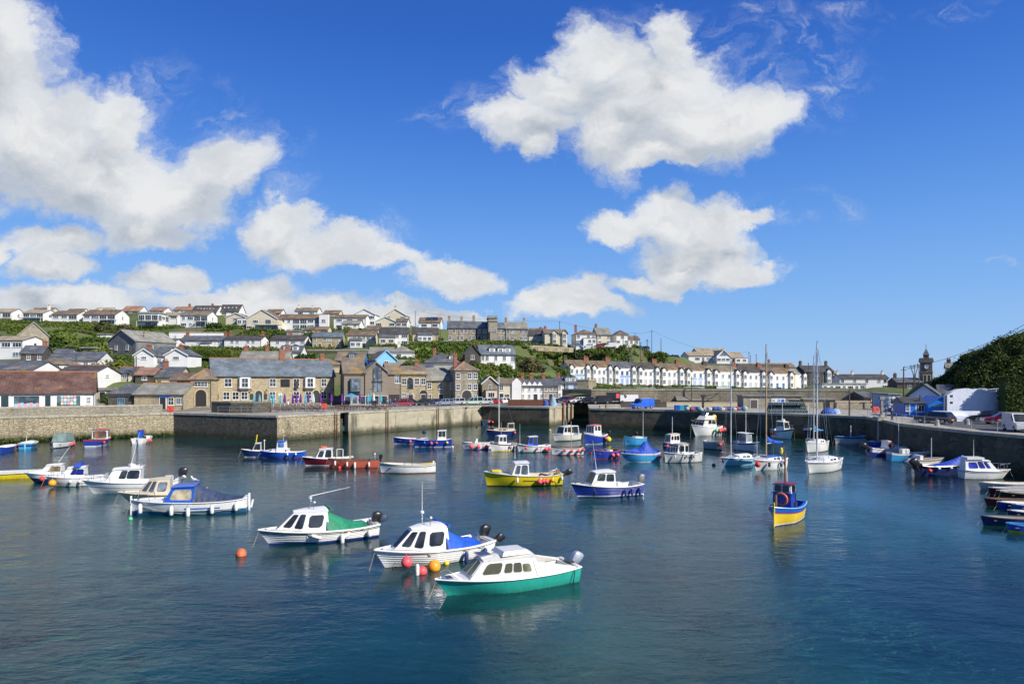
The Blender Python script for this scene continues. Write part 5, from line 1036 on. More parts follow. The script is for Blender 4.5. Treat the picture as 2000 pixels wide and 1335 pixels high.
 def caprail(s,w=.12,t0=0.0,t1=1.0,th=.04,n=24):
  mb=MB()
  for sd in (1,-1):
   o=[s.pt(t0+(t1 - t0)*i/n,1,sd)+Vector((0,.025*sd,0)) for i in range(n+1)];i_=[s.pt(t0+(t1 - t0)*i/n,1,sd,w) for i in range(n+1)]
   for a,b,c,d in zip(o[:-1],o[1:],i_[1:],i_[:-1]):
    q=[a,b,c,d] if sd == -1 else [d,c,b,a];mb.hexa(q,[v+Vector((0,0,th)) for v in q])
  if t0 == 0 and not s.dbl:
   a,b=s.pt(0,1,-1),s.pt(0,1,1);mb.hexa([a+Vector((-.02,0,0)),a+Vector((w,0,0)),b+Vector((w,0,0)),b+Vector((-.02,0,0))],[a+Vector((-.02,0,th)),a+Vector((w,0,th)),b+Vector((w,0,th)),b+Vector((-.02,0,th))])
  return mb
 def deck(s,t0,t1=1.0,camber=.05,n=14):
  mb=MB();rows=[]
  for i in range(n+1):
   t=t0+(t1 - t0)*i/n;a,b=s.pt(t,1,1,.02),s.pt(t,1,-1,.02);rows.append([a.lerp(b,j/6)+Vector((0,0,camber*(1 - (j/3 - 1) ** 2)*min(1,s.hb(t)/s.B*1.3)- .005)) for j in range(7)])
  return mb.grid(rows)
def quad_at(q,u,v,off=0.0):
 a=q[0].lerp(q[1],u);b=q[3].lerp(q[2],u);p=a.lerp(b,v)
 n=(q[1] - q[0]).cross(q[3] - q[0])
 return p+n.normalized()*off
def pane_on(q,uv,parent,glass=G_BOAT,rim=RUBB,rw=.035,out=.012,name='window',cut=None):
 """window set on quad q (bottom-left, bottom-right, top-right, top-left seen from outside) at (u0, v0, u1, v1)"""
 u0,v0,u1,v1=uv;cor=[(u0,v0),(u1,v0),(u1,v1),(u0,v1)]
 if cut:cor=[(u0+cut[0],v0),(u1 - cut[1],v0),(u1 - cut[2],v1),(u0+cut[3],v1)]
 P=[quad_at(q,u,v,out) for u,v in cor];c=sum(P,Vector())/4;nrm=(P[1] - P[0]).cross(P[3] - P[0]).normalized()
 if nrm.length < .5:return None
 def ring(sc,off):
  r=[]
  for i in range(4):
   p=c+(P[i] - c)*1;a=P[i - 1];b=P[(i+1) % 4];l=min((a - p).length,(b - p).length)*.16
   e=(p - c).normalized()*sc
   r += [p+(a - p).normalized()*l+e+nrm*off,p+(b - p).normalized()*l+e+nrm*off]
  return r
 o=None;R0,R1=ring(rw,0),ring(0,.012);back=ring(rw,-.03)
 mb=MB();n=8;mb.add(R0+R1+back,[(i,(i+1) % n,(i+1) % n+n,i+n) for i in range(n)]+[(i+2*n,(i+1) % n+2*n,(i+1) % n,i) for i in range(n)])
 o=mb.build(name,rim,parent);MB().add(ring(-.002,.006),[tuple(range(n))]).build('pane',glass,o);return o
def cabin(t,H_,xr,xf,h,wr,wf,slope_f=.5,slope_r=.05,tum=.10,z0=None,mat=None,roofmat=None,front=2,side=((.08,.25,.92,.85),),glass=G_BOAT,rim=RUBB,over=.08,name='cabin',crown=.07,rear=False,fz=None,roofth=.05):
 """superstructure from xr (rear) to xf (front foot); widths wr, wf are full widths at the foot"""
 z0=H_.sheer((xr+xf)/2/H_.L)- .03 if z0 is None else z0;fz=z0 if fz is None else fz
 BR=[Vector((xr,-wr/2,z0)),Vector((xr,wr/2,z0))];BF=[Vector((xf,-wf/2,fz)),Vector((xf,wf/2,fz))]
 xt=xf - slope_f;wtr=wr - 2*tum;f=(xt - xr)/max(.01,xf - xr);wtf=(wr+(wf - wr)*f)- 2*tum;zt=z0+h
 TR=[Vector((xr+slope_r,-wtr/2,zt)),Vector((xr+slope_r,wtr/2,zt))];TF=[Vector((xt,-wtf/2,zt - .03)),Vector((xt,wtf/2,zt - .03))]
 mb=MB();bot=[BR[0],BF[0],BF[1],BR[1]];top=[TR[0],TF[0],TF[1],TR[1]];mb.hexa(bot,top)
 o=mb.build(name,mat,t)
 rows=[];e=over
 for i in range(5):
  k=i/4;a=TR[0].lerp(TF[0],k);b=TR[1].lerp(TF[1],k);ex=(-e if i == 0 else e if i == 4 else 0)
  rows.append([a.lerp(b,j/6)+Vector((ex,(j/3 - 1)*e,crown*(1 - (j/3 - 1) ** 2)+.005 - (.03 if i == 4 else 0))) for j in range(7)])
 rb=MB();rb.grid(rows);rb.grid([[q - Vector((0,0,roofth)) for q in r] for r in rows])
 rim_=[r[0] for r in rows]+rows[-1][1:]+[r[-1] for r in rows[-2::-1]]+rows[0][-2:0:-1]
 rb.grid([[q for q in rim_]+[rim_[0]],[q - Vector((0,0,roofth)) for q in rim_]+[rim_[0] - Vector((0,0,roofth))]])
 ro=rb.build('cabin_roof',roofmat or mat,t,smooth=True)
 sides={'R':[BR[0],BF[0],TF[0],TR[0]],'L':[BF[1],BR[1],TR[1],TF[1]],'F':[BF[0],BF[1],TF[1],TF[0]],'B':[BR[1],BR[0],TR[0],TR[1]]}
 for (u0,v0,u1,v1) in side:
  pane_on(sides['R'],(u0,v0,u1,v1),t,glass,rim);pane_on(sides['L'],(1 - u1,v0,1 - u0,v1),t,glass,rim)
 for i in range(front):a=.06+i*.88/front;pane_on(sides['F'],(a+.02,.18,a+.88/front - .02,.88),t,glass,rim)
 if rear:pane_on(sides['B'],(.1,.1,.9,.9),t,glass,rim)
 return o,sides,zt+crown
def cuddy(t,H_,xr,xf,h,mat,roofmat=None,tum=.22,glass=G_BOAT,rim=RUBB,xm=.5,back=1.0,side=(.18,.26,.86,.80),name='cabin'):
 """cabin with a faceted front: long raked windscreen facets each side of a narrow centre pane"""
 L=H_.L;z0=H_.sheer(xr/L)- .04;xmid=xr+(xf - xr)*xm;wr=H_.hb(xr/L)- .16;wm=H_.hb(xmid/L)- .14;wf=max(.16,H_.hb(xf/L)*.38);zt=z0+h
 zb=[z0,z0+.02,H_.sheer(xf/L)+.02];bx=[xr,xmid,xf];bw=[wr,wm,wf];tx=[xr+.06,xmid - .28*back,xmid+(xf - xmid)*.30];tw=[wr - tum,wm - tum - .04,wf*1.25]
 B_={s_:[Vector((bx[i],bw[i]*s_,zb[i])) for i in range(3)] for s_ in (1,-1)};T_={s_:[Vector((tx[i],tw[i]*s_,zt - (.0,.0,.05)[i])) for i in range(3)] for s_ in (1,-1)}
 mb=MB();vs=B_[1]+B_[-1]+T_[1]+T_[-1];mb.add(vs,[(0,1,7,6),(1,2,8,7),(2,5,11,8),(5,4,10,11),(4,3,9,10),(3,0,6,9),(6,7,10,9),(7,8,11,10),(0,3,4,1),(1,4,5,2)]);o=mb.build(name,mat,t)
 rows=[[Vector((T_[1][i].x+(-.05,0,.04)[i],T_[1][i].y*(1 - j/3)*1.04,T_[1][i].z+.015+.07*(1 - (j/3 - 1) ** 2))) for j in range(7)] for i in range(3)];rb=MB();rb.grid(rows);rb.grid([[q - Vector((0,0,.05)) for q in r] for r in rows]);rim_=[r[0] for r in rows]+rows[-1][1:]+[rows[1][-1],rows[0][-1]]+rows[0][-2::-1]
 rb.grid([rim_,[q - Vector((0,0,.05)) for q in rim_]]);rb.build('cabin_roof',roofmat or mat,t,smooth=True)
 for s_ in (1,-1):
  sd=[B_[s_][0],B_[s_][1],T_[s_][1],T_[s_][0]];fc=[B_[s_][1],B_[s_][2],T_[s_][2],T_[s_][1]]
  if s_ == 1:sd=[sd[1],sd[0],sd[3],sd[2]];fc=[fc[1],fc[0],fc[3],fc[2]]
  a,b,c,d=side
  pane_on(sd,(a,b,c,d) if s_ == -1 else (1 - c,b,1 - a,d),t,glass,rim,.03,cut=((.14,.0,.0,.0) if s_ == -1 else (0,.14,0,0)))
  for u0,u1 in ((.12,.44),(.58,.9)):pane_on(fc,(u0,.2,u1,.86),t,glass,rim,.022)
 pane_on([B_[-1][2],B_[1][2],T_[1][2],T_[-1][2]],(.1,.12,.9,.9),t,glass,rim,.02)
 return o,None,zt+.08
def outboard(t,x,y,z,s=1.0,cowl=None,tilt=0.0,cover=None):
 e=empty('outboard_motor',(0,0,0));e.parent=t;e.location=(x,y,z);e.rotation_euler=(0,RAD(-tilt),0);cm=cowl or PC['black']
 rows=[]
 for i,(zz,sx,sy,cx) in enumerate(((.0,.17,.13,-.12),(.1,.22,.16,-.13),(.38,.25,.17,-.16),(.5,.21,.14,-.19),(.55,.12,.08,-.2))):
  rows.append([((cx+sx*(abs(math.cos(a)) ** .45)*(1 if math.cos(a)> 0 else -1))*s,sy*(abs(math.sin(a)) ** .45)*(1 if math.sin(a)> 0 else -1)*s,(zz+.12)*s) for a in [2*math.pi*k/12 for k in range(12)]])
 mb=MB();mb.grid(rows,close=True);mb.f.append(tuple(range(48,60)));mb.f.append(tuple(reversed(range(12))));mb.build('cowling',cover or cm,e,smooth=True)
 m2=MB();m2.hexa([(-.2*s,-.05*s,-.75*s),(-.05*s,-.05*s,-.75*s),(-.05*s,.05*s,-.75*s),(-.2*s,.05*s,-.75*s)],[(-.24*s,-.09*s,.12*s),(.0,-.09*s,.12*s),(.0,.09*s,.12*s),(-.24*s,.09*s,.12*s)]).box(-.42*s,0,-.12*s,.12*s,-.62*s,-.59*s).tube((-.32*s,0,-.8*s),(.05*s,0,-.8*s),.07*s,.03*s,8).box(-.05*s,.14*s,-.13*s,.13*s,-.12*s,.12*s)
 m2.build('leg',DARKM if cowl is None else METAL,e)
 pr=MB()
 for i in range(3):a=i*2.09;pr.add([(-.36*s,0,-.8*s),(-.38*s,.15*s*math.cos(a - .3),-.8*s+.15*s*math.sin(a - .3)),(-.33*s,.15*s*math.cos(a+.3),-.8*s+.15*s*math.sin(a+.3))],[(0,1,2)])
 pr.build('propeller',METAL,e);return e
def tarp(t,H_,x0,x1,peak,mat,zback=.12,spread=1.02,front_w=None,name='tarpaulin',sag=.25):
 """cover falling from a peak at x1 (front) to the gunwale at x0 (stern)"""
 n,m=14,12;rows=[]
 for i in range(n+1):
  k=i/n;x=x0+(x1 - x0)*k;t_=min(1,max(0,x/H_.L));w=H_.hb(t_)*spread;zs=H_.sheer(t_)+.03;crest=zback+(peak - zback)*(k ** 1.25 - sag*math.sin(math.pi*k)*.5)
  row=[]
  for j in range(m+1):
   u=j/m*2 - 1;a=abs(u);z=zs+crest*(1 - a ** (1.3+.9*k))+.02*math.sin(j*1.1+i*.35)*(1 - a)*(1+k);row.append((x,w*u,z - (.07 if a > .99 else 0)))
  rows.append(row)
 mb=MB();mb.grid(rows);o=mb.build(name,mat,t,smooth=True);return o
def fender(t,H_,tt,sd,mat,L=.5,r=.1,ang=0.0,low=.0):
 p=H_.pt(tt,1,sd);q=H_.pt(tt,.6,sd);y=max(abs(p.y),abs(q.y))*sd+(r+.02)*sd;z=p.z - .12 - low
 o=MB().lathe([(.02,-L),(r*.7,-L+.04),(r,-L+.1),(r,-.1),(r*.7,-.04),(.03,0)],n=9).build('fender',mat,t,smooth=True,loc=(p.x,y,z));o.rotation_euler=(0,ang,0)
 MB().tube((0,0,0),(0,-.1*sd,.16+low),.012,n=4).build('fender_line',ROPE,o);return o
def ball_fender(t,H_,tt,sd,mat,r=.17,low=.15):
 p=H_.pt(tt,1,sd);o=MB().ball((0,0,0),r,12,8).tube((0,0,r*.9),(0,0,r*1.25),.035).build('buoy_fender',mat,t,smooth=True,loc=(p.x,p.y+(r+.02)*sd,p.z - low - r));MB().tube((0,0,r),(0,-.08*sd,r+low),.012,n=4).build('fender_line',ROPE,o);return o
def pulpit(t,H_,t0=.72,h=.5,mat=None,z=0.0):
 mb=MB();pts=[]
 for sd in (1,-1):pts.append([H_.pt(t0+(1 - t0)*i/6,1,sd,.06)+Vector((0,0,h+z)) for i in range(7)])
 full=pts[0]+pts[1][::-1];mb.path(full,.02,5)
 for sd in (1,-1):
  for i in (0,2,4):a=H_.pt(t0+(1 - t0)*i/6,1,sd,.06);mb.tube(a,a+Vector((0,0,h+z)),.016,n=5)
 mb.build('guard_rail',mat or STEEL,t)
def seagull(p,rz=0.0,label='gull',s=1.0):
 t=empty('seagull',p,rz,label,'bird');s *= 1.0
 rows=[];
 for x,r,z in ((-.30,.01,.12),(-.2,.05,.13),(-.05,.09,.15),(.08,.09,.17),(.15,.05,.22),(.19,.045,.29),(.24,.05,.33),(.29,.03,.33),(.31,.008,.32)):rows.append([(x*s,r*s*math.cos(a),z*s+r*s*math.sin(a)) for a in [k*math.pi/4 for k in range(8)]])
 MB().grid(rows,close=True).build('body',M('gull_white',(.75,.75,.74),.7),t,smooth=True)
 for sd in (-1,1):MB().hexa([(-.38*s,.02*sd*s,.12*s),(.1*s,.06*sd*s,.12*s),(.1*s,.095*sd*s,.13*s),(-.3*s,.06*sd*s,.12*s)],[(-.36*s,.02*sd*s,.16*s),(.08*s,.05*sd*s,.23*s),(.08*s,.09*sd*s,.2*s),(-.3*s,.05*sd*s,.15*s)]).build('wing',M('gull_grey',(.35,.37,.4),.7),t);MB().tube((0,.03*sd*s,0),(0,.03*sd*s,.09*s),.01*s,n=4).build('leg',M('gull_leg',(.6,.35,.2),.6),t)
 MB().tube((.30*s,0,.325*s),(.37*s,0,.31*s),.015*s,.004*s,5).build('beak',VINYL['yellow'],t);return t
def solve_pose(x0,x1,yw,head,r,L=None,zref=0.5):
 """centre, heading and length so that the deck outline spans x0..x1 px and the nearest waterline sits at yw"""
 Yn=F*EYE/(yw - HY);c=math.cos(RAD(head));s=math.sin(RAD(head));Ls=L or 5.0;cx=(x0+x1)/2;X=xat(cx,Yn);Y=Yn+1.2
 for it in range(60):
  B=Ls*r;pts=[];wl=[]
  for a,b in ((.5,0),(.32,.42),(.0,.5),(-.3,.5),(-.5,.42),(.32,-.42),(0,-.5),(-.3,-.5),(-.5,-.42)):
   u,v=a*Ls,b*B;P=(X+u*c - v*s,Y+u*s+v*c,zref);pts.append(proj(P)[0]);P0=(X+u*.92*c - v*.85*s,Y+u*.92*s+v*.85*c,0);wl.append(proj(P0)[1])
  lo,hi=min(pts),max(pts)
  if L is None:Ls *= ((x1 - x0)/(hi - lo)) ** .7
  X += ((x0+x1)/2 - (lo+hi)/2)*Y/F;m=max(wl);Y += (F*EYE/(yw - HY)- F*EYE/(m - HY))*.8
 return X,Y,Ls
BOATLOG=[]
def boat(label,x0,x1,yw,head,r=.34,L=None,cat='boat',hull='white',bottom='antifoul_blue',boot=.07,stripe=None,gun='white',deckc='white',kind='open',fb=None,fs=None,rake=None,cab=None,fend=(),balls=(),motor=(),mast=None,tarpc=None,ts=.82,bowp=2.4,dbl=False,rail=False,aerial=(),extra=None,cockpit=None,group=None,thw=3,line=True,name='moored_boat',flare=.10,clink=False,gunr=.035):
 X,Y,L=solve_pose(x0,x1,yw,head,r,L);B=L*r;fb=fb or .16*L*.75+.15;fs=fs or fb*.68;rake=.09*L if rake is None else rake
 Hh=Hull(L,B,fb,fs,rake,ts,bowp,flare,draft=.25,dbl=dbl);c,s=math.cos(RAD(head)),math.sin(RAD(head));BOATLOG.append((label[:40],round(L,1),round(B,1),round(Y)))
 t=empty(name,(X - L/2*c,Y - L/2*s,0),RAD(head),label,cat,group);near=-1 if True else 1
 n_port=Vector((-s,c,0));near=1 if n_port.dot(Vector((-X,-Y,0)))> 0 else -1
 hm_=PC[hull];m=5
 Hh.strip(lambda q:0,lambda q:Hh.kz(q,boot)).build('bottom',PC[bottom],t,smooth=True)
 Hh.strip(lambda q:Hh.kz(q,boot),lambda q:1.0,m=6).build('hull',hm_,t,smooth=True)
 if stripe:
  for (sc_,a,b) in stripe:Hh.strip(lambda q:a if a > 0 else Hh.kz(q,-a),lambda q:b if b > 0 else Hh.kz(q,-b),m=1,grow=.008).build('stripe',PC[sc_],t,smooth=True)
 if clink:
  for k in (.45,.56,.67,.78,.89):Hh.rail(.012,.004,0,k=k,stern=False).build('plank_edge',hm_,t)
 if kind == 'open':
  Hh.inner(0.0 if not dbl else .04,.95,.12).build('inner_skin',PC[deckc],t,smooth=True);Hh.caprail(.10,0,.995).build('gunwale',PC[gun],t)
  for i in range(thw):
   tt=.2+.6*i/max(1,thw - 1);w=Hh.hb(tt)*.92;z=Hh.sheer(tt)*.62;MB().box(L*tt - .13,L*tt+.13,-w,w,z,z+.04).build('thwart',PC['wood'],t)
 else:
  ck=cockpit or (.04,.42);Hh.inner(ck[0],ck[1],.15,.16).build('cockpit',PC[deckc],t,smooth=True);Hh.deck(ck[1],.995).build('foredeck',PC[deckc],t,smooth=True)
  if ck[0] > .03:Hh.deck(0.0,ck[0],0.02,3).build('aft_deck',PC[deckc],t)
  Hh.caprail(.17,0,ck[1]).build('side_deck',PC[deckc],t);Hh.rail(gunr,.02,.01).build('rubbing_strake',PC[gun],t)
 if not dbl and kind != 'open':pass
 top=Hh.sheer(.5)
 if cab:
  for cb in (cab if isinstance(cab,list) else [cab]):
   cb=dict(cb);xr,xf=cb.pop('x');cb['mat']=PC[cb.pop('c','white')];rc=cb.pop('rc',None);cb['roofmat']=PC[rc] if rc else None
   wr=min(Hh.hb(xr)*2 - .16,cb.pop('w',9));wf=min(Hh.hb(xf)*2 - .14,wr);zz=Hh.sheer((xr+xf)/2)- .04;zt_=cb.pop('z',None);fzz=Hh.sheer(xf)+.0
   if cb.pop('cud',None):_,sd_,top=cuddy(t,Hh,xr*L,xf*L,cb['h'],cb['mat'],cb['roofmat'],cb.get('tum',.22),cb.get('glass',G_BOAT),cb.get('rim',RUBB),cb.get('xm',.5));continue
   _,sd_,top=cabin(t,Hh,xr*L,xf*L,wr=wr,wf=max(.3,wf),z0=zz if zt_ is None else zt_,fz=fzz if zt_ is None else zt_,**cb)
 if tarpc:col,a,b,pk=tarpc;tarp(t,Hh,a*L,b*L,pk,TARP[col])
 for (tt,col,*rest) in fend:fender(t,Hh,tt,near,VINYL[col],*(rest or ()))
 for (tt,col,*rest) in balls:ball_fender(t,Hh,tt,near*(rest[1] if len(rest)> 1 else 1),VINYL[col],(rest[0] if rest else .17))
 for mt in motor:
  d=dict(mt);outboard(t,-.06 - d.get('dx',0),d.get('y',0),Hh.sheer(0)- .05,d.get('s',1.0),d.get('cowl'),d.get('tilt',0),d.get('cover'))
 for (ax,ay,az,alen,*rest) in aerial:
  lean=rest[0] if rest else 0;MB().tube((ax*L,ay,az),(ax*L+lean,ay,az+alen),.025,.008,5).build('aerial',WHITEP,t)
 if mast:
  mx,mh,mr,mm=mast[:4];z=Hh.sheer(mx)+.05;mo=MB().tube((mx*L,0,z - .2),(mx*L,0,mh),mr,mr*.75,8).build('mast',mm,t)
  if len(mast)> 4:mast[4](t,Hh,mx*L,mh,mo)
 if rail:pulpit(t,Hh,*(rail if isinstance(rail,tuple) else ()))
 if line:
  p=Hh.pt(1,1,1)+Vector((-.05,0,0));MB().path([p,p+Vector((.12,0,-.35)),p+Vector((.35,.1*near,-p.z - .05))],.015,4).build('mooring_line',ROPE,t)
 MB().box(L*.93,L*.95,-.09,.09,Hh.sheer(.94)+.04,Hh.sheer(.94)+.07).tube((L*.94,0,Hh.sheer(.94)),(L*.94,0,Hh.sheer(.94)+.06),.03,n=5).build('cleat',STEEL,t)
 if extra:extra(t,Hh,L,B,near,top)
 return t,Hh,near,(X,Y,L)
PCO=PC
def searails(t,H,L,B,near,top):pulpit(t,H)
def lifering(t,p,r=.28,axis='x',col=None):return MB().torus(p,r,.07,axis,18,7).build('lifebuoy',col or M('lifebuoy_orange',(.75,.16,.05),.5),t,smooth=True)
def box_part(t,name,m,*a):return MB().box(*a).build(name,m,t)
def gadgets(t,L,x,z,sc=1.0):
 MB().lathe([(.16*sc,0),(.2*sc,.05*sc),(.2*sc,.13*sc),(.1*sc,.19*sc)],c=(x,0,z),n=12).build('radar_dome',PC['white'],t,smooth=True);MB().tube((x - .2,.15,z),(x - .2,.15,z+.4),.015).ball((x - .2,.15,z+.42),.04,6,4).build('nav_light',STEEL,t)
# ---------- foreground
def green_extra(t,H,L,B,near,top):
 for sd in (1,-1):MB().hexa([(L*.04,(H.hb(.04)- .2)*sd,H.sheer(.04)),(L*.34,(H.hb(.34)- .22)*sd,H.sheer(.34)),(L*.34,(H.hb(.34)- .1)*sd,H.sheer(.34)),(L*.04,(H.hb(.04)- .08)*sd,H.sheer(.04))],[(L*.04,(H.hb(.04)- .18)*sd,H.sheer(.04)+.08),(L*.36,(H.hb(.34)- .38)*sd,H.sheer(.34)+.62),(L*.36,(H.hb(.34)- .28)*sd,H.sheer(.34)+.62),(L*.04,(H.hb(.04)- .1)*sd,H.sheer(.04)+.08)]).build('coaming',PC['offwhite'],t)
 MB().hexa([(L*.36,-B*.26,top - .03),(L*.57,-B*.28,top - .02),(L*.57,B*.28,top - .02),(L*.36,B*.26,top - .03)],[(L*.385,-B*.21,top+.13),(L*.55,-B*.23,top+.15),(L*.55,B*.23,top+.15),(L*.385,B*.21,top+.13)]).build('sliding_hatch',PC['offwhite'],t)
 o=MB().box(L*.615,L*.70,-B*.24,B*.06,top - .035,top+.01).build('solar_panel',STEEL,t);MB().box(L*.62,L*.695,-B*.23,B*.05,top+.01,top+.016).build('solar_cells',M('solar_cells',(.02,.025,.07),.2,spec=.8),o)
 o=MB().box(L*.885,L*.94,-.28,.2,H.sheer(.9)+.03,H.sheer(.9)+.06).build('solar_panel',STEEL,t);MB().box(L*.887,L*.938,-.26,.18,H.sheer(.9)+.06,H.sheer(.9)+.066).build('solar_cells',M('solar_cells'),o)
 mb=MB();pts=[H.pt(q,1,sd,.05)+Vector((0,0,.28 if abs(q - .84)> .01 else .02)) for sd,q in ((1,.84),(1,.9),(1,.96),(-1,.96),(-1,.9),(-1,.84))];mb.path(pts,.018,5)
 for sd in (1,-1):a=H.pt(.96,1,sd,.05);mb.tube(a,a+Vector((0,0,.28)),.015);
 mb.build('guard_rail',STEEL,t);MB().box(L*.0,L*.03,-.3,.3,H.sheer(0),H.sheer(0)+.1).build('motor_bracket',PC['black'],t)
 p=H.pt(.06,1,near);MB().path([p+Vector((0,0,.06)),p+Vector((.0,.05*near,-.15)),p+Vector((.04,.0,-.5)),H.pt(.055,.2,near)+Vector((0,.04*near,0))],.022,5).build('stern_rope',DARKM,t)
 MB().tube((L*.25,-.3,H.sheer(.2)+.06),(L*.37,.2,H.sheer(.3)+.15),.035,n=6).build('oar',PC['wood'],t)
boat('turquoise hulled white cabin boat with algae streaked windows, nearest the camera',849,1136,1168,205.5,r=.335,hull='teal',bottom='offwhite',boot=-.02,gun='white',deckc='offwhite',kind='cabin',fb=.74,fs=.60,rake=.75,bowp=2.1,cockpit=(.05,.34),
 cab=dict(x=(.30,.80),h=.84,slope_f=.72,slope_r=.30,tum=.24,c='offwhite',crown=.10,front=2,side=((.14,.26,.27,.66),(.285,.26,.42,.74),(.435,.26,.56,.74),(.61,.24,.88,.80)),glass=glass_mat('algae_glass',(.16,.17,.09),.25,.4),rim=PC['offwhite'],over=.03),motor=(dict(s=1.0,tilt=32,dx=-.1,cowl=M('cowl_silver',(.42,.46,.52),.35,metal=.3)),),extra=green_extra)
def cuddy_extra(tc,mc_,rl=True):
 def f(t,H,L,B,near,top):
  z=top;mb=MB();mb.tube((L*.56,-.5,z),(L*.56,-.5,z+.45),.02).tube((L*.56,.45,z),(L*.56,.45,z+.35),.02).tube((L*.56,-.55,z+.28),(L*.56,.5,z+.28),.018);mb.build('roof_rack',STEEL,t)
  MB().lathe([(.05,0),(.10,.04),(.1,.12),(.03,.16)],c=(L*.56,-.5,z+.42),n=10).build('masthead_light',PC['white'],t);MB().lathe([(.04,0),(.07,.03),(.07,.08),(.02,.12)],c=(L*.55,.4,z+.32),n=8).build('gps_puck',PC['white'],t)
  MB().tube((L*.42,-B*.36,z - .03),(L*.42,B*.36,z - .03),.07,n=8).build('rolled_cover',TARP[tc],t)
  for tt in (.1,.24):MB().path([H.pt(tt,1,near)+Vector((0,0,.02)),H.pt(tt+.03,.85,near)+Vector((0,.06*near,0)),H.pt(tt+.08,.95,near)+Vector((0,.04*near,0))],.015,4).build('rope',ROPE,t)
  MB().path([H.pt(.95,1,near)+Vector((0,0,.04)),H.pt(.8,1,near,.2)+Vector((0,0,.07)),H.pt(.66,1,near,.02)+Vector((0,0,.06)),H.pt(.60,.8,near)+Vector((0,.05*near,0))],.02,5).build('rope',ROPE,t)
 return f
cud=dict(cud=1,x=(.42,.85),h=1.14,slope_f=.95,slope_r=.10,tum=.24,c='white',crown=.06,front=3,side=((.08,.28,.46,.80),),over=.03)
boat('white cuddy boat with bright blue cockpit cover and orange buoys at its bow',731,968,1112,212,r=.37,hull='white',bottom='antifoul_black',boot=.02,gun='white',kind='cabin',fb=.92,fs=.66,rake=.7,bowp=2.2,cab=cud,tarpc=('blue',.12,.45,1.08),clink=True,gunr=.055,
 fend=((.30,'navy',.62,.11),(.12,'navy',.5,.12)),balls=((.80,'pink',.27),),motor=(dict(s=1.1,y=-.25,dx=-.25,tilt=12,cowl=PC['black']),dict(s=.8,y=.55,tilt=50,dx=.15)),aerial=((.56,-.5,2.0,1.9),),extra=cuddy_extra('blue','black'))
boat('white cuddy boat with green cockpit cover and green stripe, fenders along its side',504,742,1067,206.5,r=.36,hull='white',bottom='royal',boot=.10,stripe=(('dkgreen',.82,.97),),gun='white',kind='cabin',fb=.86,fs=.62,rake=.75,bowp=2.2,cab=dict(cud,x=(.44,.86)),tarpc=('green',.1,.46,1.06),clink=True,gunr=.05,
 fend=((.60,'white',.62,.1,1.2),(.34,'white',.62,.11),(.27,'white',.62,.1,-1.0),(.10,'white',.42,.13)),motor=(dict(s=1.1,y=.2,dx=-.3,tilt=12,cowl=PC['black']),dict(s=.85,y=-.45,tilt=50,dx=.2,cover=TARP['navy'])),aerial=((.56,-.3,2.15,.35,.03),(.56,-.3,2.45,.35,-2.2)),extra=cuddy_extra('green','black'))
def wadham(t,H,L,B,near,top):
 MB().box(L - .05,L+.04,-.05,.05,-.2,H.fb+.28).build('stem_post',PC['white'],t);MB().box(-.18,-.06,-.05,.05,-.1,H.fs+.4).build('rudder',PC['white'],t);MB().hexa([(-.3,-.04,.2),(-.18,-.04,.2),(-.18,.04,.2),(-.3,.04,.2)],[(-.42,-.04,.75),(-.3,-.04,.75),(-.3,.04,.75),(-.42,.04,.75)]).build('rudder_blade',PC['white'],t)
 MB().path([H.pt(.98,1,near)+Vector((0,0,.05)),H.pt(.9,.75,near)+Vector((0,.05*near,0)),H.pt(.75,.5,near)+Vector((0,.06*near,0)),H.pt(.55,.36,near)+Vector((0,.06*near,0)),H.pt(.35,.3,near)+Vector((0,.08*near,0)),H.pt(.2,.45,near)+Vector((0,.06*near,0)),H.pt(.05,.4,near)+Vector((0,.06*near,0))],.018,5).build('rope',ROPE,t)
 H.strip(lambda q:.60,lambda q:.68,m=1,grow=.012,t0=.22,t1=.52,stern=False).build('stripe',PC['blue'],t,smooth=True)
 mb=MB();a=H.pt(.82,1,1,.1);b=H.pt(.82,1,-1,.1);mb.path([a,a+Vector((.1,0,.5)),a+Vector((.9,-.25,.5)),a+Vector((1.1,-.3,0))],.02).path([b,b+Vector((.1,0,.5)),b+Vector((.9,.25,.5)),b+Vector((1.1,.3,0))],.02);mb.build('guard_rail',STEEL,t)
boat('white launch with blue cabin and navy cover sloping to its stern, gull on the roof',256,488,1008,193,r=.32,hull='white',bottom='antifoul_blue',boot=.28,gun='white',kind='cabin',fb=1.0,fs=.80,rake=.12,bowp=2.6,ts=.6,cab=dict(x=(.44,.70),h=1.12,slope_f=.55,slope_r=.02,tum=.12,c='blue',rc='blue',crown=.05,front=2,side=((.10,.18,.84,.80),),glass=glass_mat('see_through_cream',(.42,.36,.24),.2,.4),rim=PC['grey'],over=.1),tarpc=('navy',.03,.45,1.12),
 fend=((.90,'white',.68,.13),(.62,'white',.68,.13),(.48,'white',.62,.13,0,.15),(.28,'white',.62,.13),(.08,'white',.6,.12)),extra=wadham)
boat('cream fibreglass cuddy boat half hidden behind the blue cabined launch',231,405,988,200,r=.36,hull='cream',bottom='brown',boot=.22,gun='cream',deckc='cream',kind='cabin',fb=.95,fs=.7,rake=1.1,bowp=2.1,cab=dict(cud,x=(.40,.78),c='cream',glass=G_PALE,side=((.08,.25,.32,.82),(.36,.25,.6,.82))),gunr=.05)
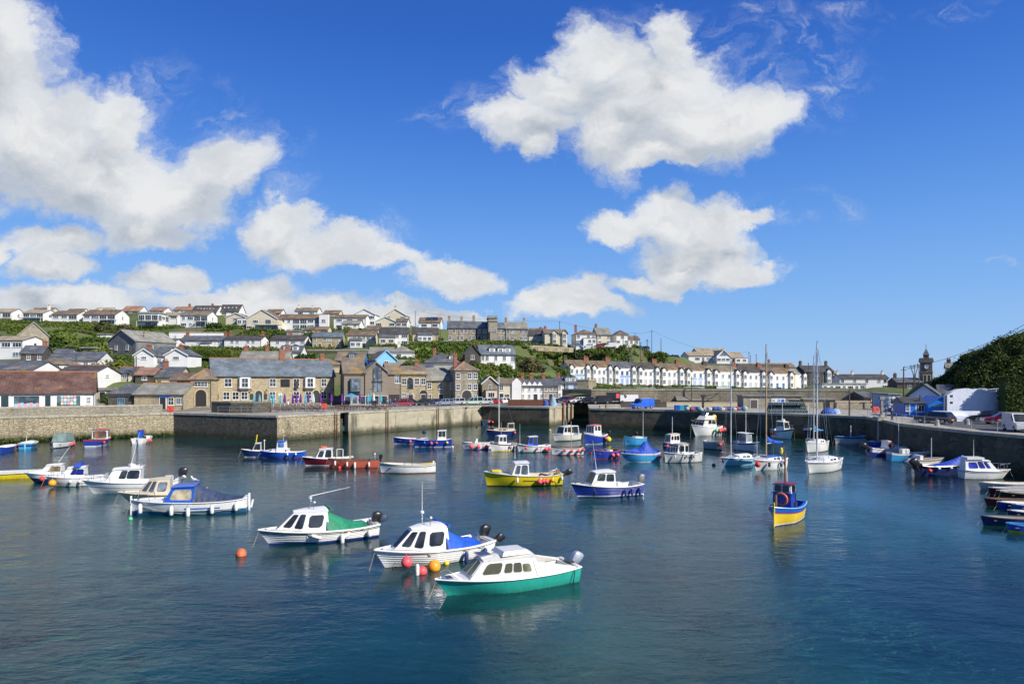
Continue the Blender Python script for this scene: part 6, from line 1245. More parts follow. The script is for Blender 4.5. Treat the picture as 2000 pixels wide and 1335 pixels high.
def cruiser(t,H,L,B,near,top):
 gadgets(t,L,L*.5,top,1.3);MB().box(L*.42,L*.5,-.5,.5,top - .02,top+.08).build('roof_hatch',PC['white'],t);mb=MB();mb.tube((L*.40,-.6,top),(L*.40,-.6,top+.6),.02).tube((L*.40,.6,top),(L*.40,.6,top+.6),.02).tube((L*.40,-.6,top+.55),(L*.40,.6,top+.55),.03);mb.build('roof_arch',STEEL,t)
 MB().hexa([(L*.06,-.5,H.fs+.1),(L*.16,-.5,H.fs+.1),(L*.16,.5,H.fs+.1),(L*.06,.5,H.fs+.1)],[(L*.07,-.45,H.fs+.35),(L*.15,-.45,H.fs+.35),(L*.15,.45,H.fs+.35),(L*.07,.45,H.fs+.35)]).build('seat_locker',PC['white'],t)
boat('white wheelhouse fishing cruiser with a tall whip aerial and radar',161,352,966,202,r=.36,hull='white',bottom='white',boot=.01,stripe=(('grey',.62,.66),),kind='cabin',fb=1.12,fs=.78,rake=.9,bowp=2.1,cab=dict(x=(.40,.76),h=1.15,slope_f=.6,slope_r=-.1,tum=.18,front=3,side=((.05,.30,.42,.85),(.46,.30,.66,.85))),motor=(dict(s=1.4,cowl=PC['black']),dict(s=.8,y=.6,tilt=40,cowl=METAL)),aerial=((.5,.5,2.2,2.6,-.6),),rail=(.7,.45),extra=cruiser)
boat('white cuddy boat with bright blue glazing and a yellow buoy on its bow',88,212,951,200,r=.36,hull='white',bottom='antifoul_black',boot=.03,stripe=(('grey',.5,.54),),kind='cabin',fb=.9,fs=.7,rake=.8,cab=dict(x=(.34,.76),h=.9,slope_f=.7,slope_r=.0,tum=.2,front=2,side=((.04,.30,.40,.80),(.42,.30,.62,.80)),glass=G_BLUE),balls=((.84,'orange',.3),),fend=((.55,'white',.3,.12),(.4,'white',.3,.12)),rail=(.65,.4),extra=lambda t,H,L,B,near,top:MB().hexa([(L*.4,-.7,top - .05),(L*.52,-.7,top - .05),(L*.52,.7,top - .05),(L*.4,.7,top - .05)],[(L*.4,-.5,top+.28),(L*.48,-.5,top+.28),(L*.48,.5,top+.28),(L*.4,.5,top+.28)]).build('folded_cover',TARP['royal'],t))
boat('white topped cabin boat with navy hull, leftmost of the cabin boats in the left group',48,158,943,200,r=.36,hull='navy',bottom='navy',boot=.02,stripe=(('white',.6,1.0),),kind='cabin',fb=.9,fs=.7,rake=.9,cab=dict(x=(.30,.74),h=.85,slope_f=.7,slope_r=.0,tum=.18,front=2,side=((.05,.30,.36,.80),(.40,.30,.62,.80)),glass=glass_mat('see_through_amber',(.3,.22,.06),.2)),balls=((.62,'red',.22),),aerial=((.38,.0,1.7,1.6,-1.0),))
boat('long slender yellow rowing gig with white gunwale at the left edge',-95,83,938,12,r=.15,hull='yellow',bottom='yellow',boot=.02,stripe=(('white',.78,1.0),('black',.70,.78)),gun='white',fb=.75,fs=.62,rake=.3,dbl=False,ts=.3,thw=6,bowp=2.0,name='rowing_gig',line=False)
# ---------- row by the left wall
boat('small blue and white motor boat at the left edge under the wall',-12,26,884,100,r=.42,L=4.2,hull='royal',bottom='blue',boot=.05,gun='white',fb=.7,fs=.6,motor=(dict(s=.8),),balls=((.2,'pink',.18,-1),))
boat('pale blue open boat with folded spray hood, second along the left wall',34,76,877,115,r=.42,L=4.6,hull='cyan',bottom='cyan',boot=.05,stripe=(('navy',.55,.8),),gun='white',deckc='offwhite',fb=.8,fs=.65,balls=((.15,'pink',.2,-1),(.3,'pink',.2,-1),(.45,'red',.2,-1)),aerial=((.6,.4,.8,1.2,.5),),extra=lambda t,H,L,B,near,top:MB().box(-.06,.0,-.08,.08,-.2,H.fs+.1).build('rudder',PC['ltblue'],t))
boat('white boat under grey green canopy with pink buoys on both sides',101,141,876,282,r=.42,L=4.8,hull='white',bottom='navy',boot=.12,gun='navy',fb=.85,fs=.7,balls=((.45,'pink',.2,-1),(.45,'pink',.2,1),(.3,'red',.2,1)),extra=lambda t,H,L,B,near,top:(MB().hexa([(L*.1,-B*.46,H.fs),(L*.62,-B*.46,H.fs),(L*.62,B*.46,H.fs),(L*.1,B*.46,H.fs)],[(L*.12,-B*.36,H.fs+1.1),(L*.52,-B*.36,H.fs+1.15),(L*.52,B*.36,H.fs+1.15),(L*.12,B*.36,H.fs+1.1)]).build('canopy',TARP['grey'],t),MB().box(L - .04,L+.05,-.05,.05,-.1,H.fb).build('stem_post',PC['navy'],t)))
boat('blue and red fishing boat with open cabin, moored under the left wall',170,212,872,98,r=.42,L=5.4,hull='royal',bottom='white',boot=.14,stripe=(('red',.88,1.0),),gun='red',deckc='brown',fb=1.0,fs=.8,kind='cabin',cockpit=(.03,.5),cab=dict(x=(.5,.78),h=1.25,slope_f=.1,tum=.06,c='white',rc='red',front=2,side=((.1,.2,.9,.85),),rear=True,glass=glass_mat('tan_glass',(.25,.15,.08),.3)),balls=((.2,'red',.18),(.2,'pink',.18,-1)),mast=(.35,3.0,.04,PC['red']),extra=lambda t,H,L,B,near,top:lifering(t,(L*.62,0,top+.08),.3,'z'))
boat('white hulled boat with tall blue steering box, rightmost along the left wall',258,298,867,100,r=.42,L=4.8,hull='white',bottom='white',boot=.1,gun='white',fb=.85,fs=.7,balls=((.2,'red',.18),(.35,'pink',.18),(.2,'orange',.2,-1)),extra=lambda t,H,L,B,near,top:(MB().box(L*.4,L*.58,B*.05,B*.32,.2,H.fs+1.15).build('steering_box',PC['blue'],t),MB().box(L*.38,L*.6,B*.02,B*.35,H.fs+1.15,H.fs+1.2).build('box_roof',PC['salmon'],t),MB().box(-.07,0,-.1,.1,-.2,H.fs).build('rudder',PC['navy'],t),MB().tube((L*.3,-B*.2,.3),(L*.3,-B*.2,1.8),.03).box(L*.25,L*.35,-B*.3,-B*.1,.4,1.0).build('hauler',DARKM,t)))
# ---------- middle
boat('navy hulled launch with cream cabin and orange pole on its roof',471,530,893,192,r=.33,hull='navy',bottom='white',boot=.1,gun='offwhite',kind='cabin',fb=.95,fs=.7,rake=.5,cab=dict(x=(.32,.62),h=.95,slope_f=.4,tum=.12,c='offwhite',front=2,side=((.06,.2,.5,.85),(.54,.2,.9,.85))),extra=lambda t,H,L,B,near,top:(MB().tube((L*.5,0,top),(L*.46,0,top+.9),.06).build('pole',PC['gold'],t),MB().tube((L*.2,.4,.6),(L*.2,.4,1.9),.04).ball((L*.2,.4,1.95),.1,6,5).build('post',WHITEP,t)))
boat('bright blue hulled boat with upright blue and white wheelhouse',508,598,895,188,r=.33,hull='blue',bottom='antifoul_red',boot=.05,gun='blue',kind='cabin',fb=.82,fs=.62,rake=.5,cab=[dict(x=(.36,.78),h=.42,slope_f=.35,tum=.1,front=0,side=((.1,.3,.55,.85),)),dict(x=(.42,.62),h=1.35,slope_f=.12,tum=.08,c='white',rc='blue',front=2,side=((.15,.5,.85,.9),),glass=glass_mat('blue_trim_glass',(.06,.16,.42),.2))],fend=((.38,'white',.22,.16,1.5),(.2,'white',.22,.16,1.5)),aerial=((.48,.2,1.9,.9),))
boat('dark red hulled boat with white cabin and red life ring on the roof',590,690,910,196,r=.33,hull='maroon',bottom='white',boot=.1,gun='white',kind='cabin',fb=.95,fs=.7,rake=.5,cab=dict(x=(.40,.74),h=1.05,slope_f=.45,tum=.12,front=2,side=((.10,.15,.48,.85),(.62,.15,.92,.8))),extra=lambda t,H,L,B,near,top:(lifering(t,(L*.58,0,top+.07),.3,'z'),MB().tube((L*.2,-.5,.5),(L*.2,-.5,1.6),.03).tube((L*.2,.5,.5),(L*.2,.5,1.6),.03).tube((L*.2,-.5,1.6),(L*.2,.5,1.6),.03).tube((L*.32,-.5,.5),(L*.32,-.5,1.6),.03).tube((L*.2,-.5,1.6),(L*.32,-.5,1.6),.03).build('gantry',WHITEP,t)),balls=((.12,'pink',.16),))
boat('long salmon red clinker boat with white fenders',640,742,914,184,r=.26,hull='salmon',bottom='antifoul_red',boot=.06,gun='brown',deckc='brown',fb=.95,fs=.75,rake=.2,clink=True,fend=((.84,'white',.5,.1),(.6,'white',.5,.1),(.45,'white',.7,.11),(.18,'white',.5,.1)),mast=(.57,4.6,.05,MASTW),motor=(dict(s=.8),),name='clinker_boat')
boat('white double ended open boat with wooden oars and thin mast',741,851,925,187,r=.3,hull='white',bottom='antifoul_red',boot=.08,stripe=(('brown',.84,.90),),gun='cream',deckc='offwhite',fb=1.02,fs=.78,rake=.2,ts=.4,bowp=2.8,mast=(.42,3.4,.03,DARKM),extra=lambda t,H,L,B,near,top:(MB().tube((L*.05,.1,H.fs+.12),(L*.24,.3,H.fs+.1),.06,n=6).build('oar',PC['gold'],t),MB().lathe([(.09,0),(.1,.3),(.06,.34)],c=(L*.04,0,H.fs),n=8).build('white_can',WHITEP,t)))
boat('blue open boat with white rim, left of the pair by the quay wall',768,835,867,188,r=.33,hull='royal',bottom='offwhite',boot=.1,gun='white',fb=.95,fs=.7,rake=.2,balls=((.5,'pink',.2),(.3,'red',.16)),extra=lambda t,H,L,B,near,top:MB().tube((L*.1,0,.6),(L*.1,0,1.5),.03).ball((L*.1,0,1.6),.3,10,7).build('pot_marker',PC['navy'],t))
boat('blue fishing boat with small white wheelhouse aft, by the quay wall',809,882,873,186,r=.3,hull='royal',bottom='white',boot=.08,gun='blue',deckc='offwhite',fb=.95,fs=.9,rake=.15,kind='cabin',cockpit=(.3,.9),cab=dict(x=(.14,.38),h=1.35,slope_f=.1,tum=.06,front=2,side=((.1,.4,.45,.9),(.52,.4,.9,.9))),balls=((.72,'blue',.14),(.54,'pink',.2),(.4,'pink',.16),(.12,'yellow',.18)))
boat('little blue and white boat with a row of pink buoys against the far quay corner',940,989,828,182,r=.3,hull='ltblue',bottom='offwhite',boot=.1,gun='pink' if False else 'salmon',fb=.9,fs=.8,balls=((.7,'pink',.22),(.55,'pink',.22),(.4,'pink',.22),(.25,'pink',.2)),mast=(.3,3.0,.04,ALU))
def ketch_rig(t,H,x,mh,mo):
 L=H.L;mb=MB();mb.tube((x,0,mh),(L*.98,0,H.fb+.1),.012,n=4).tube((x,0,mh),(.1,0,H.fs+.3),.012,n=4)
 for sd in (1,-1):mb.tube((x,0,mh*.95),(x - .1,H.hb(.5)*sd*.98,H.sheer(.5)),.012,n=4)
 mb.build('rigging',STEEL,t)
boat('navy and cream motor sailer with a white mast near the quay corner',949,1008,853,190,r=.3,hull='navy',bottom='navy',boot=.05,gun='cream',deckc='cream',kind='cabin',fb=1.15,fs=.9,rake=.5,cab=[dict(x=(.3,.78),h=.4,slope_f=.3,tum=.12,c='cream',front=0,side=((.1,.3,.3,.8),(.4,.3,.6,.8))),dict(x=(.05,.3),h=1.25,slope_f=.2,tum=.08,c='cream',front=2,side=((.1,.4,.9,.9),))],mast=(.56,9.6,.07,WHITEP,ketch_rig),rail=(.6,.5),balls=((.05,'pink',.2),))
boat('white open boat with three pink buoys, left end of the central cluster',901,965,878,190,r=.33,hull='white',bottom='blue',boot=.08,gun='offwhite',fb=1.0,fs=.8,rake=.5,balls=((.72,'pink',.28),(.5,'pink',.26),(.25,'pink',.28)),rail=(.6,.4),extra=lambda t,H,L,B,near,top:MB().hexa([(L*.5,-.3,.6),(L*.62,-.3,.6),(L*.62,.3,.6),(L*.5,.3,.6)],[(L*.5,-.2,1.4),(L*.53,-.2,1.4),(L*.53,.2,1.4),(L*.5,.2,1.4)]).build('console',WHITEP,t))
boat('white fishing boat with wheelhouse and yellow waterline in the central cluster',957,1010,882,212,r=.4,hull='white',bottom='gold',boot=.1,stripe=(('brown',.9,.96),),gun='brown',kind='cabin',fb=1.15,fs=.8,rake=.3,cab=dict(x=(.42,.74),h=1.15,slope_f=.15,tum=.08,front=3,side=((.06,.35,.45,.88),(.52,.35,.92,.88)),rim=PC['white']),fend=((.35,'navy',.4,.08),(.25,'white',.4,.08),(.15,'navy',.4,.08)),balls=((.05,'pink',.22),),mast=(.55,3.6,.04,MASTW))
boat('white boat with bright blue cabin canopy in the central cluster',1009,1076,884,200,r=.36,hull='white',bottom='antifoul_blue',boot=.08,stripe=(('brown',.84,.88),),gun='white',kind='cabin',fb=1.1,fs=.75,rake=.4,cab=dict(x=(.40,.72),h=1.2,slope_f=.35,tum=.12,c='blue',rc='offwhite',front=2,side=((.1,.2,.45,.85),(.55,.3,.9,.85))),balls=((.78,'pink',.2),(.45,'pink',.16),(.18,'pink',.24),(.08,'pink',.24)),aerial=((.9,0,1.1,2.5),))
boat('white wooden open boat with brown mast and pink buoys',1076,1140,889,192,r=.33,hull='white',bottom='salmon',boot=.08,stripe=(('brown',.86,.92),),gun='brown',deckc='brown',fb=1.15,fs=.85,rake=.25,balls=((.62,'pink',.18),(.4,'pink',.2),(.18,'pink',.2),(.02,'pink',.18)),mast=(.36,4.0,.05,MASTW),name='clinker_boat')
boat('white workboat with large aft frame behind the brown masted open boat',1079,1136,862,218,r=.4,hull='offwhite',bottom='antifoul_black',boot=.1,gun='offwhite',kind='cabin',fb=1.1,fs=.85,rake=.6,cab=dict(x=(.4,.72),h=1.3,slope_f=.3,tum=.1,c='offwhite',front=2,side=((.1,.35,.5,.88),(.6,.35,.9,.88))),extra=lambda t,H,L,B,near,top:MB().tube((L*.1,-B*.4,H.fs),(L*.13,-B*.36,H.fs+1.3),.07).tube((L*.1,B*.4,H.fs),(L*.13,B*.36,H.fs+1.3),.07).tube((L*.13,-B*.36,H.fs+1.3),(L*.4,-B*.36,H.fs+1.3),.07).tube((L*.13,B*.36,H.fs+1.3),(L*.4,B*.36,H.fs+1.3),.07).tube((L*.13,-B*.36,H.fs+1.3),(L*.13,B*.36,H.fs+1.3),.07).build('aft_frame',WHITEP,t),aerial=((.5,.3,2.3,1.0),(.5,-.3,2.3,1.0)))
boat('dark blue fishing boat with white wheelhouse and yellow buoy at its stern',1139,1187,868,226,r=.42,hull='royal',bottom='offwhite',boot=.06,stripe=(('white',.92,1.0),),gun='white',kind='cabin',fb=1.7,fs=1.1,rake=.4,cab=dict(x=(.35,.7),h=1.5,slope_f=.1,tum=.06,rc='salmon',front=3,side=((.1,.45,.5,.9),(.6,.45,.9,.9)),rim=PC['white']),balls=((.12,'yellow',.42),(.22,'red',.2)),mast=(.5,4.2,.05,PC['maroon']))
boat('dark blue wooden open boat with pink and red buoys, left of the blue tarpaulin',1157,1213,897,215,r=.36,hull='royal',bottom='red',boot=.05,gun='salmon',deckc='brown',fb=1.1,fs=.8,rake=.3,balls=((.98,'red',.22,-1),(.42,'pink',.24),(.22,'pink',.24)),name='clinker_boat',extra=lambda t,H,L,B,near,top:[MB().box(L*(.3+.12*i)- .2,L*(.3+.12*i)+.2,-.3,.2,.5,.95+.1*(i % 2)).build('gear_box',(WHITEP,PC['grey'],TARP['blue'],PC['brown'])[i],t) for i in range(4)])
def tarped(t,H,L,B,near,top):
 rows=[];n,m=18,14
 for i in range(n+1):
  k=i/n;x=L*(-.02+.93*k);tt=min(.97,max(0,x/L));w=H.hb(tt)*1.0;ph=.25+1.15*math.exp(-((k - .38)/.17) ** 2)+.28*math.exp(-((k - .75)/.12) ** 2)
  rows.append([(x,w*(j/m*2 - 1),H.sheer(tt)+.02+ph*(1 - abs(j/m*2 - 1) ** 1.4)+.05*math.sin(j*2.1+i)*(1 - abs(j/m*2 - 1))) for j in range(m+1)])
 MB().grid(rows).build('tarpaulin',TARP['royal'],t,smooth=True)
boat('light blue speedboat under a crumpled royal blue tarpaulin',1213,1290,903,197,r=.36,hull='cyan',bottom='white',boot=.06,gun='offwhite',kind='cabin',fb=1.0,fs=.85,rake=.9,extra=tarped,rail=(.6,.4),balls=((.05,'red',.2),),stripe=(('white',.9,1.0),))
boat('sky blue open boat moored in front of the dark pier',1219,1264,870,200,r=.38,hull='cyan',bottom='navy',boot=.06,gun='ltblue',deckc='offwhite',fb=1.3,fs=.95,rake=.3,mast=(.1,4.6,.03,WHITEP),extra=lambda t,H,L,B,near,top:MB().box(L*.2,L*.55,-.5,.5,.7,1.2).build('gear_box',PC['offwhite'],t))
boat('navy hulled boat with white wheelhouse and orange roof edge',1293,1340,884,215,r=.4,hull='navy',bottom='navy',boot=.05,gun='navy',kind='cabin',fb=1.3,fs=.95,rake=.4,cab=dict(x=(.3,.74),h=1.3,slope_f=.15,tum=.1,rc='cream',front=3,side=((.06,.4,.34,.85),(.38,.4,.62,.85),(.7,.4,.94,.85)),rim=PC['white']),balls=((.9,'red',.22),),mast=(.5,4.4,.05,ALU))
boat('white fishing boat with forward wheelhouse, railings and open stern',1297,1372,904,196,r=.36,hull='offwhite',bottom='antifoul_black',boot=.05,gun='offwhite',kind='cabin',fb=1.15,fs=.9,rake=.2,cockpit=(.04,.46),cab=dict(x=(.38,.7),h=1.15,slope_f=.2,tum=.08,rc='cream',front=2,side=((.06,.25,.34,.85),(.44,.25,.9,.85)),rim=PC['white']),fend=((.78,'white',.4,.08),(.5,'black',.3,.07,.6),(.38,'black',.3,.07,.6),(.3,'black',.3,.07,.6)),rail=(.62,.7))
def yel(t,H,L,B,near,top):
 MB().box(L*.78,L*.9,-.35,.35,H.fb+.0,H.fb+.12).build('hatch',PC['yellow'],t)
 for (c,p,r) in (('pink',(.53,.1,.3),.22),('orange',(.47,.1,.55),.2),('pink',(.5,-.2,.3),.18)):MB().ball((L*p[0],p[1],H.fs+p[2]),r,12,8).build('spare_buoy',VINYL[c],t,smooth=True)
 mb=MB();a=H.pt(.36,.5,near);mb.path([H.pt(q,.66,near)+Vector((0,.015*near,0)) for q in (.52,.4,.3)],.03).path([H.pt(.3,.66,near),H.pt(.24,.3,near)],.03).path([H.pt(.22,.62,near),H.pt(.16,.3,near)],.03).path([H.pt(.12,.62,near),H.pt(.08,.3,near)],.03);mb.build('rubbing_strip',DARKM,t)
 MB().box(L*.02,L*.06,-.1,.1,H.fs,H.fs+.45).build('bollard',PC['wood'],t);MB().path([H.pt(.32,1,near,.1),H.pt(.28,1,near,.5)+Vector((0,0,.15)),H.pt(.2,1,near,.7)+Vector((0,0,.05))],.08,7).build('hose',DARKM,t)
boat('bright yellow fishing boat with small white open cuddy and pink buoys',945,1100,951,190,r=.32,hull='yellow',bottom='antifoul_black',boot=.08,gun='offwhite',deckc='cream',kind='cabin',fb=1.25,fs=.85,rake=.35,bowp=2.5,cockpit=(.05,.44),cab=dict(x=(.44,.66),h=1.12,slope_f=.35,slope_r=.06,tum=.1,front=2,side=((.07,.12,.5,.85),(.58,.12,.88,.82)),glass=G_PALE,rim=PC['white']),fend=((.6,'white',.5,.1),(.3,'white',.45,.09),(.14,'white',.45,.09),(.02,'white',.4,.1)),balls=((.32,'pink',.24),(.27,'pink',.2),(.23,'pink',.22),(.15,'orange',.18)),motor=(dict(s=1.1,tilt=55,dx=.2),),aerial=((.6,0,2.3,1.2),),extra=yel)
def navyx(t,H,L,B,near,top):
 mb=MB();[mb.tube((L*.4,y,top - .02),(L*.6,y,top - .05),.02,n=5) for y in (-.55,.55)];mb.build('roof_rail',STEEL,t);MB().path([(L*.55,.62*near,top),H.pt(.75,1,near)+Vector((0,0,.05)),H.pt(.7,.5,near)+Vector((0,.05*near,0)),H.pt(.78,.12,near)+Vector((0,.03*near,0))],.015,4).build('rope',ROPE,t)
 MB().box(L*.26,L*.34,-.4,.3,.5,H.fs+.25).build('seat_locker',PC['white'],t)
boat('navy blue hulled cabin boat with white wheelhouse and outboard, right of the yellow one',1115,1258,974,199,r=.34,hull='royal',bottom='antifoul_blue',boot=.02,stripe=(('white',-.1,-.19),),gun='cream',kind='cabin',fb=1.12,fs=.78,rake=.75,bowp=2.2,clink=True,cab=dict(x=(.42,.76),h=1.15,slope_f=.5,slope_r=.04,tum=.16,front=2,side=((.08,.38,.42,.84),(.50,.40,.84,.86))),motor=(dict(s=1.1,cowl=M('cowl_grey',(.2,.21,.22),.4)),),fend=((.30,'navy',.55,.09),(.2,'navy',.55,.09),(.08,'navy',.62,.1)),aerial=((.6,-.4,2.1,2.2,.3),),extra=navyx)
def tubby(t,H,L,B,near,top):
 o=lifering(t,(L*.655+.09,0,H.sheer(.5)+.55),.36,'x');
 MB().box(L - .06,L+.05,-.05,.05,-.2,H.fb+.3).build('stem_post',PC['yellow'],t);MB().tube((L*.9,0,H.fb),(L*.9,0,H.fb+.7),.06).build('bollard',PC['wood'],t)
 for sd in (-1,1):MB().tube((L*.45,B*.34*sd,H.fs),(L*.45,B*.34*sd,H.fs+.9),.04).tube((L*.45,B*.34*sd,H.fs+.9),(L*.45,B*.2*sd,H.fs+.95),.03).box(L*.4,L*.5,B*.3*sd - .12,B*.3*sd+.12,H.fs,H.fs+.35).build('hauler_post',DARKM,t)
 MB().tube((L*.5,.12,top),(L*.5,.12,top+.6),.02).build('light_post',WHITEP,t)
boat('small yellow and blue fishing boat with a life ring, bow towards the camera',1497,1576,1028,229,r=.42,hull='gold',bottom='antifoul_red',boot=.05,stripe=(('white',-.05,-.14),('red',.74,.78),('blue',.78,.995)),gun='ltblue',deckc='blue',kind='cabin',fb=1.2,fs=.95,rake=.12,bowp=2.6,flare=.1,cab=[dict(x=(.42,.65),h=1.0,slope_f=.02,tum=.02,c='royal',front=0,side=(),w=1.15),dict(x=(.425,.645),z=1.88,h=.62,slope_f=.02,tum=.04,c='white',rc='maroon',front=2,side=((.1,.1,.9,.9),),rim=PC['white'],w=1.12)],balls=((.35,'pink',.2,-1),),mast=(.5,4.3,.07,M('mast_brown',(.28,.12,.06),.6)),extra=tubby)
# ---------- yachts
def rig(boom=None,fore=True,spread=(.55,)):
 def f(t,H,x,mh,mo):
  L=H.L;mb=MB()
  if fore:mb.tube((x,0,mh - .2),(L*.97,0,H.fb+.1),.012,n=4)
  mb.tube((x,0,mh),(.1,0,H.fs+.2),.012,n=4)
  for sd in (1,-1):
   for k in spread:z=H.fb+(mh - H.fb)*k;mb.tube((x,0,z),(x,.55*sd,z+.05),.02,n=4).tube((x,.55*sd,z+.05),(x - .1,H.hb(.5)*sd*.96,H.sheer(.5)),.01,n=4).tube((x,.55*sd,z+.05),(x,0,mh - .1),.01,n=4)
  mb.build('rigging',STEEL,t);MB().tube((x,0,mh),(x,0,mh+.25),.02).box(x - .12,x+.12,-.02,.02,mh+.15,mh+.19).build('masthead_fitting',DARKM,mo)
  if boom:
   c,l,z0=boom;b=MB().tube((x - .05,0,z0),(x - l,0,z0+.05),.045,n=7).build('boom',ALU,t);rows=[]
   for i in range(9):k=i/8;xx=x - .05 - l*k;hh=.48*(1 - k) ** 1.3+.13;zz=z0+.02;rows.append([(xx,.13*math.sin(a)*(1 - .4*k),zz - .08+hh*(1 - math.cos(a))/2+(.35*(1 - k) ** 6)) for a in [2*math.pi*q/8 for q in range(8)]])
   m=MB();m.grid(rows,close=True);m.f.append(tuple(range(8)));m.build('sail_cover',TARP[c],b,smooth=True)
 return f
coach=dict(x=(.25,.72),h=.38,slope_f=.45,slope_r=.05,tum=.12,front=0,side=((.15,.3,.35,.75),(.42,.3,.6,.75)),over=.0,roofth=.02,crown=.1)
boat('light blue hulled yacht with bare mast, left of the three nearest yachts',1408,1487,911,207,r=.36,hull='ltblue',bottom='antifoul_blue',boot=.03,gun='white',kind='cabin',cat='yacht',name='sailing_yacht',fb=.95,fs=.75,rake=.6,ts=.6,cab=coach,mast=(.72,zat(712,70) if False else 11.2,.07,ALU,rig()),rail=(.75,.55),fend=((.98,'navy',.45,.12),),aerial=((.05,.4,.9,2.2),))
boat('white yacht with blue deck and blue sail cover, mast with yellowish tint',1470,1542,919,212,r=.38,hull='white',bottom='offwhite',boot=.03,stripe=(('maroon',.84,.88),),gun='white',deckc='white',kind='cabin',cat='yacht',name='sailing_yacht',fb=1.1,fs=.9,rake=.5,ts=.65,cab=dict(coach,rc='blue'),mast=(.58,12.4,.08,MASTW,rig(('blue',2.6,2.6))),fend=((.72,'black',.5,.12),(.4,'navy',.5,.1,.4),(.25,'navy',.5,.1,.4)),balls=((.97,'red',.28),),rail=(.75,.55),extra=lambda t,H,L,B,near,top:MB().lathe([(.1,0),(.16,.2),(.14,.5),(.05,.62)],c=(L*.06,0,H.fs+.55),n=9).build('danbuoy',VINYL['yellow'],t))
boat('white yacht with tall silver mast, nearest of the yachts',1567,1650,925,222,r=.38,hull='white',bottom='antifoul_black',boot=.04,stripe=(('navy',.86,.89),),gun='offwhite',deckc='white',kind='cabin',cat='yacht',name='sailing_yacht',fb=1.15,fs=1.0,rake=.6,ts=.7,cab=coach,mast=(.66,12.6,.09,ALU,rig(None,True,(.45,.75))),rail=(.75,.55),fend=((.2,'white',.35,.07),))
boat('white yacht with turquoise sail cover behind the nearest yacht',1570,1622,884,220,r=.36,hull='white',bottom='antifoul_black',boot=.06,gun='offwhite',kind='cabin',cat='yacht',name='sailing_yacht',fb=1.3,fs=1.1,rake=.5,ts=.65,cab=coach,mast=(.6,11.8,.08,ALU,rig(('cyan',2.4,2.6))),rail=(.75,.5))
boat('white and blue workboat with open cabin frame behind the light blue yacht',1431,1482,882,305,r=.42,hull='offwhite',bottom='antifoul_blue',boot=.05,stripe=(('blue',.85,1.0),),gun='white',kind='cabin',fb=1.2,fs=.95,rake=.3,cab=dict(x=(.25,.6),h=1.35,slope_f=.1,tum=.04,c='offwhite',rc='offwhite',front=2,side=((.08,.25,.44,.9),(.54,.25,.92,.9)),glass=G_PALE,over=.2),mast=(.45,5.8,.04,WHITEP))
boat('grey open boat with red buoys, bow towards the right',1373,1414,879,312,r=.42,hull='grey',bottom='antifoul_black',boot=.1,gun='offwhite',deckc='grey',fb=1.2,fs=.95,rake=.3,balls=((.05,'red',.3,-1),(.9,'red',.25,1)),stripe=(('offwhite',.86,.9),))
def fly(t,H,L,B,near,top):
 MB().hexa([(L*.28,-B*.36,top - .05),(L*.66,-B*.36,top - .05),(L*.66,B*.36,top - .05),(L*.28,B*.36,top - .05)],[(L*.3,-B*.38,top+.5),(L*.56,-B*.3,top+.55),(L*.56,B*.3,top+.55),(L*.3,B*.38,top+.5)]).build('flybridge',PC['white'],t);MB().hexa([(L*.52,-B*.28,top+.5),(L*.57,-B*.26,top+.5),(L*.57,B*.26,top+.5),(L*.52,B*.28,top+.5)],[(L*.48,-B*.26,top+.95),(L*.5,-B*.24,top+.95),(L*.5,B*.24,top+.95),(L*.48,B*.26,top+.95)]).build('windscreen',G_PALE,t)
 MB().box(L*.24,L*.7,-B*.46,B*.46,top - .08,top - .02).build('awning_edge',PC['gold'],t);MB().ball((L*.24,B*.2,top+.3),.4,10,7).build('dinghy_bag',VINYL['yellow'],t)
boat('large white motor cruiser with flybridge and a string of pink buoys, by the pier',1350,1412,852,214,r=.36,hull='white',bottom='offwhite',boot=.1,gun='white',kind='cabin',fb=1.9,fs=1.3,rake=1.2,cab=dict(x=(.25,.72),h=1.3,slope_f=.5,tum=.12,front=3,side=((.05,.4,.35,.85),(.4,.4,.65,.85))),balls=((.35,'green',.3),(.22,'pink',.35),(.12,'pink',.32),(.02,'pink',.35)),rail=(.5,.7),name='motor_cruiser',extra=fly)
boat('blue and white fishing boat against the dark pier, bow to the right',1396,1428,838,335,r=.36,hull='white',bottom='antifoul_red',boot=.08,stripe=(('royal',.78,1.0),),gun='white',kind='cabin',fb=1.7,fs=1.1,rake=.4,cab=dict(x=(.3,.5),h=1.4,slope_f=.05,tum=.05,rc='salmon',front=2,side=((.1,.5,.9,.9),)),mast=(.25,4.5,.05,WHITEP))
for lab,a,b,yw,hc in (('white cabin cruiser under the lobster pots, facing right',1504,1550,858,'white'),('navy hulled cabin cruiser beside the white one under the lobster pots',1556,1600,857,'navy')):
 boat(lab,a,b,yw,296 if hc == 'white' else 250,r=.42,hull=hc,bottom='antifoul_black',boot=.05,stripe=(('navy' if hc == 'white' else 'white',.86,.95),),gun='white',kind='cabin',fb=1.7,fs=1.2,rake=.6,cab=dict(x=(.3,.7),h=1.45,slope_f=.25,tum=.12,front=3,side=((.06,.45,.45,.88),(.52,.45,.9,.88))),rail=(.6,.6),mast=(.45,5.4,.05,WHITEP),balls=((.2,'red',.3),),name='cabin_cruiser',extra=lambda t,H,L,B,near,top:gadgets(t,L,L*.5,top,1.4))
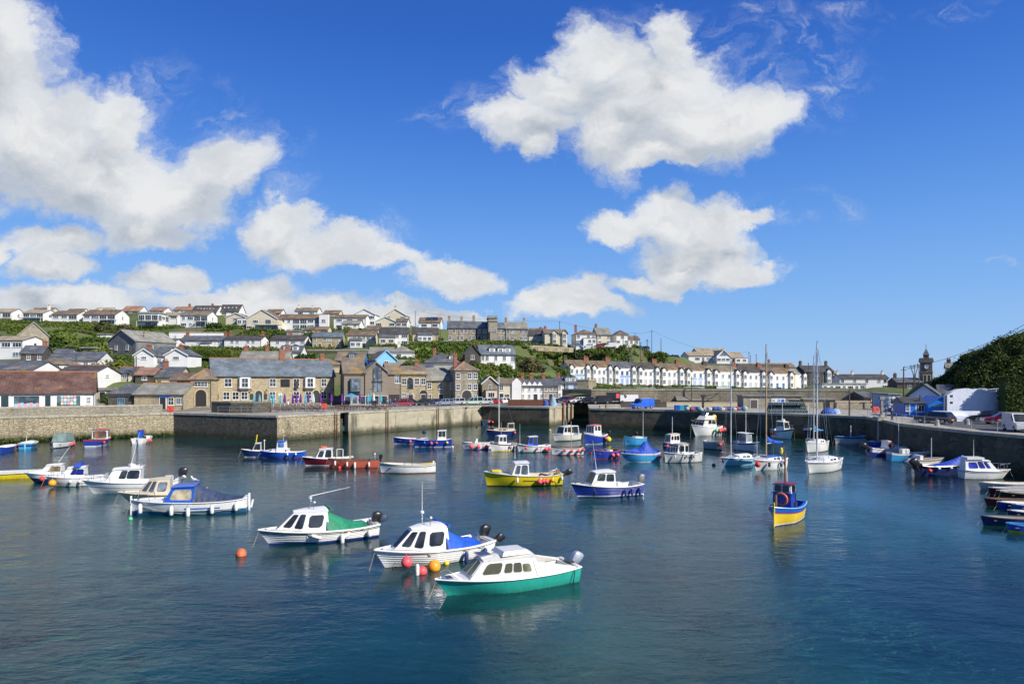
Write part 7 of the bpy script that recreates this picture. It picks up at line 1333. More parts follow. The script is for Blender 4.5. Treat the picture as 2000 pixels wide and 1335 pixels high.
# ---------- right hand side
boat('long white open boat with blue trim beneath the curving harbour wall',1630,1692,867,184,r=.3,hull='offwhite',bottom='offwhite',boot=.06,stripe=(('blue',.82,1.0),),gun='ltblue',deckc='cyan',fb=1.1,fs=.95,rake=.2,mast=(.45,2.6,.06,WHITEP))
boat('blue hulled boat with tall lattice aerial behind the long white open boat',1692,1742,877,184,r=.32,hull='blue',bottom='blue',boot=.06,gun='white',deckc='grey',fb=1.0,fs=.9,mast=(.5,4.6,.05,ALU),extra=lambda t,H,L,B,near,top:[MB().box(L*(.2+.15*i),L*(.3+.15*i),-.4,.4,.6,1.1).build('gear_box',(PC['black'],VINYL['yellow'],PC['blue'],PC['grey'])[i],t) for i in range(4)])
boat('dark blue boat with white cuddy, life ring and big tilted outboard',1690,1782,891,6,r=.3,hull='royal',bottom='royal',boot=.04,stripe=(('white',.62,1.0),),gun='white',deckc='white',kind='cabin',fb=1.1,fs=.85,rake=.5,cockpit=(.04,.34),cab=dict(x=(.36,.56),h=.95,slope_f=.6,tum=.16,front=1,side=((.1,.3,.4,.7),)),motor=(dict(s=1.5,tilt=45),),mast=(.68,4.6,.03,WHITEP),balls=((.22,'red',.22),),extra=lambda t,H,L,B,near,top:lifering(t,(L*.42,near*B*.44,H.fs+.5),.36,'y'))
boat('blue boat with blue cabin and white funnel post, nearest the shaded wall',1748,1792,886,4,r=.32,hull='cyan',bottom='cyan',boot=.05,gun='ltblue',kind='cabin',fb=1.1,fs=.9,cab=dict(x=(.25,.55),h=1.1,slope_f=.1,tum=.05,c='cyan',rc='cyan',front=2,side=((.1,.3,.9,.9),)),mast=(.2,3.4,.08,WHITEP))
boat('sky blue open boat with white rim and two small upright boards',1730,1818,901,4,r=.27,hull='cyan',bottom='antifoul_blue',boot=.05,stripe=(('white',.86,1.0),),gun='offwhite',deckc='offwhite',fb=1.0,fs=.82,rake=.2,balls=((.75,'orange',.2),(.45,'white',.2)),extra=lambda t,H,L,B,near,top:[MB().box(L*f,L*f+.35,-.3,.3,.5,1.35).build('upright_board',WHITEP,t) for f in (.28,.38)])
boat('white open boat with green framed console and orange buoy, behind the outboard motors',1768,1846,913,8,r=.28,hull='offwhite',bottom='brown',boot=.05,stripe=(('brown',.84,.92),),gun='offwhite',deckc='brown',fb=.95,fs=.8,mast=(.62,3.0,.05,ALU),extra=lambda t,H,L,B,near,top:(MB().box(L*.22,L*.3,-.5,.5,.6,1.25).build('console',WHITEP,t),MB().box(L*.3,L*.31,-.4,.4,.75,1.15).build('console_window',VINYL['green'],t)))
boat('navy inflatable style boat with two big outboards and blue cover',1784,1886,928,4,r=.3,hull='navy',bottom='navy',boot=.03,gun='black',deckc='grey',kind='cabin',fb=.95,fs=.8,rake=.5,tarpc=('royal',.25,.95,.95),motor=(dict(s=1.5,y=-.35,tilt=35),dict(s=1.3,y=.45,tilt=40,cowl=METAL)),fend=((.35,'white',.3,.1,1.5),(.6,'white',.3,.1,1.5)),gunr=.12,balls=((.12,'red',.2),))
boat('white cabin boat with blue side glazing at the right under the harbour wall',1870,1973,936,357,r=.33,hull='white',bottom='antifoul_black',boot=.03,stripe=(('black',.80,.84),),gun='white',kind='cabin',fb=.85,fs=.75,rake=.9,cockpit=(.03,.1),cab=dict(x=(.02,.68),h=1.0,slope_f=.7,tum=.16,front=2,side=((.12,.28,.42,.8),(.48,.28,.66,.85),(.72,.28,.84,.82)),glass=G_BLUE),rail=(.72,.55),aerial=((.25,0,1.8,1.8),),extra=lambda t,H,L,B,near,top:MB().box(L*.05,L*.4,-.5,.5,top,top+.2).build('roof_hatch',PC['white'],t))
row='rowing boats and tenders crowded at the right edge'
for lab,a,b,yw,hc,gc,dc,hd in (('pale grey tender with cream rim, uppermost of the tenders at the right edge',1911,2040,957,'offwhite','cream','offwhite',178),('white tender with faded rim, second from the top at the right edge',1930,2050,968,'maroon','offwhite','grey',178),('dark tender with pale nose just below the second one',1945,2060,974,'brown','offwhite','brown',177),('brown tender with long white gunwale',1953,2070,977,'black','cream','brown',177),
 ('maroon tender with brown rim at the right edge',1922,2040,991,'maroon','brown','brown',176),('navy tender with broad white inside beside the maroon one',1947,2060,998,'royal','white','white',176),('blue tender cut off by the right edge',1976,2080,1003,'blue','offwhite','grey',176),('white topped tender above the bright blue pram',1967,2070,1016,'navy','offwhite','white',175),('long navy rowing boat with outboard bracket, lower right',1915,2050,1029,'navy','brown','grey',175)):
 boat(lab,a,b,yw,hd,r=.3,hull=hc,bottom=hc,boot=.03,gun=gc,deckc=dc,fb=.55,fs=.45,rake=.25,name='tender',group=row,line=True)
boat('bright blue and yellow pram dinghy in the lower right corner',1965,2050,1042,174,r=.4,hull='gold',bottom='gold',boot=.03,stripe=(('blue',.5,1.0),),gun='cyan',deckc='blue',fb=.5,fs=.42,rake=.15,bowp=6,name='tender',group=row)
# ---------- loose buoys
def buoy(px,py,r,m,label,squash=1.0,z=.3):
 p=W(px,py,0);t=MB().ball((0,0,r*z),r,14,10,sz=squash).tube((0,0,r*.9),(0,0,r*1.25),.04).build('mooring_buoy',m,None,smooth=True,loc=(p.x,p.y,0));tag(t,label,'buoy');return t
ob=buoy(471,1084,.27,M('buoy_weathered',(.75,.17,.07),.6,var=.35,vs=2.5,dirt=.6),'weathered orange red buoy left of the green covered boat',1.05)
buoy(848,1112,.31,VINYL['orange'],'large orange buoy at the bow of the blue covered boat',1.0,.5);buoy(824,1119,.25,VINYL['pink'],'pink buoy with blue top beside the large orange one',1.0,.4);buoy(872,1101,.14,VINYL['yellow'],'small yellow buoy behind the large orange one');buoy(255,1014,.13,VINYL['green'],'pale green float at the bow of the blue cabined launch')
buoy(637,913,.16,VINYL['red'],'small red float under the salmon clinker boat') if False else buoy(663,914,.18,VINYL['red'],'small red float beside the salmon clinker boat');buoy(875,872,.16,VINYL['white'],'small white float right of the blue pair, left one');buoy(884,873,.16,VINYL['white'],'small white float right of the blue pair, right one')
buoy(1394,909,.2,RUBB,'black float left of the light blue yacht');buoy(1190,844,.3,RUBB,'dark buoy in front of the pier, right of the blue fishing boat');buoy(1243,846,.28,RUBB,'dark buoy in the channel before the pier');buoy(1074,841,.26,M('buoy_olive',(.35,.4,.2),.6),'olive float left of the white workboat');buoy(931,834,.2,RUBB,'black float with a thin pole near the quay wall')
o=W(834,1122);f=MB().lathe([(.02,-.3),(.09,-.25),(.1,.2),(.06,.28)],n=9).build('floating_fender',VINYL['white'],None,smooth=True,loc=(xat(815,o.y),o.y,.22));tag(f,'upright white fender floating beside the pink buoy','fender')
lp=[o_ for o_ in bpy.data.objects if o_.get('label','').startswith('white launch with blue cabin')][0]
def on_boat(o_,x,y,z):m=Matrix.Translation(o_.location) @ Matrix.Rotation(o_.rotation_euler.z,4,'Z');return m @ Vector((x,y,z))
seagull(on_boat(lp,3.35,.2,2.07),RAD(160),'gull standing on the roof of the blue cabin',1.15)
yb_=[o_ for o_ in bpy.data.objects if o_.get('label','').startswith('bright yellow fishing')][0]
seagull(on_boat(yb_,.55,-.3,.98),RAD(10),'gull perched on the stern of the yellow boat',1.0)
# ================================================================== QUAYSIDE THINGS
def ground_at(px,py,z=QZ):return W(px,py,z)
# ---- cars
CARC={'red':(.30,.02,.03),'black':(.012,.013,.016),'navy':(.015,.03,.10),'silver':(.42,.44,.46),'steel':(.22,.28,.36),'mint':(.42,.52,.46),'white':(.75,.75,.75),'sky':(.10,.38,.58),'blue':(.02,.12,.62),'grey':(.12,.13,.14),'maroon':(.20,.01,.03),'dark':(.02,.022,.028)}
_cm={}
def car_meshes(kind):
 if kind in _cm:return _cm[kind]
 if kind == 'van':L,H0,H1,prof,g=4.4,.95,1.9,[(0,.35),(4.4,.35),(4.4,.85),(3.55,1.05),(3.0,1.88),(.05,1.9),(0,1.0)],None
 else:L,H0,H1,prof=4.2,.88,1.45,[(0,.32),(4.2,.32),(4.2,.62),(4.05,.75),(3.05,.9),(.25,.95),(.02,.75)]
 if kind == 'estate' or kind == 'mpv':L=4.6;prof=[(x*4.6/4.2,z) for x,z in prof];H1=1.5 if kind == 'estate' else 1.72
 w=.86;body=MB();n=len(prof)
 for y,dz in ((-w,0),(w,0)):pass
 vs=[(x,-w,z) for x,z in prof]+[(x,-w+.05,z+.03 if z > .6 else z) for x,z in prof]
 body.prism(prof,-w,w);b=body.mesh('body',None);parts={'body':b}
 if kind != 'van':
  k=L/4.2;ge=.06 if kind in ('estate','mpv') else .35;fr=3.15*k;rf=2.35*k
  gl=MB().hexa([(.2*k,-.78,.9),(fr,-.78,.88),(fr,.78,.88),(.2*k,.78,.9)],[(.2*k+ge,-.64,H1 - .06),(rf,-.64,H1 - .06),(rf,.64,H1 - .06),(.2*k+ge,.64,H1 - .06)]).mesh('windows',G_CAR)
  rf_=MB().hexa([(.16*k+ge,-.66,H1 - .07),(rf+.05,-.66,H1 - .07),(rf+.05,.66,H1 - .07),(.16*k+ge,.66,H1 - .07)],[(.22*k+ge,-.58,H1),(rf - .08,-.58,H1),(rf - .08,.58,H1),(.22*k+ge,.58,H1)])
  for xx,xt in ((.2*k,.2*k+ge),(1.25*k,1.3*k),(2.1*k,1.95*k),(fr,rf)):
   for sd in (-1,1):rf_.hexa([(xx - .05,.785*sd,.9),(xx+.05,.785*sd,.9),(xx+.05,.80*sd,.9),(xx - .05,.80*sd,.9)],[(xt - .05,.645*sd,H1 - .05),(xt+.05,.645*sd,H1 - .05),(xt+.05,.66*sd,H1 - .05),(xt - .05,.66*sd,H1 - .05)])
  parts['windows']=gl;parts['roof']=rf_.mesh('roof',None)
 else:
  parts['windows']=MB().hexa([(3.08,-.87,1.1),(3.5,-.87,1.1),(3.5,.87,1.1),(3.08,.87,1.1)],[(2.75,-.87,1.72),(3.05,-.87,1.72),(3.05,.87,1.72),(2.75,.87,1.72)]).add([(3.57,-.72,1.08),(3.57,.72,1.08),(3.08,.72,1.82),(3.08,-.72,1.82)],[(0,1,2,3)]).mesh('windows',G_CAR)
 ty=MB();Mx=Matrix.Rotation(RAD(90),4,'X');ty.lathe([(.31,-.1),(.33,-.06),(.33,.06),(.31,.1)],n=12,M=Mx);parts['tyre']=ty.mesh('wheel',RUBB)
 parts['rim']=MB().lathe([(.19,-.11),(.19,.11)],n=8,M=Mx).mesh('rim',METAL)
 parts['hl']=MB().box(L - .12,L+.01,-.74,-.45,.58,.70).box(L - .12,L+.01,.45,.74,.58,.70).mesh('x',None)
 _cm[kind]=(L,parts);return _cm[kind]
def with_mat(me,m,key):
 k=(me.name,key)
 if k not in _wm:c=me.copy();c.materials.clear();c.materials.append(m);_wm[k]=c
 return _wm[k]
def car(label,px,py,head,kind='hatch',col='silver',z=None,name='parked_car',cat='car',Y=None,group=None):
 p=ground_at(px,py,QZ if z is None else z) if Y is None else Vector((xat(px,Y),Y,zat(py,Y)));L,P=car_meshes(kind);t=empty(name,(0,0,0),RAD(head),label,cat,group)
 d=Vector((math.cos(RAD(head)),math.sin(RAD(head)),0));t.location=p - d*L/2;m=M('car_'+col,CARC[col],.25,var=.03,spec=.6,coat=.6)
 obj('body',with_mat(P['body'],m,col),t)
 obj('windows',P['windows'],t)
 if 'roof' in P:obj('roof',with_mat(P['roof'],m,col),t)
 for x in (.72,L - .85):
  for y in (-.80,.80):w=obj('wheel',P['tyre'],t,(x,y,.33));obj('rim',P['rim'],w)
 HLm=M('headlamp',(.7,.72,.75),.15);TL=M('tail_lamp',(.45,.02,.02),.25)
 for y in (-.62,.62):
  MB().box(L - .06,L+.012,y - .14,y+.14,.60,.70).build('headlight',HLm,t);MB().box(-.015,.05,y - .1,y+.1,.68,.86).build('tail_light',TL,t)
 MB().box(-.02,.03,-.26,.26,.45,.56).build('number_plate',VINYL['yellow'] if 'number' else WHITEP,t);return t
for a in (('dark red parked car at the left end of the quay row',787,793.5,196,'hatch','red'),('black hatchback tucked behind the dark red car',803,791.5,15,'estate','black'),('black car third from the left in the quay row',824,792,196,'hatch','black'),('dark blue car fourth from the left in the quay row',846,791.5,200,'hatch','navy'),('silver blue hatchback facing left in the quay row',868,791.5,200,'hatch','steel'),('silver blue estate right of the silver blue hatchback',888,790.5,196,'estate','silver'),('pale green off roader in the quay row',923,790.5,198,'mpv','mint'),('silver car beside the pale green off roader',943,790.2,200,'hatch','silver'),('red car nearest the quay corner',962,789.5,200,'hatch','red'),('white hatchback behind the mast at the quay corner',980,788.5,200,'hatch','white'),
  ('dark estate car parked before the shop with the card display',170,797.5,2,'estate','grey'),('dark car half hidden behind the parapet by the stone workshop',246,797,175,'hatch','dark'),('light blue people carrier in front of the low stone shop',327,796.5,176,'mpv','sky'),
  ('navy car at the left end of the inner channel road',1101,786,185,'hatch','navy'),('maroon car beside the navy one above the inner channel',1117,786.5,185,'hatch','maroon'),('white car above the inner channel',1130,787,185,'hatch','white'),('dark car right of the white one above the inner channel',1144,787,185,'hatch','dark'),
  ('black car seen from behind at the railings near the blue hut',1826,826,118,'hatch','dark'),('maroon car parked at the right edge by the picnic benches',1958,828,160,'hatch','maroon'),('dark car behind the maroon one near the hedge',1930,823,150,'hatch','dark'),('dark blue car at the very right edge of the car park',1996,832,165,'hatch','navy')):car(*a)
car('bright blue panel van parked on the pier',1254,797.5,205,'van','blue',name='panel_van',cat='van');car('dark panel van below the terrace wall',1172,788,190,'van','dark',name='panel_van',cat='van');car('small white van below the terrace wall',1227,786,190,'van','white',name='panel_van',cat='van');car('white van nearest the camera in the right hand car park',1990,842,250,'van','white',name='panel_van',cat='van')
for a in (('white van on the cliff road before the cream arched house',1192,679,178,'van','white',246),('red car on the cliff road',1168,679,178,'hatch','red',246),('white car on the cliff road before the porch',1149,679,178,'hatch','white',246),('blue car on the cliff road under the white double fronted house',1126,678.5,178,'hatch','steel',246),('dark car beside the institute on the upper road',1040,673,178,'hatch','dark',240),('silver car on the upper road by the institute end',1030,672,178,'hatch','silver',243),('white car on the road left of the institute',868,674,178,'estate','white',224),('dark car on the skyline left of the headland bungalow',1316,688,178,'hatch','dark',264),('second dark car on the skyline left of the headland bungalow',1331,690,178,'hatch','grey',266),('navy car at the end of the cliff road',1258,683,178,'hatch','navy',254)):
 c_=car(a[0],a[1],a[2],a[3],a[4],a[5],Y=a[6])
 if a[1] > 1300:c_.location.z=float(tz([c_.location.x+2],[a[6]])[0])
tk=empty('box_truck',tuple(ground_at(1196,787)),RAD(8),'dark box truck with a pink and white panel below the terrace','truck')
MB().box(-1.2,1.6,-.95,.95,.6,2.5).build('box',M('car_dark',CARC['dark']),tk);MB().hexa([(1.62,-.9,.45),(2.9,-.9,.45),(2.9,.9,.45),(1.62,.9,.45)],[(1.62,-.85,1.9),(2.4,-.85,1.9),(2.4,.85,1.9),(1.62,.85,1.9)]).build('cab',M('car_white',CARC['white']),tk)
MB().box(.6,1.4,-.97,-.951,1.2,2.2).build('panel',VINYL['pink'],tk)
for x in (-.6,2.1):
 for y in (-.85,.85):obj('wheel',car_meshes('van')[1]['tyre'],tk,(x,y,.33))
# ---- people
_pp={}
def person_mesh(pose,col,trou):
 k=(pose,col,trou)
 if k in _pp:return _pp[k]
 sit=pose == 'sit';hip=.48 if sit else .95
 J={'pel':(0,0,hip),'che':(0,.0,hip+.35),'nec':(0,0,hip+.55),'hea':(0,.02,hip+.72),'top':(0,.02,hip+.80)}
 for s_,sd in (('l',1),('r',-1)):
  J.update({s_+'sh':(.19*sd,0,hip+.48),s_+'el':(.25*sd,.03 if not sit else .15,hip+.2),s_+'ha':(.2*sd,.12 if not sit else .38,hip - .02 if not sit else hip+.18),s_+'hi':(.1*sd,0,hip - .03)})
  if sit:J.update({s_+'kn':(.13*sd,.42,hip),s_+'an':(.13*sd,.42,.08),s_+'to':(.13*sd,.58,.04)})
  else:J.update({s_+'kn':(.12*sd,.03*sd+.03,.5),s_+'an':(.12*sd,-.04*sd,.08),s_+'to':(.13*sd,.14 - .04*sd,.04)})
 R_={'pel':.15,'che':.17,'nec':.06,'hea':.105,'top':.08}
 for s_ in 'lr':R_.update({s_+'sh':.07,s_+'el':.045,s_+'ha':.035,s_+'hi':.10,s_+'kn':.065,s_+'an':.045,s_+'to':.035})
 E=[('pel','che'),('che','nec'),('nec','hea'),('hea','top')]+[(a,b) for s_ in 'lr' for a,b in (('che',s_+'sh'),(s_+'sh',s_+'el'),(s_+'el',s_+'ha'),('pel',s_+'hi'),(s_+'hi',s_+'kn'),(s_+'kn',s_+'an'),(s_+'an',s_+'to'))]
 names=list(J);me=bpy.data.meshes.new('body');me.from_pydata([J[n_] for n_ in names],[(names.index(a),names.index(b)) for a,b in E],[]);o=bpy.data.objects.new('tmp',me);COL.objects.link(o);md=o.modifiers.new('s','SKIN')
 for i,n_ in enumerate(names):me.skin_vertices[0].data[i].radius=(R_[n_],)*2;me.skin_vertices[0].data[i].use_root=(n_ == 'pel')
 sb=o.modifiers.new('u','SUBSURF');sb.levels=1;dg=bpy.context.evaluated_depsgraph_get();me2=bpy.data.meshes.new_from_object(o.evaluated_get(dg));bpy.data.objects.remove(o)
 me2.materials.clear();SK=M('skin',(.50,.30,.21),.6,var=.05)
 for m in (M('cloth_'+col,{'navy':(.02,.03,.08),'white':(.7,.7,.68),'black':(.02,.02,.02),'teal':(.05,.22,.25),'red':(.4,.04,.04),'grey':(.2,.2,.21),'blue':(.05,.12,.35)}[col],.85),M('cloth_'+trou,{'navy':(.02,.03,.08),'black':(.02,.02,.02),'grey':(.2,.2,.21),'blue':(.05,.12,.35)}[trou],.85),SK):me2.materials.append(m)
 for p in me2.polygons:
  z=p.center.z;r_=abs(p.center.x)
  p.material_index=2 if (z > hip+.5 and r_ < .1) or (z < hip+.0 and r_ > .17 and not sit) or (sit and p.center.y > .33 and z > hip+.1) else (0 if z > hip+.02 else 1);p.use_smooth=True
 me2.name='body';_pp[k]=(me2,hip);return _pp[k]
def person(label,p,rz,col,trou='navy',pose='stand',hat=None,s=1.0):
 t=empty('person',p,RAD(rz),label,'person');me,hip=person_mesh(pose,col,trou);obj('body',me,t);t.scale=(s,s,s)
 MB().ball((0,.0,hip+.79),.105,10,6,sz=.85).build('hair' if not hat else 'cap',M('hair_brown',(.05,.03,.02),.8) if not hat else WHITEP,t,smooth=True);return t
for a in (('person in a dark jacket walking past the shop window at the left',ground_at(48,799.5),200,'navy','navy'),('person in black standing before the timber building, left of two',ground_at(729,797),190,'black','black'),('person in navy standing before the timber building, right of two',ground_at(734,797),160,'navy','navy'),('person in white walking near the parasols',ground_at(563,800),90,'white','grey'),('person in grey beside the dark opening of the timber block',ground_at(757,796),30,'grey','black'),('person with blue top beside the dark opening of the timber block',ground_at(762,795.5),-20,'blue','black'),('person in dark clothes in front of the stone shop',ground_at(772,795),60,'black','blue'),
  ('person in a navy coat walking by the small crane on the right quay',ground_at(1731,818),40,'navy','blue'),('person in dark blue near the railings right of the small crane',ground_at(1742,822),200,'navy','navy'),('person in red on the road above the inner channel',ground_at(1155,786),100,'red','grey')):person(*a)
cb_=[o_ for o_ in bpy.data.objects if o_.get('label','').startswith('long salmon red')][0];person('person with white cap and teal jacket seated in the stern of the salmon red boat',on_boat(cb_,.45,0,.12),95,'teal','navy','sit',True)
# ---- pub terrace: parasols and picnic tables
def parasol(px,py,kind):
 p=ground_at(px,py);t=empty('parasol',tuple(p),px,None,'parasol',None);MB().tube((0,0,0),(0,0,2.75),.03).build('pole',WHITEP,t)
 if kind == 'open':
  mb=MB();n=8;vs=[(0,0,2.8)]+[(1.35*math.cos(k*math.pi/4),1.35*math.sin(k*math.pi/4),2.25) for k in range(8)];mb.add(vs,[(0,1+k,1+(k+1) % 8) for k in range(8)]).add([(x,y,z - .03) for x,y,z in vs],[(0,1+(k+1) % 8,1+k) for k in range(8)]);mb.build('canopy',PC['cyan'],t)
 else:
  prof=[(.05,2.75),(.14,2.2),(.2,1.5),(.17,1.15),(.07,1.05)];rows=[]
  for r,z in prof:rows.append([(r*(1+.35*(k % 2))*math.cos(k*math.pi/6),r*(1+.35*(k % 2))*math.sin(k*math.pi/6),z) for k in range(12)])
  MB().grid(rows,close=True).build('canopy',{'purple':M('canvas_purple',(.13,.02,.22),.8,var=.15),'teal':M('canvas_teal',(.10,.38,.46),.8,var=.25,vs=3),'white':M('canvas_white',(.6,.7,.72),.8)}[kind],t)
 return t
PL=[(496,'teal'),(507,'teal'),(527,'teal'),(534,'teal'),(548,'teal'),(556,'purple'),(572,'purple'),(579,'purple'),(587,'purple'),(597,'teal'),(602,'purple'),(612,'white'),(626,'purple'),(647,'purple'),(668,'purple'),(686,'open'),(703,'purple'),(719,'teal'),(724,'teal'),(730,'white'),(744,'teal')]
cnt={}
for i,(px,kd) in enumerate(PL):
 t=parasol(px,799.5 - (px - 496)*.02+.9*math.sin(i*2.3),kd);cnt[kd]=cnt.get(kd,0)+1
 if kd == 'open':t['label']='opened blue parasol on the pub terrace, the only open one'
 else:t['group']='folded parasols along the pub terrace';t['label']='folded %s parasol on the pub terrace, %s parasol from the left' % (kd,'first second third fourth fifth sixth seventh eighth ninth tenth eleventh twelfth thirteenth fourteenth fifteenth sixteenth seventeenth eighteenth nineteenth twentieth last'.split()[i])
BW=M('bench_wood',(.20,.13,.085),.8,var=.25)
def bench_proto():
 t=empty('picnic_table',(0,0,0),0,'x','picnic table')
 MB().box(-.9,.9,-.38,.38,.70,.75).build('tabletop',BW,t)
 for y in (-.75,.75):MB().box(-.9,.9,y - .13,y+.13,.42,.46).build('seat',BW,t)
 for x in (-.65,.65):
  MB().hexa([(x - .03,-.75,0),(x+.03,-.75,0),(x+.03,-.66,0),(x - .03,-.66,0)],[(x - .03,-.3,.7),(x+.03,-.3,.7),(x+.03,-.21,.7),(x - .03,-.21,.7)]).build('leg',BW,t)
  MB().hexa([(x - .03,.66,0),(x+.03,.66,0),(x+.03,.75,0),(x - .03,.75,0)],[(x - .03,.21,.7),(x+.03,.21,.7),(x+.03,.3,.7),(x - .03,.3,.7)]).build('leg',BW,t)
  MB().box(x - .03,x+.03,-.8,.8,.36,.42).build('cross_bar',BW,t)
 return t
ORD='first second third fourth fifth sixth seventh eighth ninth tenth eleventh twelfth thirteenth fourteenth fifteenth sixteenth seventeenth eighteenth nineteenth twentieth'.split()+['twenty '+q for q in 'first second third fourth fifth sixth seventh eighth ninth'.split()]+['thirtieth']+['thirty '+q for q in 'first second third fourth'.split()]
bk=[0,0];bp_=bench_proto();first=True;k_=0
for px in range(532,752,12):
 for row_ in (0,1):
  if (px // 12+row_) % 5 == 4:continue
  o=bp_ if first else copy_tree(bp_);first=False;p=ground_at(px+row_*5,801.5+row_*2.6 - (px - 532)*.021);o.location=p;o.rotation_euler=(0,0,RAD(30+(px*7) % 40));bk[row_] += 1;o['label']='picnic table in the %s row on the pub quay, %s from the left' % (('back','front')[row_],ORD[bk[row_] - 1]);o['group']='picnic tables on the quay by the pub';k_ += 1
# ---- railings, ladders, lifebuoy boxes
def railing(pts,label,h=1.1,sp=2.4,m=None,name='railing',rails=(1.1,.6)):
 t=empty(name,(pts[0].x,pts[0].y,QZ),0,label,'railing');o=Vector((pts[0].x,pts[0].y,0));m=m or METAL;pm=MB().tube((0,0,0),(0,0,h),.035,n=6).mesh('post',m)
 for a,b in zip(pts[:-1],pts[1:]):
  n=max(1,round((b - a).length/sp))
  for i in range(n):q=a.lerp(b,i/n)- o;obj('post',pm,t,(q.x,q.y,.05))
  for z in rails:MB().tube(tuple((a - o).xy)+(z,),tuple((b - o).xy)+(z,),.025,n=5).build('rail',m,t)
 return t
railing([pC+nrm*.5+d_*.3,pC+nrm*.5+d_*11],'grey tube railing on the quay corner in front of the picnic tables');railing([pC+nrm*.5+d_*14,pC.lerp(pD,.62)+nrm*.5,pD+nrm*.5 - d_*5],'long grey tube railing beside the row of parked cars')
railing([Vector((v.x+.6,v.y+.5,0)) for v in PIER[4:11]],'grey tube railing along the curving quay edge at the right');railing([W(430,806.5,QZ)+Vector((0,-.8,0)),W(520,808,QZ)+Vector((0,-.6,0))],'short railing in front of the dark parapet')
def ladder(c,d,h,label):
 t=empty('quay_ladder',(c.x,c.y,-.4),math.atan2(d.y,d.x),label,'ladder')
 for x in (-.25,.25):MB().box(x - .04,x+.04,-.16,-.08,0,h).build('rail',RUST,t)
 for i in range(int(h/.35)):MB().box(-.21,.21,-.15,-.11,.2+i*.35,.24+i*.35).build('rung',RUST,t)
def on_line(px,A_,B_):k=(px - 1000)/F;d=B_ - A_;s=(k*A_.y - A_.x)/(d.x - k*d.y);return A_+d*s
ladder(on_line(755,s2_,pD),d_,4.3,'rusty ladder on the rendered quay wall, the left one');ladder(on_line(854,s2_,pD),d_,4.3,'rusty ladder on the rendered quay wall, the right one');ladder(on_line(655,s2_,pD),d_,4.3,'thin dark ladder just right of the dark slot')
for i,px in enumerate((1098,1106,1114)):q=on_line(px,pE,pF);tag(MB().box(-.22,.22,-.35,.05,-3.2,4.3).build('fender_pile',RUST if i != 1 else DARKM,None,loc=(q.x,q.y,0),rz=math.atan2(pF.y - pE.y,pF.x - pE.x)),'upright timber fender pile on the quay end, %s of three' % ('left','middle','right')[i],'pile')
RED=M('lifebuoy_red',(.72,.06,.05),.5)
def lifebox(px,py,label):
 p=ground_at(px,py);t=empty('lifebuoy_housing',tuple(p),0,label,'lifebuoy box');MB().tube((0,0,0),(0,0,1.0),.05).build('post',METAL,t);MB().box(-.42,.42,-.12,.12,.65,1.5).build('housing',RED,t);MB().torus((0,-.13,1.08),.27,.05,'y',14,5).build('ring',M('lifebuoy_orange',(.75,.16,.05),.5),t)
lifebox(633,805,'red lifebuoy box on the railing in front of the picnic tables');lifebox(333,812.5,'red lifebuoy box on the pale parapet near the gatehouse');lifebox(1710,814,'red lifebuoy post on the right quay near the crane');
# ---- pier store, pots, crates, cranes
store=house('long grey stone store on the pier with a white sign',1452,1566,800,773,772,126,-6,5,'flat','greystone','grey',(),ctrl=False,name='pier_store',cat='store',skirt=1)
wS=11.0
add_door(store,1.9,-.006,0,1.3,1.9,M('door_grey_brown',(.09,.08,.07),.7));MB().box(8.3,10.0,-.03,-.004,.0,1.9).build('dark_opening',DARKM,store);MB().box(8.0,10.3,-.12,-.004,1.95,2.1).build('lintel',CONC,store)
sg=MB().box(5.1,7.6,-.1,-.01,1.35,2.2).build('sign',M('sign_white',(.7,.72,.74),.5),store)
SBL=M('sign_logo_blue',(.03,.12,.5),.5)
MB().lathe([(.3,-.02),(.3,.02)],n=18,M=Matrix.Translation((7.15,-.11,1.77)) @ Matrix.Rotation(RAD(90),4,'X')).build('emblem',SBL,sg);MB().prism([(6.55,1.55),(6.75,1.95),(6.62,2.05),(6.45,1.6)],-.12,-.101).prism([(6.25,1.5),(6.5,2.0),(6.38,2.05),(6.15,1.55)],-.12,-.101).build('emblem',SBL,sg);MB().box(5.3,5.55,-.12,-.101,1.7,1.85).box(5.6,5.7,-.12,-.101,1.7,1.85).build('lettering',DARKM,sg)
house('smaller stone store with a dark doorway right of the long pier store',1570,1632,801,780,779,124,-8,4,'flat','stone','grey',('..',),ctrl=False,name='pier_store',cat='store',skirt=1,extra=lambda t,w,D,H,R:MB().box(w*.62,w*.82,-.03,-.004,0,H*.8).build('dark_opening',DARKM,t))
def block(label,x0,x1,yb,yt,m,d=1.2,name='quay_block',cat='wall',z=QZ,head=0):
 p=ground_at(x0,yb,z);w=(x1 - x0)*p.y/F;h=(yb - yt)*p.y/F;t=MB().box(0,w,0,d,-.1,h).box(-.03,w+.03,-.04,d+.03,h,h+.08).build(name,m,None,loc=tuple(p),rz=RAD(head));tag(t,label,cat);return t
block('low brown stone wall behind the blue van',1212,1302,795,786,RENDER['darkstone']);block('pale yellow concrete block at the pier end',1182,1212,797,791.5,CONC);block('brown low block at the tip of the pier',1172,1184,797,791.5,RENDER['buff']);block('dark timber stack behind the low wall on the pier',1242,1290,790,781,M('dark_timber_stack',(.07,.05,.04),.9),name='timber_stack',cat='timber');block('long brown stone wall at the back of the pier',1302,1450,793,786,RENDER['buff'])
block('stone wall at the foot of the slipway on the right',1634,1700,799,786,RENDER['greystone']);block('upper stone wall with blue boats on top, right of the pier stores',1628,1700,792,783,RENDER['buff']);block('long rusty beam lying on the quay end',992,1060,792.5,781,RUST,name='rusty_beam',cat='beam');block('pale stone trough beside the right hand crane',1714,1736,820,815,CONC,name='stone_trough',cat='trough')
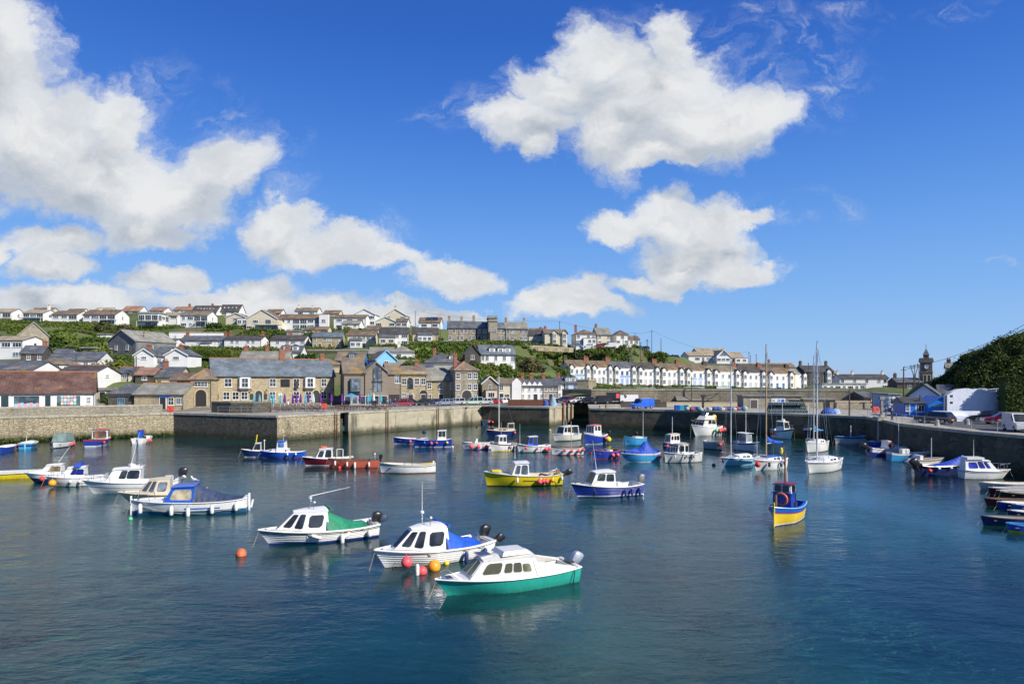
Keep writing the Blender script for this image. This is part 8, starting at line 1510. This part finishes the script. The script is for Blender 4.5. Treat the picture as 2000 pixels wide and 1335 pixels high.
for i,x in enumerate((1006,1018,1062,1068,1073)):p=ground_at(x,792);tag(MB().tube((0,0,0),(0,0,1.3),.18,n=7).build('bollard',RUST,None,loc=tuple(p)),'rusty upright post on the quay end, %s of five' % ('first','second','third','fourth','last')[i],'post')
def heap(label,px,py,w,h,m,name='net_heap',cat='net heap',n=12):
 p=ground_at(px,py);mb=MB();rows=[];r=random.Random(int(px))
 for j in range(6):k=j/5;rr=math.sqrt(max(0,1 - k ** 1.6))+.02;rows.append([(w/2*rr*math.cos(2*math.pi*q/n)*r.uniform(.85,1.12),.7*w/2*rr*math.sin(2*math.pi*q/n)*r.uniform(.85,1.12),h*k*r.uniform(.92,1.05)) for q in range(n)])
 mb.grid(rows,close=True);mb.f.append(tuple(range(5*n,6*n)));tag(mb.build(name,m,None,smooth=True,loc=tuple(p)),label,cat)
NETC={'blue':tarpmat('net_blue',(.02,.08,.35)),'red':tarpmat('net_red',(.42,.04,.05)),'white':tarpmat('net_white',(.5,.5,.48)),'green':tarpmat('net_green',(.06,.25,.17)),'pale':tarpmat('net_pale',(.25,.38,.5)),'teal':tarpmat('net_teal',(.03,.2,.22))}
heap('tall pale blue covered heap on the quay end',1080,792,1.5,2.1,NETC['pale']);heap('blue covered heap beside the tall pale one',1066,792,1.2,1.4,NETC['blue']);heap('big heap of blue nets on the pier right of the stores',1618,808,2.3,1.0,NETC['blue']);heap('blue and white net heap next to the big blue one',1632,807.5,1.6,.9,NETC['pale']);heap('blue tarpaulin covered heap on the upper wall, left',1646,785,2.0,.5,NETC['blue']);heap('blue tarpaulin covered heap on the upper wall, right',1672,785,2.8,.7,NETC['blue'])
NB=[];r_=random.Random(9);cc=['blue','red','white','blue','green','teal','blue','white']
for i in range(34):
 px=1384+i*3.0+r_.uniform(-1,1);c=cc[(i*5+2) % 8]
 if px > 1456:px=1340+(px - 1456)*1.2
 p=ground_at(px,802+r_.uniform(-1.5,.5));o=MB().ball((0,0,.32),.42,9,6,sz=.85).build('net_bag',NETC[c],None,loc=tuple(p));NB.append((px,o,c))
for i,(px,o,c) in enumerate(sorted(NB,key=lambda q:q[0])):tag(o,'%s %s bag of gear on the pier edge, %s bag from the left' % (c,'float' if c == 'white' else 'net',ORD[i]),'net bag','bags of fishing gear on the pier edge')
for i in range(7):
 p=ground_at(1320+i*4.2,800.5);o=MB().lathe([(.26,0),(.3,.1),(.3,.8),(.26,.9)],n=10).build('barrel',(PC['blue'],PC['blue'],PC['cyan'],PC['teal'],PC['blue'],PC['green'],PC['offwhite'])[i],None,loc=tuple(p));tag(o,'%s plastic barrel in the row on the pier, %s from the left' % (('blue','blue','pale blue','turquoise','blue','green','white')[i],('first','second','third','fourth','fifth','sixth','seventh')[i]),'barrel','barrels on the pier')
pot=MB();PM=M('pot_netting',(.03,.05,.05),.9,var=.4,vs=6)
pot.grid([[(x,.28*math.cos(a),.02+.42*math.sin(a)) for a in [math.pi*q/6 for q in range(7)]] for x in (-.38,.38)]);pot.add([(-.38,-.28,0),(.38,-.28,0),(.38,.28,0),(-.38,.28,0)],[(0,1,2,3)])
for x in (-.38,.38):pot.add([(x,.28*math.cos(math.pi*q/6),.02+.42*math.sin(math.pi*q/6)) for q in range(7)],[tuple(range(7))])
hoop=MB()
for x in (-.4,0,.4):hoop.path([(x,.3*math.cos(math.pi*q/6),.02+.45*math.sin(math.pi*q/6)) for q in range(7)],.03,4)
pme=pot.mesh('lobster_pot',PM);hme=hoop.mesh('hoop',M('pot_hoop',(.22,.30,.32),.6))
for lv in range(4):
 for i in range(20 - lv):
  p=ground_at(1502+i*3.75+lv*1.6+((i*7+lv*5) % 5 - 2)*.35,806 - ((i*3+lv) % 3)*.25);o=obj('lobster_pot',pme,None,(p.x,p.y+.1,QZ+lv*.42),RAD(90+(i*37 % 13)- 6));tag(o,'dark netted lobster pot in the %s layer of the stack, %s from the left' % (('bottom','second','third','top')[lv],ORD[i]),'lobster pot','lobster pots stacked on the pier');obj('hoop',hme,o)
def crane(px,py,h,jib,up,m,label):
 p=ground_at(px,py);t=empty('quay_crane',tuple(p),0,label,'crane');MB().box(-.3,.3,-.3,.3,0,.4).build('base',CONC,t);MB().box(-.16,.16,-.16,.16,.4,h).build('post',m,t)
 MB().box(-.35,.35,-.25,.25,h - .1,h+.35).build('winch',m,t);MB().tube((0,0,h*.55),(jib,0,h+up),.07,n=5).build('strut',m,t);MB().tube((0,0,h+.1),(jib,0,h+up),.06,n=5).build('jib',m,t)
crane(1373,801,2.4,2.7,.55,DARKM,'small dark hand crane on the pier edge');crane(1722,813.5,2.6,1.6,.3,M('crane_grey',(.22,.22,.2),.7),'grey angled crane post on the right quay')
for i,(px,py) in enumerate(((1889,829),(1857,822),(1830,831),(1793,822))):p=ground_at(px,py);tag(MB().lathe([(.28,0),(.24,.6),(.18,.7)],n=8).build('bollard',CONC,None,loc=tuple(p)),'stone bollard on the right quay, %s from the left' % ('fourth','third','second','first')[i],'bollard')
for i,(px,py) in enumerate(((1893,812),(1912,811))):
 o=copy_tree(bp_);o.location=ground_at(px,py);o['label']='picnic table in front of the white wall, %s one' % ('left','right')[i];o.pop('group',None) if False else None;o['group']='picnic tables by the white wall'
# ---- poles and wires
def pole(px,yt,yb,Y,label,arm=True,m=None,name='telegraph_pole',cat='pole'):
 zb,zt=zat(yb,Y),zat(yt,Y);t=empty(name,(xat(px,Y),Y,zb),RAD(px % 50),label,cat);MB().tube((0,0,-1),(0,0,zt - zb),.14,.10,6).build('post',m or M('pole_wood',(.10,.08,.06),.9),t)
 if arm:MB().box(-.6,.6,-.05,.05,zt - zb - .6,zt - zb - .5).build('cross_arm',DARKM,t)
 return Vector((xat(px,Y),Y,zt))
pp={}
for i,(px,yt,yb,Y,lb) in enumerate(((266,695,746,138,'tall telegraph pole beside the golden bushes'),(262,700,746,140,'shorter pole touching the tall telegraph pole by the golden bushes'),(149,692,714,160,'thin pole in front of the long slate hall'),(281,646,690,190,'pole beside the slate hung gable house'),(342,655,690,205,'pole left of the quoined cottages'),(384,617,655,246,'pole in front of the mossy roofed white house'),(217,604,645,250,'pole before the green railed balcony'),
 (575,664,705,195,'dark pole rising behind the pub chimney'),(811,607,642,272,'pole on the skyline left of the institute'),(843,618,640,270,'pole beside the solar panelled bungalow'),(896,632,672,224,'dark pole in front of the institute windows'),(860,645,675,222,'lamp pole at the left end of the institute'),(1093,627,645,268,'pole on the skyline above the cream gabled bays'),(1124,655,690,240,'pole on the bank before the white double fronted house'),(1240,650,680,256,'pole at the end of the cliff road'),(1251,667,702,250,'pole standing on the slope above the terrace'),(1273,645,684,258,'tallest pole on the skyline right of the cliff road'),(1291,660,684,262,'thin mast near the tallest skyline pole'),
 (1351,735,783,164,'dark post at the promenade wall in the middle of the terrace'),(1463,687,722,275,'pole right of the headland bungalow, left one'),(1466,693,722,276,'pole right of the headland bungalow, right one'),(1477,691,722,280,'thin pole near the headland wall'),(1579,708,735,262,'pole in front of the dark bay windowed house'),(1631,728,752,255,'pole right of the dark bay windowed house'),(1765,716,800,118,'dark telegraph pole left of the blue gable'),(1795,713,765,190,'pole left of the clock tower'),(1923,766,812,94,'dark lamp post in front of the white yard wall'),(1797,770,812,97,'thin post in front of the bright blue hut'),(1848,772,818,92,'grey post at the left corner of the white yard wall'),(1750,770,810,105,'leaning post beside the outbuilding'),(1705,768,800,120,'thin post by the stone shed'),(1659,760,812,100,'thin lamp post on the pier near the net heaps'))):
 pp[px]=pole(px,yt,yb,Y,lb,arm=(i % 3 != 2),name='telegraph_pole' if Y > 115 else 'lamp_post')
def wire(a,b,sag,label,r=.03):
 pts=[a.lerp(b,i/12)- Vector((0,0,sag*4*(i/12)*(1 - i/12)))- a for i in range(13)];t=MB().path([tuple(q) for q in pts],r,4).build('overhead_wire',DARKM,None,loc=tuple(a));tag(t,label,'wire')
wire(pp[1765],Vector((xat(2040,70),70,zat(612,70))),1.2,'overhead wire rising from the dark pole to the upper right edge');wire(pp[1765],pp[1795],.6,'wire between the two poles left of the clock tower');wire(pp[1093],pp[1240],1.0,'wire along the skyline above the cliff road');wire(pp[1240],pp[1273],.5,'short wire to the tallest skyline pole');wire(pp[1273],pp[1463],3.0,'wire from the tallest skyline pole towards the headland');wire(pp[811],pp[1093],1.4,'wire along the skyline behind the institute');wire(pp[266],pp[149],1.0,'wire across the lower town roofs');wire(pp[384],pp[217],1.4,'wire in front of the hilltop houses');wire(pp[384],pp[575],1.6,'wire above the quoined cottages')
# ---- garden walls and steps below the terrace
for i,(x0,x1,yb,yt) in enumerate(((1188,1212,760,752),(1218,1250,764,758),(1252,1280,764,758),(1303,1342,766,758),(1344,1376,767,756),(1400,1426,763,755),(1608,1640,772,768),(1642,1671,773,769),(1170,1186,758,752),(1480,1496,764,757),(1545,1560,768,761))):
 Y=196;x=xat(x0,Y);o=MB().box(0,xat(x1,Y)- x,0,.5,-1.5,(yb - yt)*Y/F).box(-.05,xat(x1,Y)- x+.05,-.05,.55,(yb - yt)*Y/F,(yb - yt)*Y/F+.1).build('garden_wall',RENDER['white'] if i not in (0,8,9,10) else HW_L,None,loc=(x,Y,zat(yb,Y)))
 tag(o,'%s garden wall below the terrace, %s from the left' % ('white' if i not in (0,8,9,10) else 'stone',('second','third','fourth','fifth','sixth','seventh','tenth','last','first','eighth','ninth')[i]),'wall')
r=np.random.default_rng(3);out=[]
for i in range(420):
 s=r.uniform(0,1);q=pB.lerp(pA,s*.42);b=leaf_cloud(100+i % 5,26,.5,.3,.35,.13,3);q2=q+Vector((.45,-.75,0))*r.uniform(.3,1.0);out.append(b+np.array([q2.x,q2.y,r.uniform(-.05,.35)]))
o=obj('wall_weed',quads_mesh('wall_weed',np.concatenate(out),leafmat('weed',(.05,.09,.015),(.12,.17,.03),.8)));tag(o,'green weed growing along the foot of the left quay wall','weed',kind='stuff')
# ---- repeats share a group
GR={'car':'cars parked around the harbour','van':'vans around the harbour','boat':'boats moored in the harbour','yacht':'sailing yachts moored in the harbour','house':'houses of the hillside town','pole':'poles carrying wires across the town','buoy':'loose mooring buoys','person':'people on the quays','bush':'shrubs in the hillside gardens','palm':'palms in the town gardens','wire':'overhead wires','wall':'stone walls of the harbour','post':'rusty posts on the quay end','bollard':'stone bollards on the right quay','railing':'tube railings on the quay edge','ladder':'ladders on the quay wall','pile':'timber piles on the quay end','net heap':'covered heaps of nets','building':'timber clad waterfront buildings','bird':'gulls on the boats','lifebuoy box':'red lifebuoy boxes','store':'stone stores on the pier','crane':'hand cranes on the quays','hedge':'clipped hedges'}
for o in bpy.data.objects:
 if o.parent is None and o.get('category') in GR and not o.get('group'):o['group']=GR[o['category']]
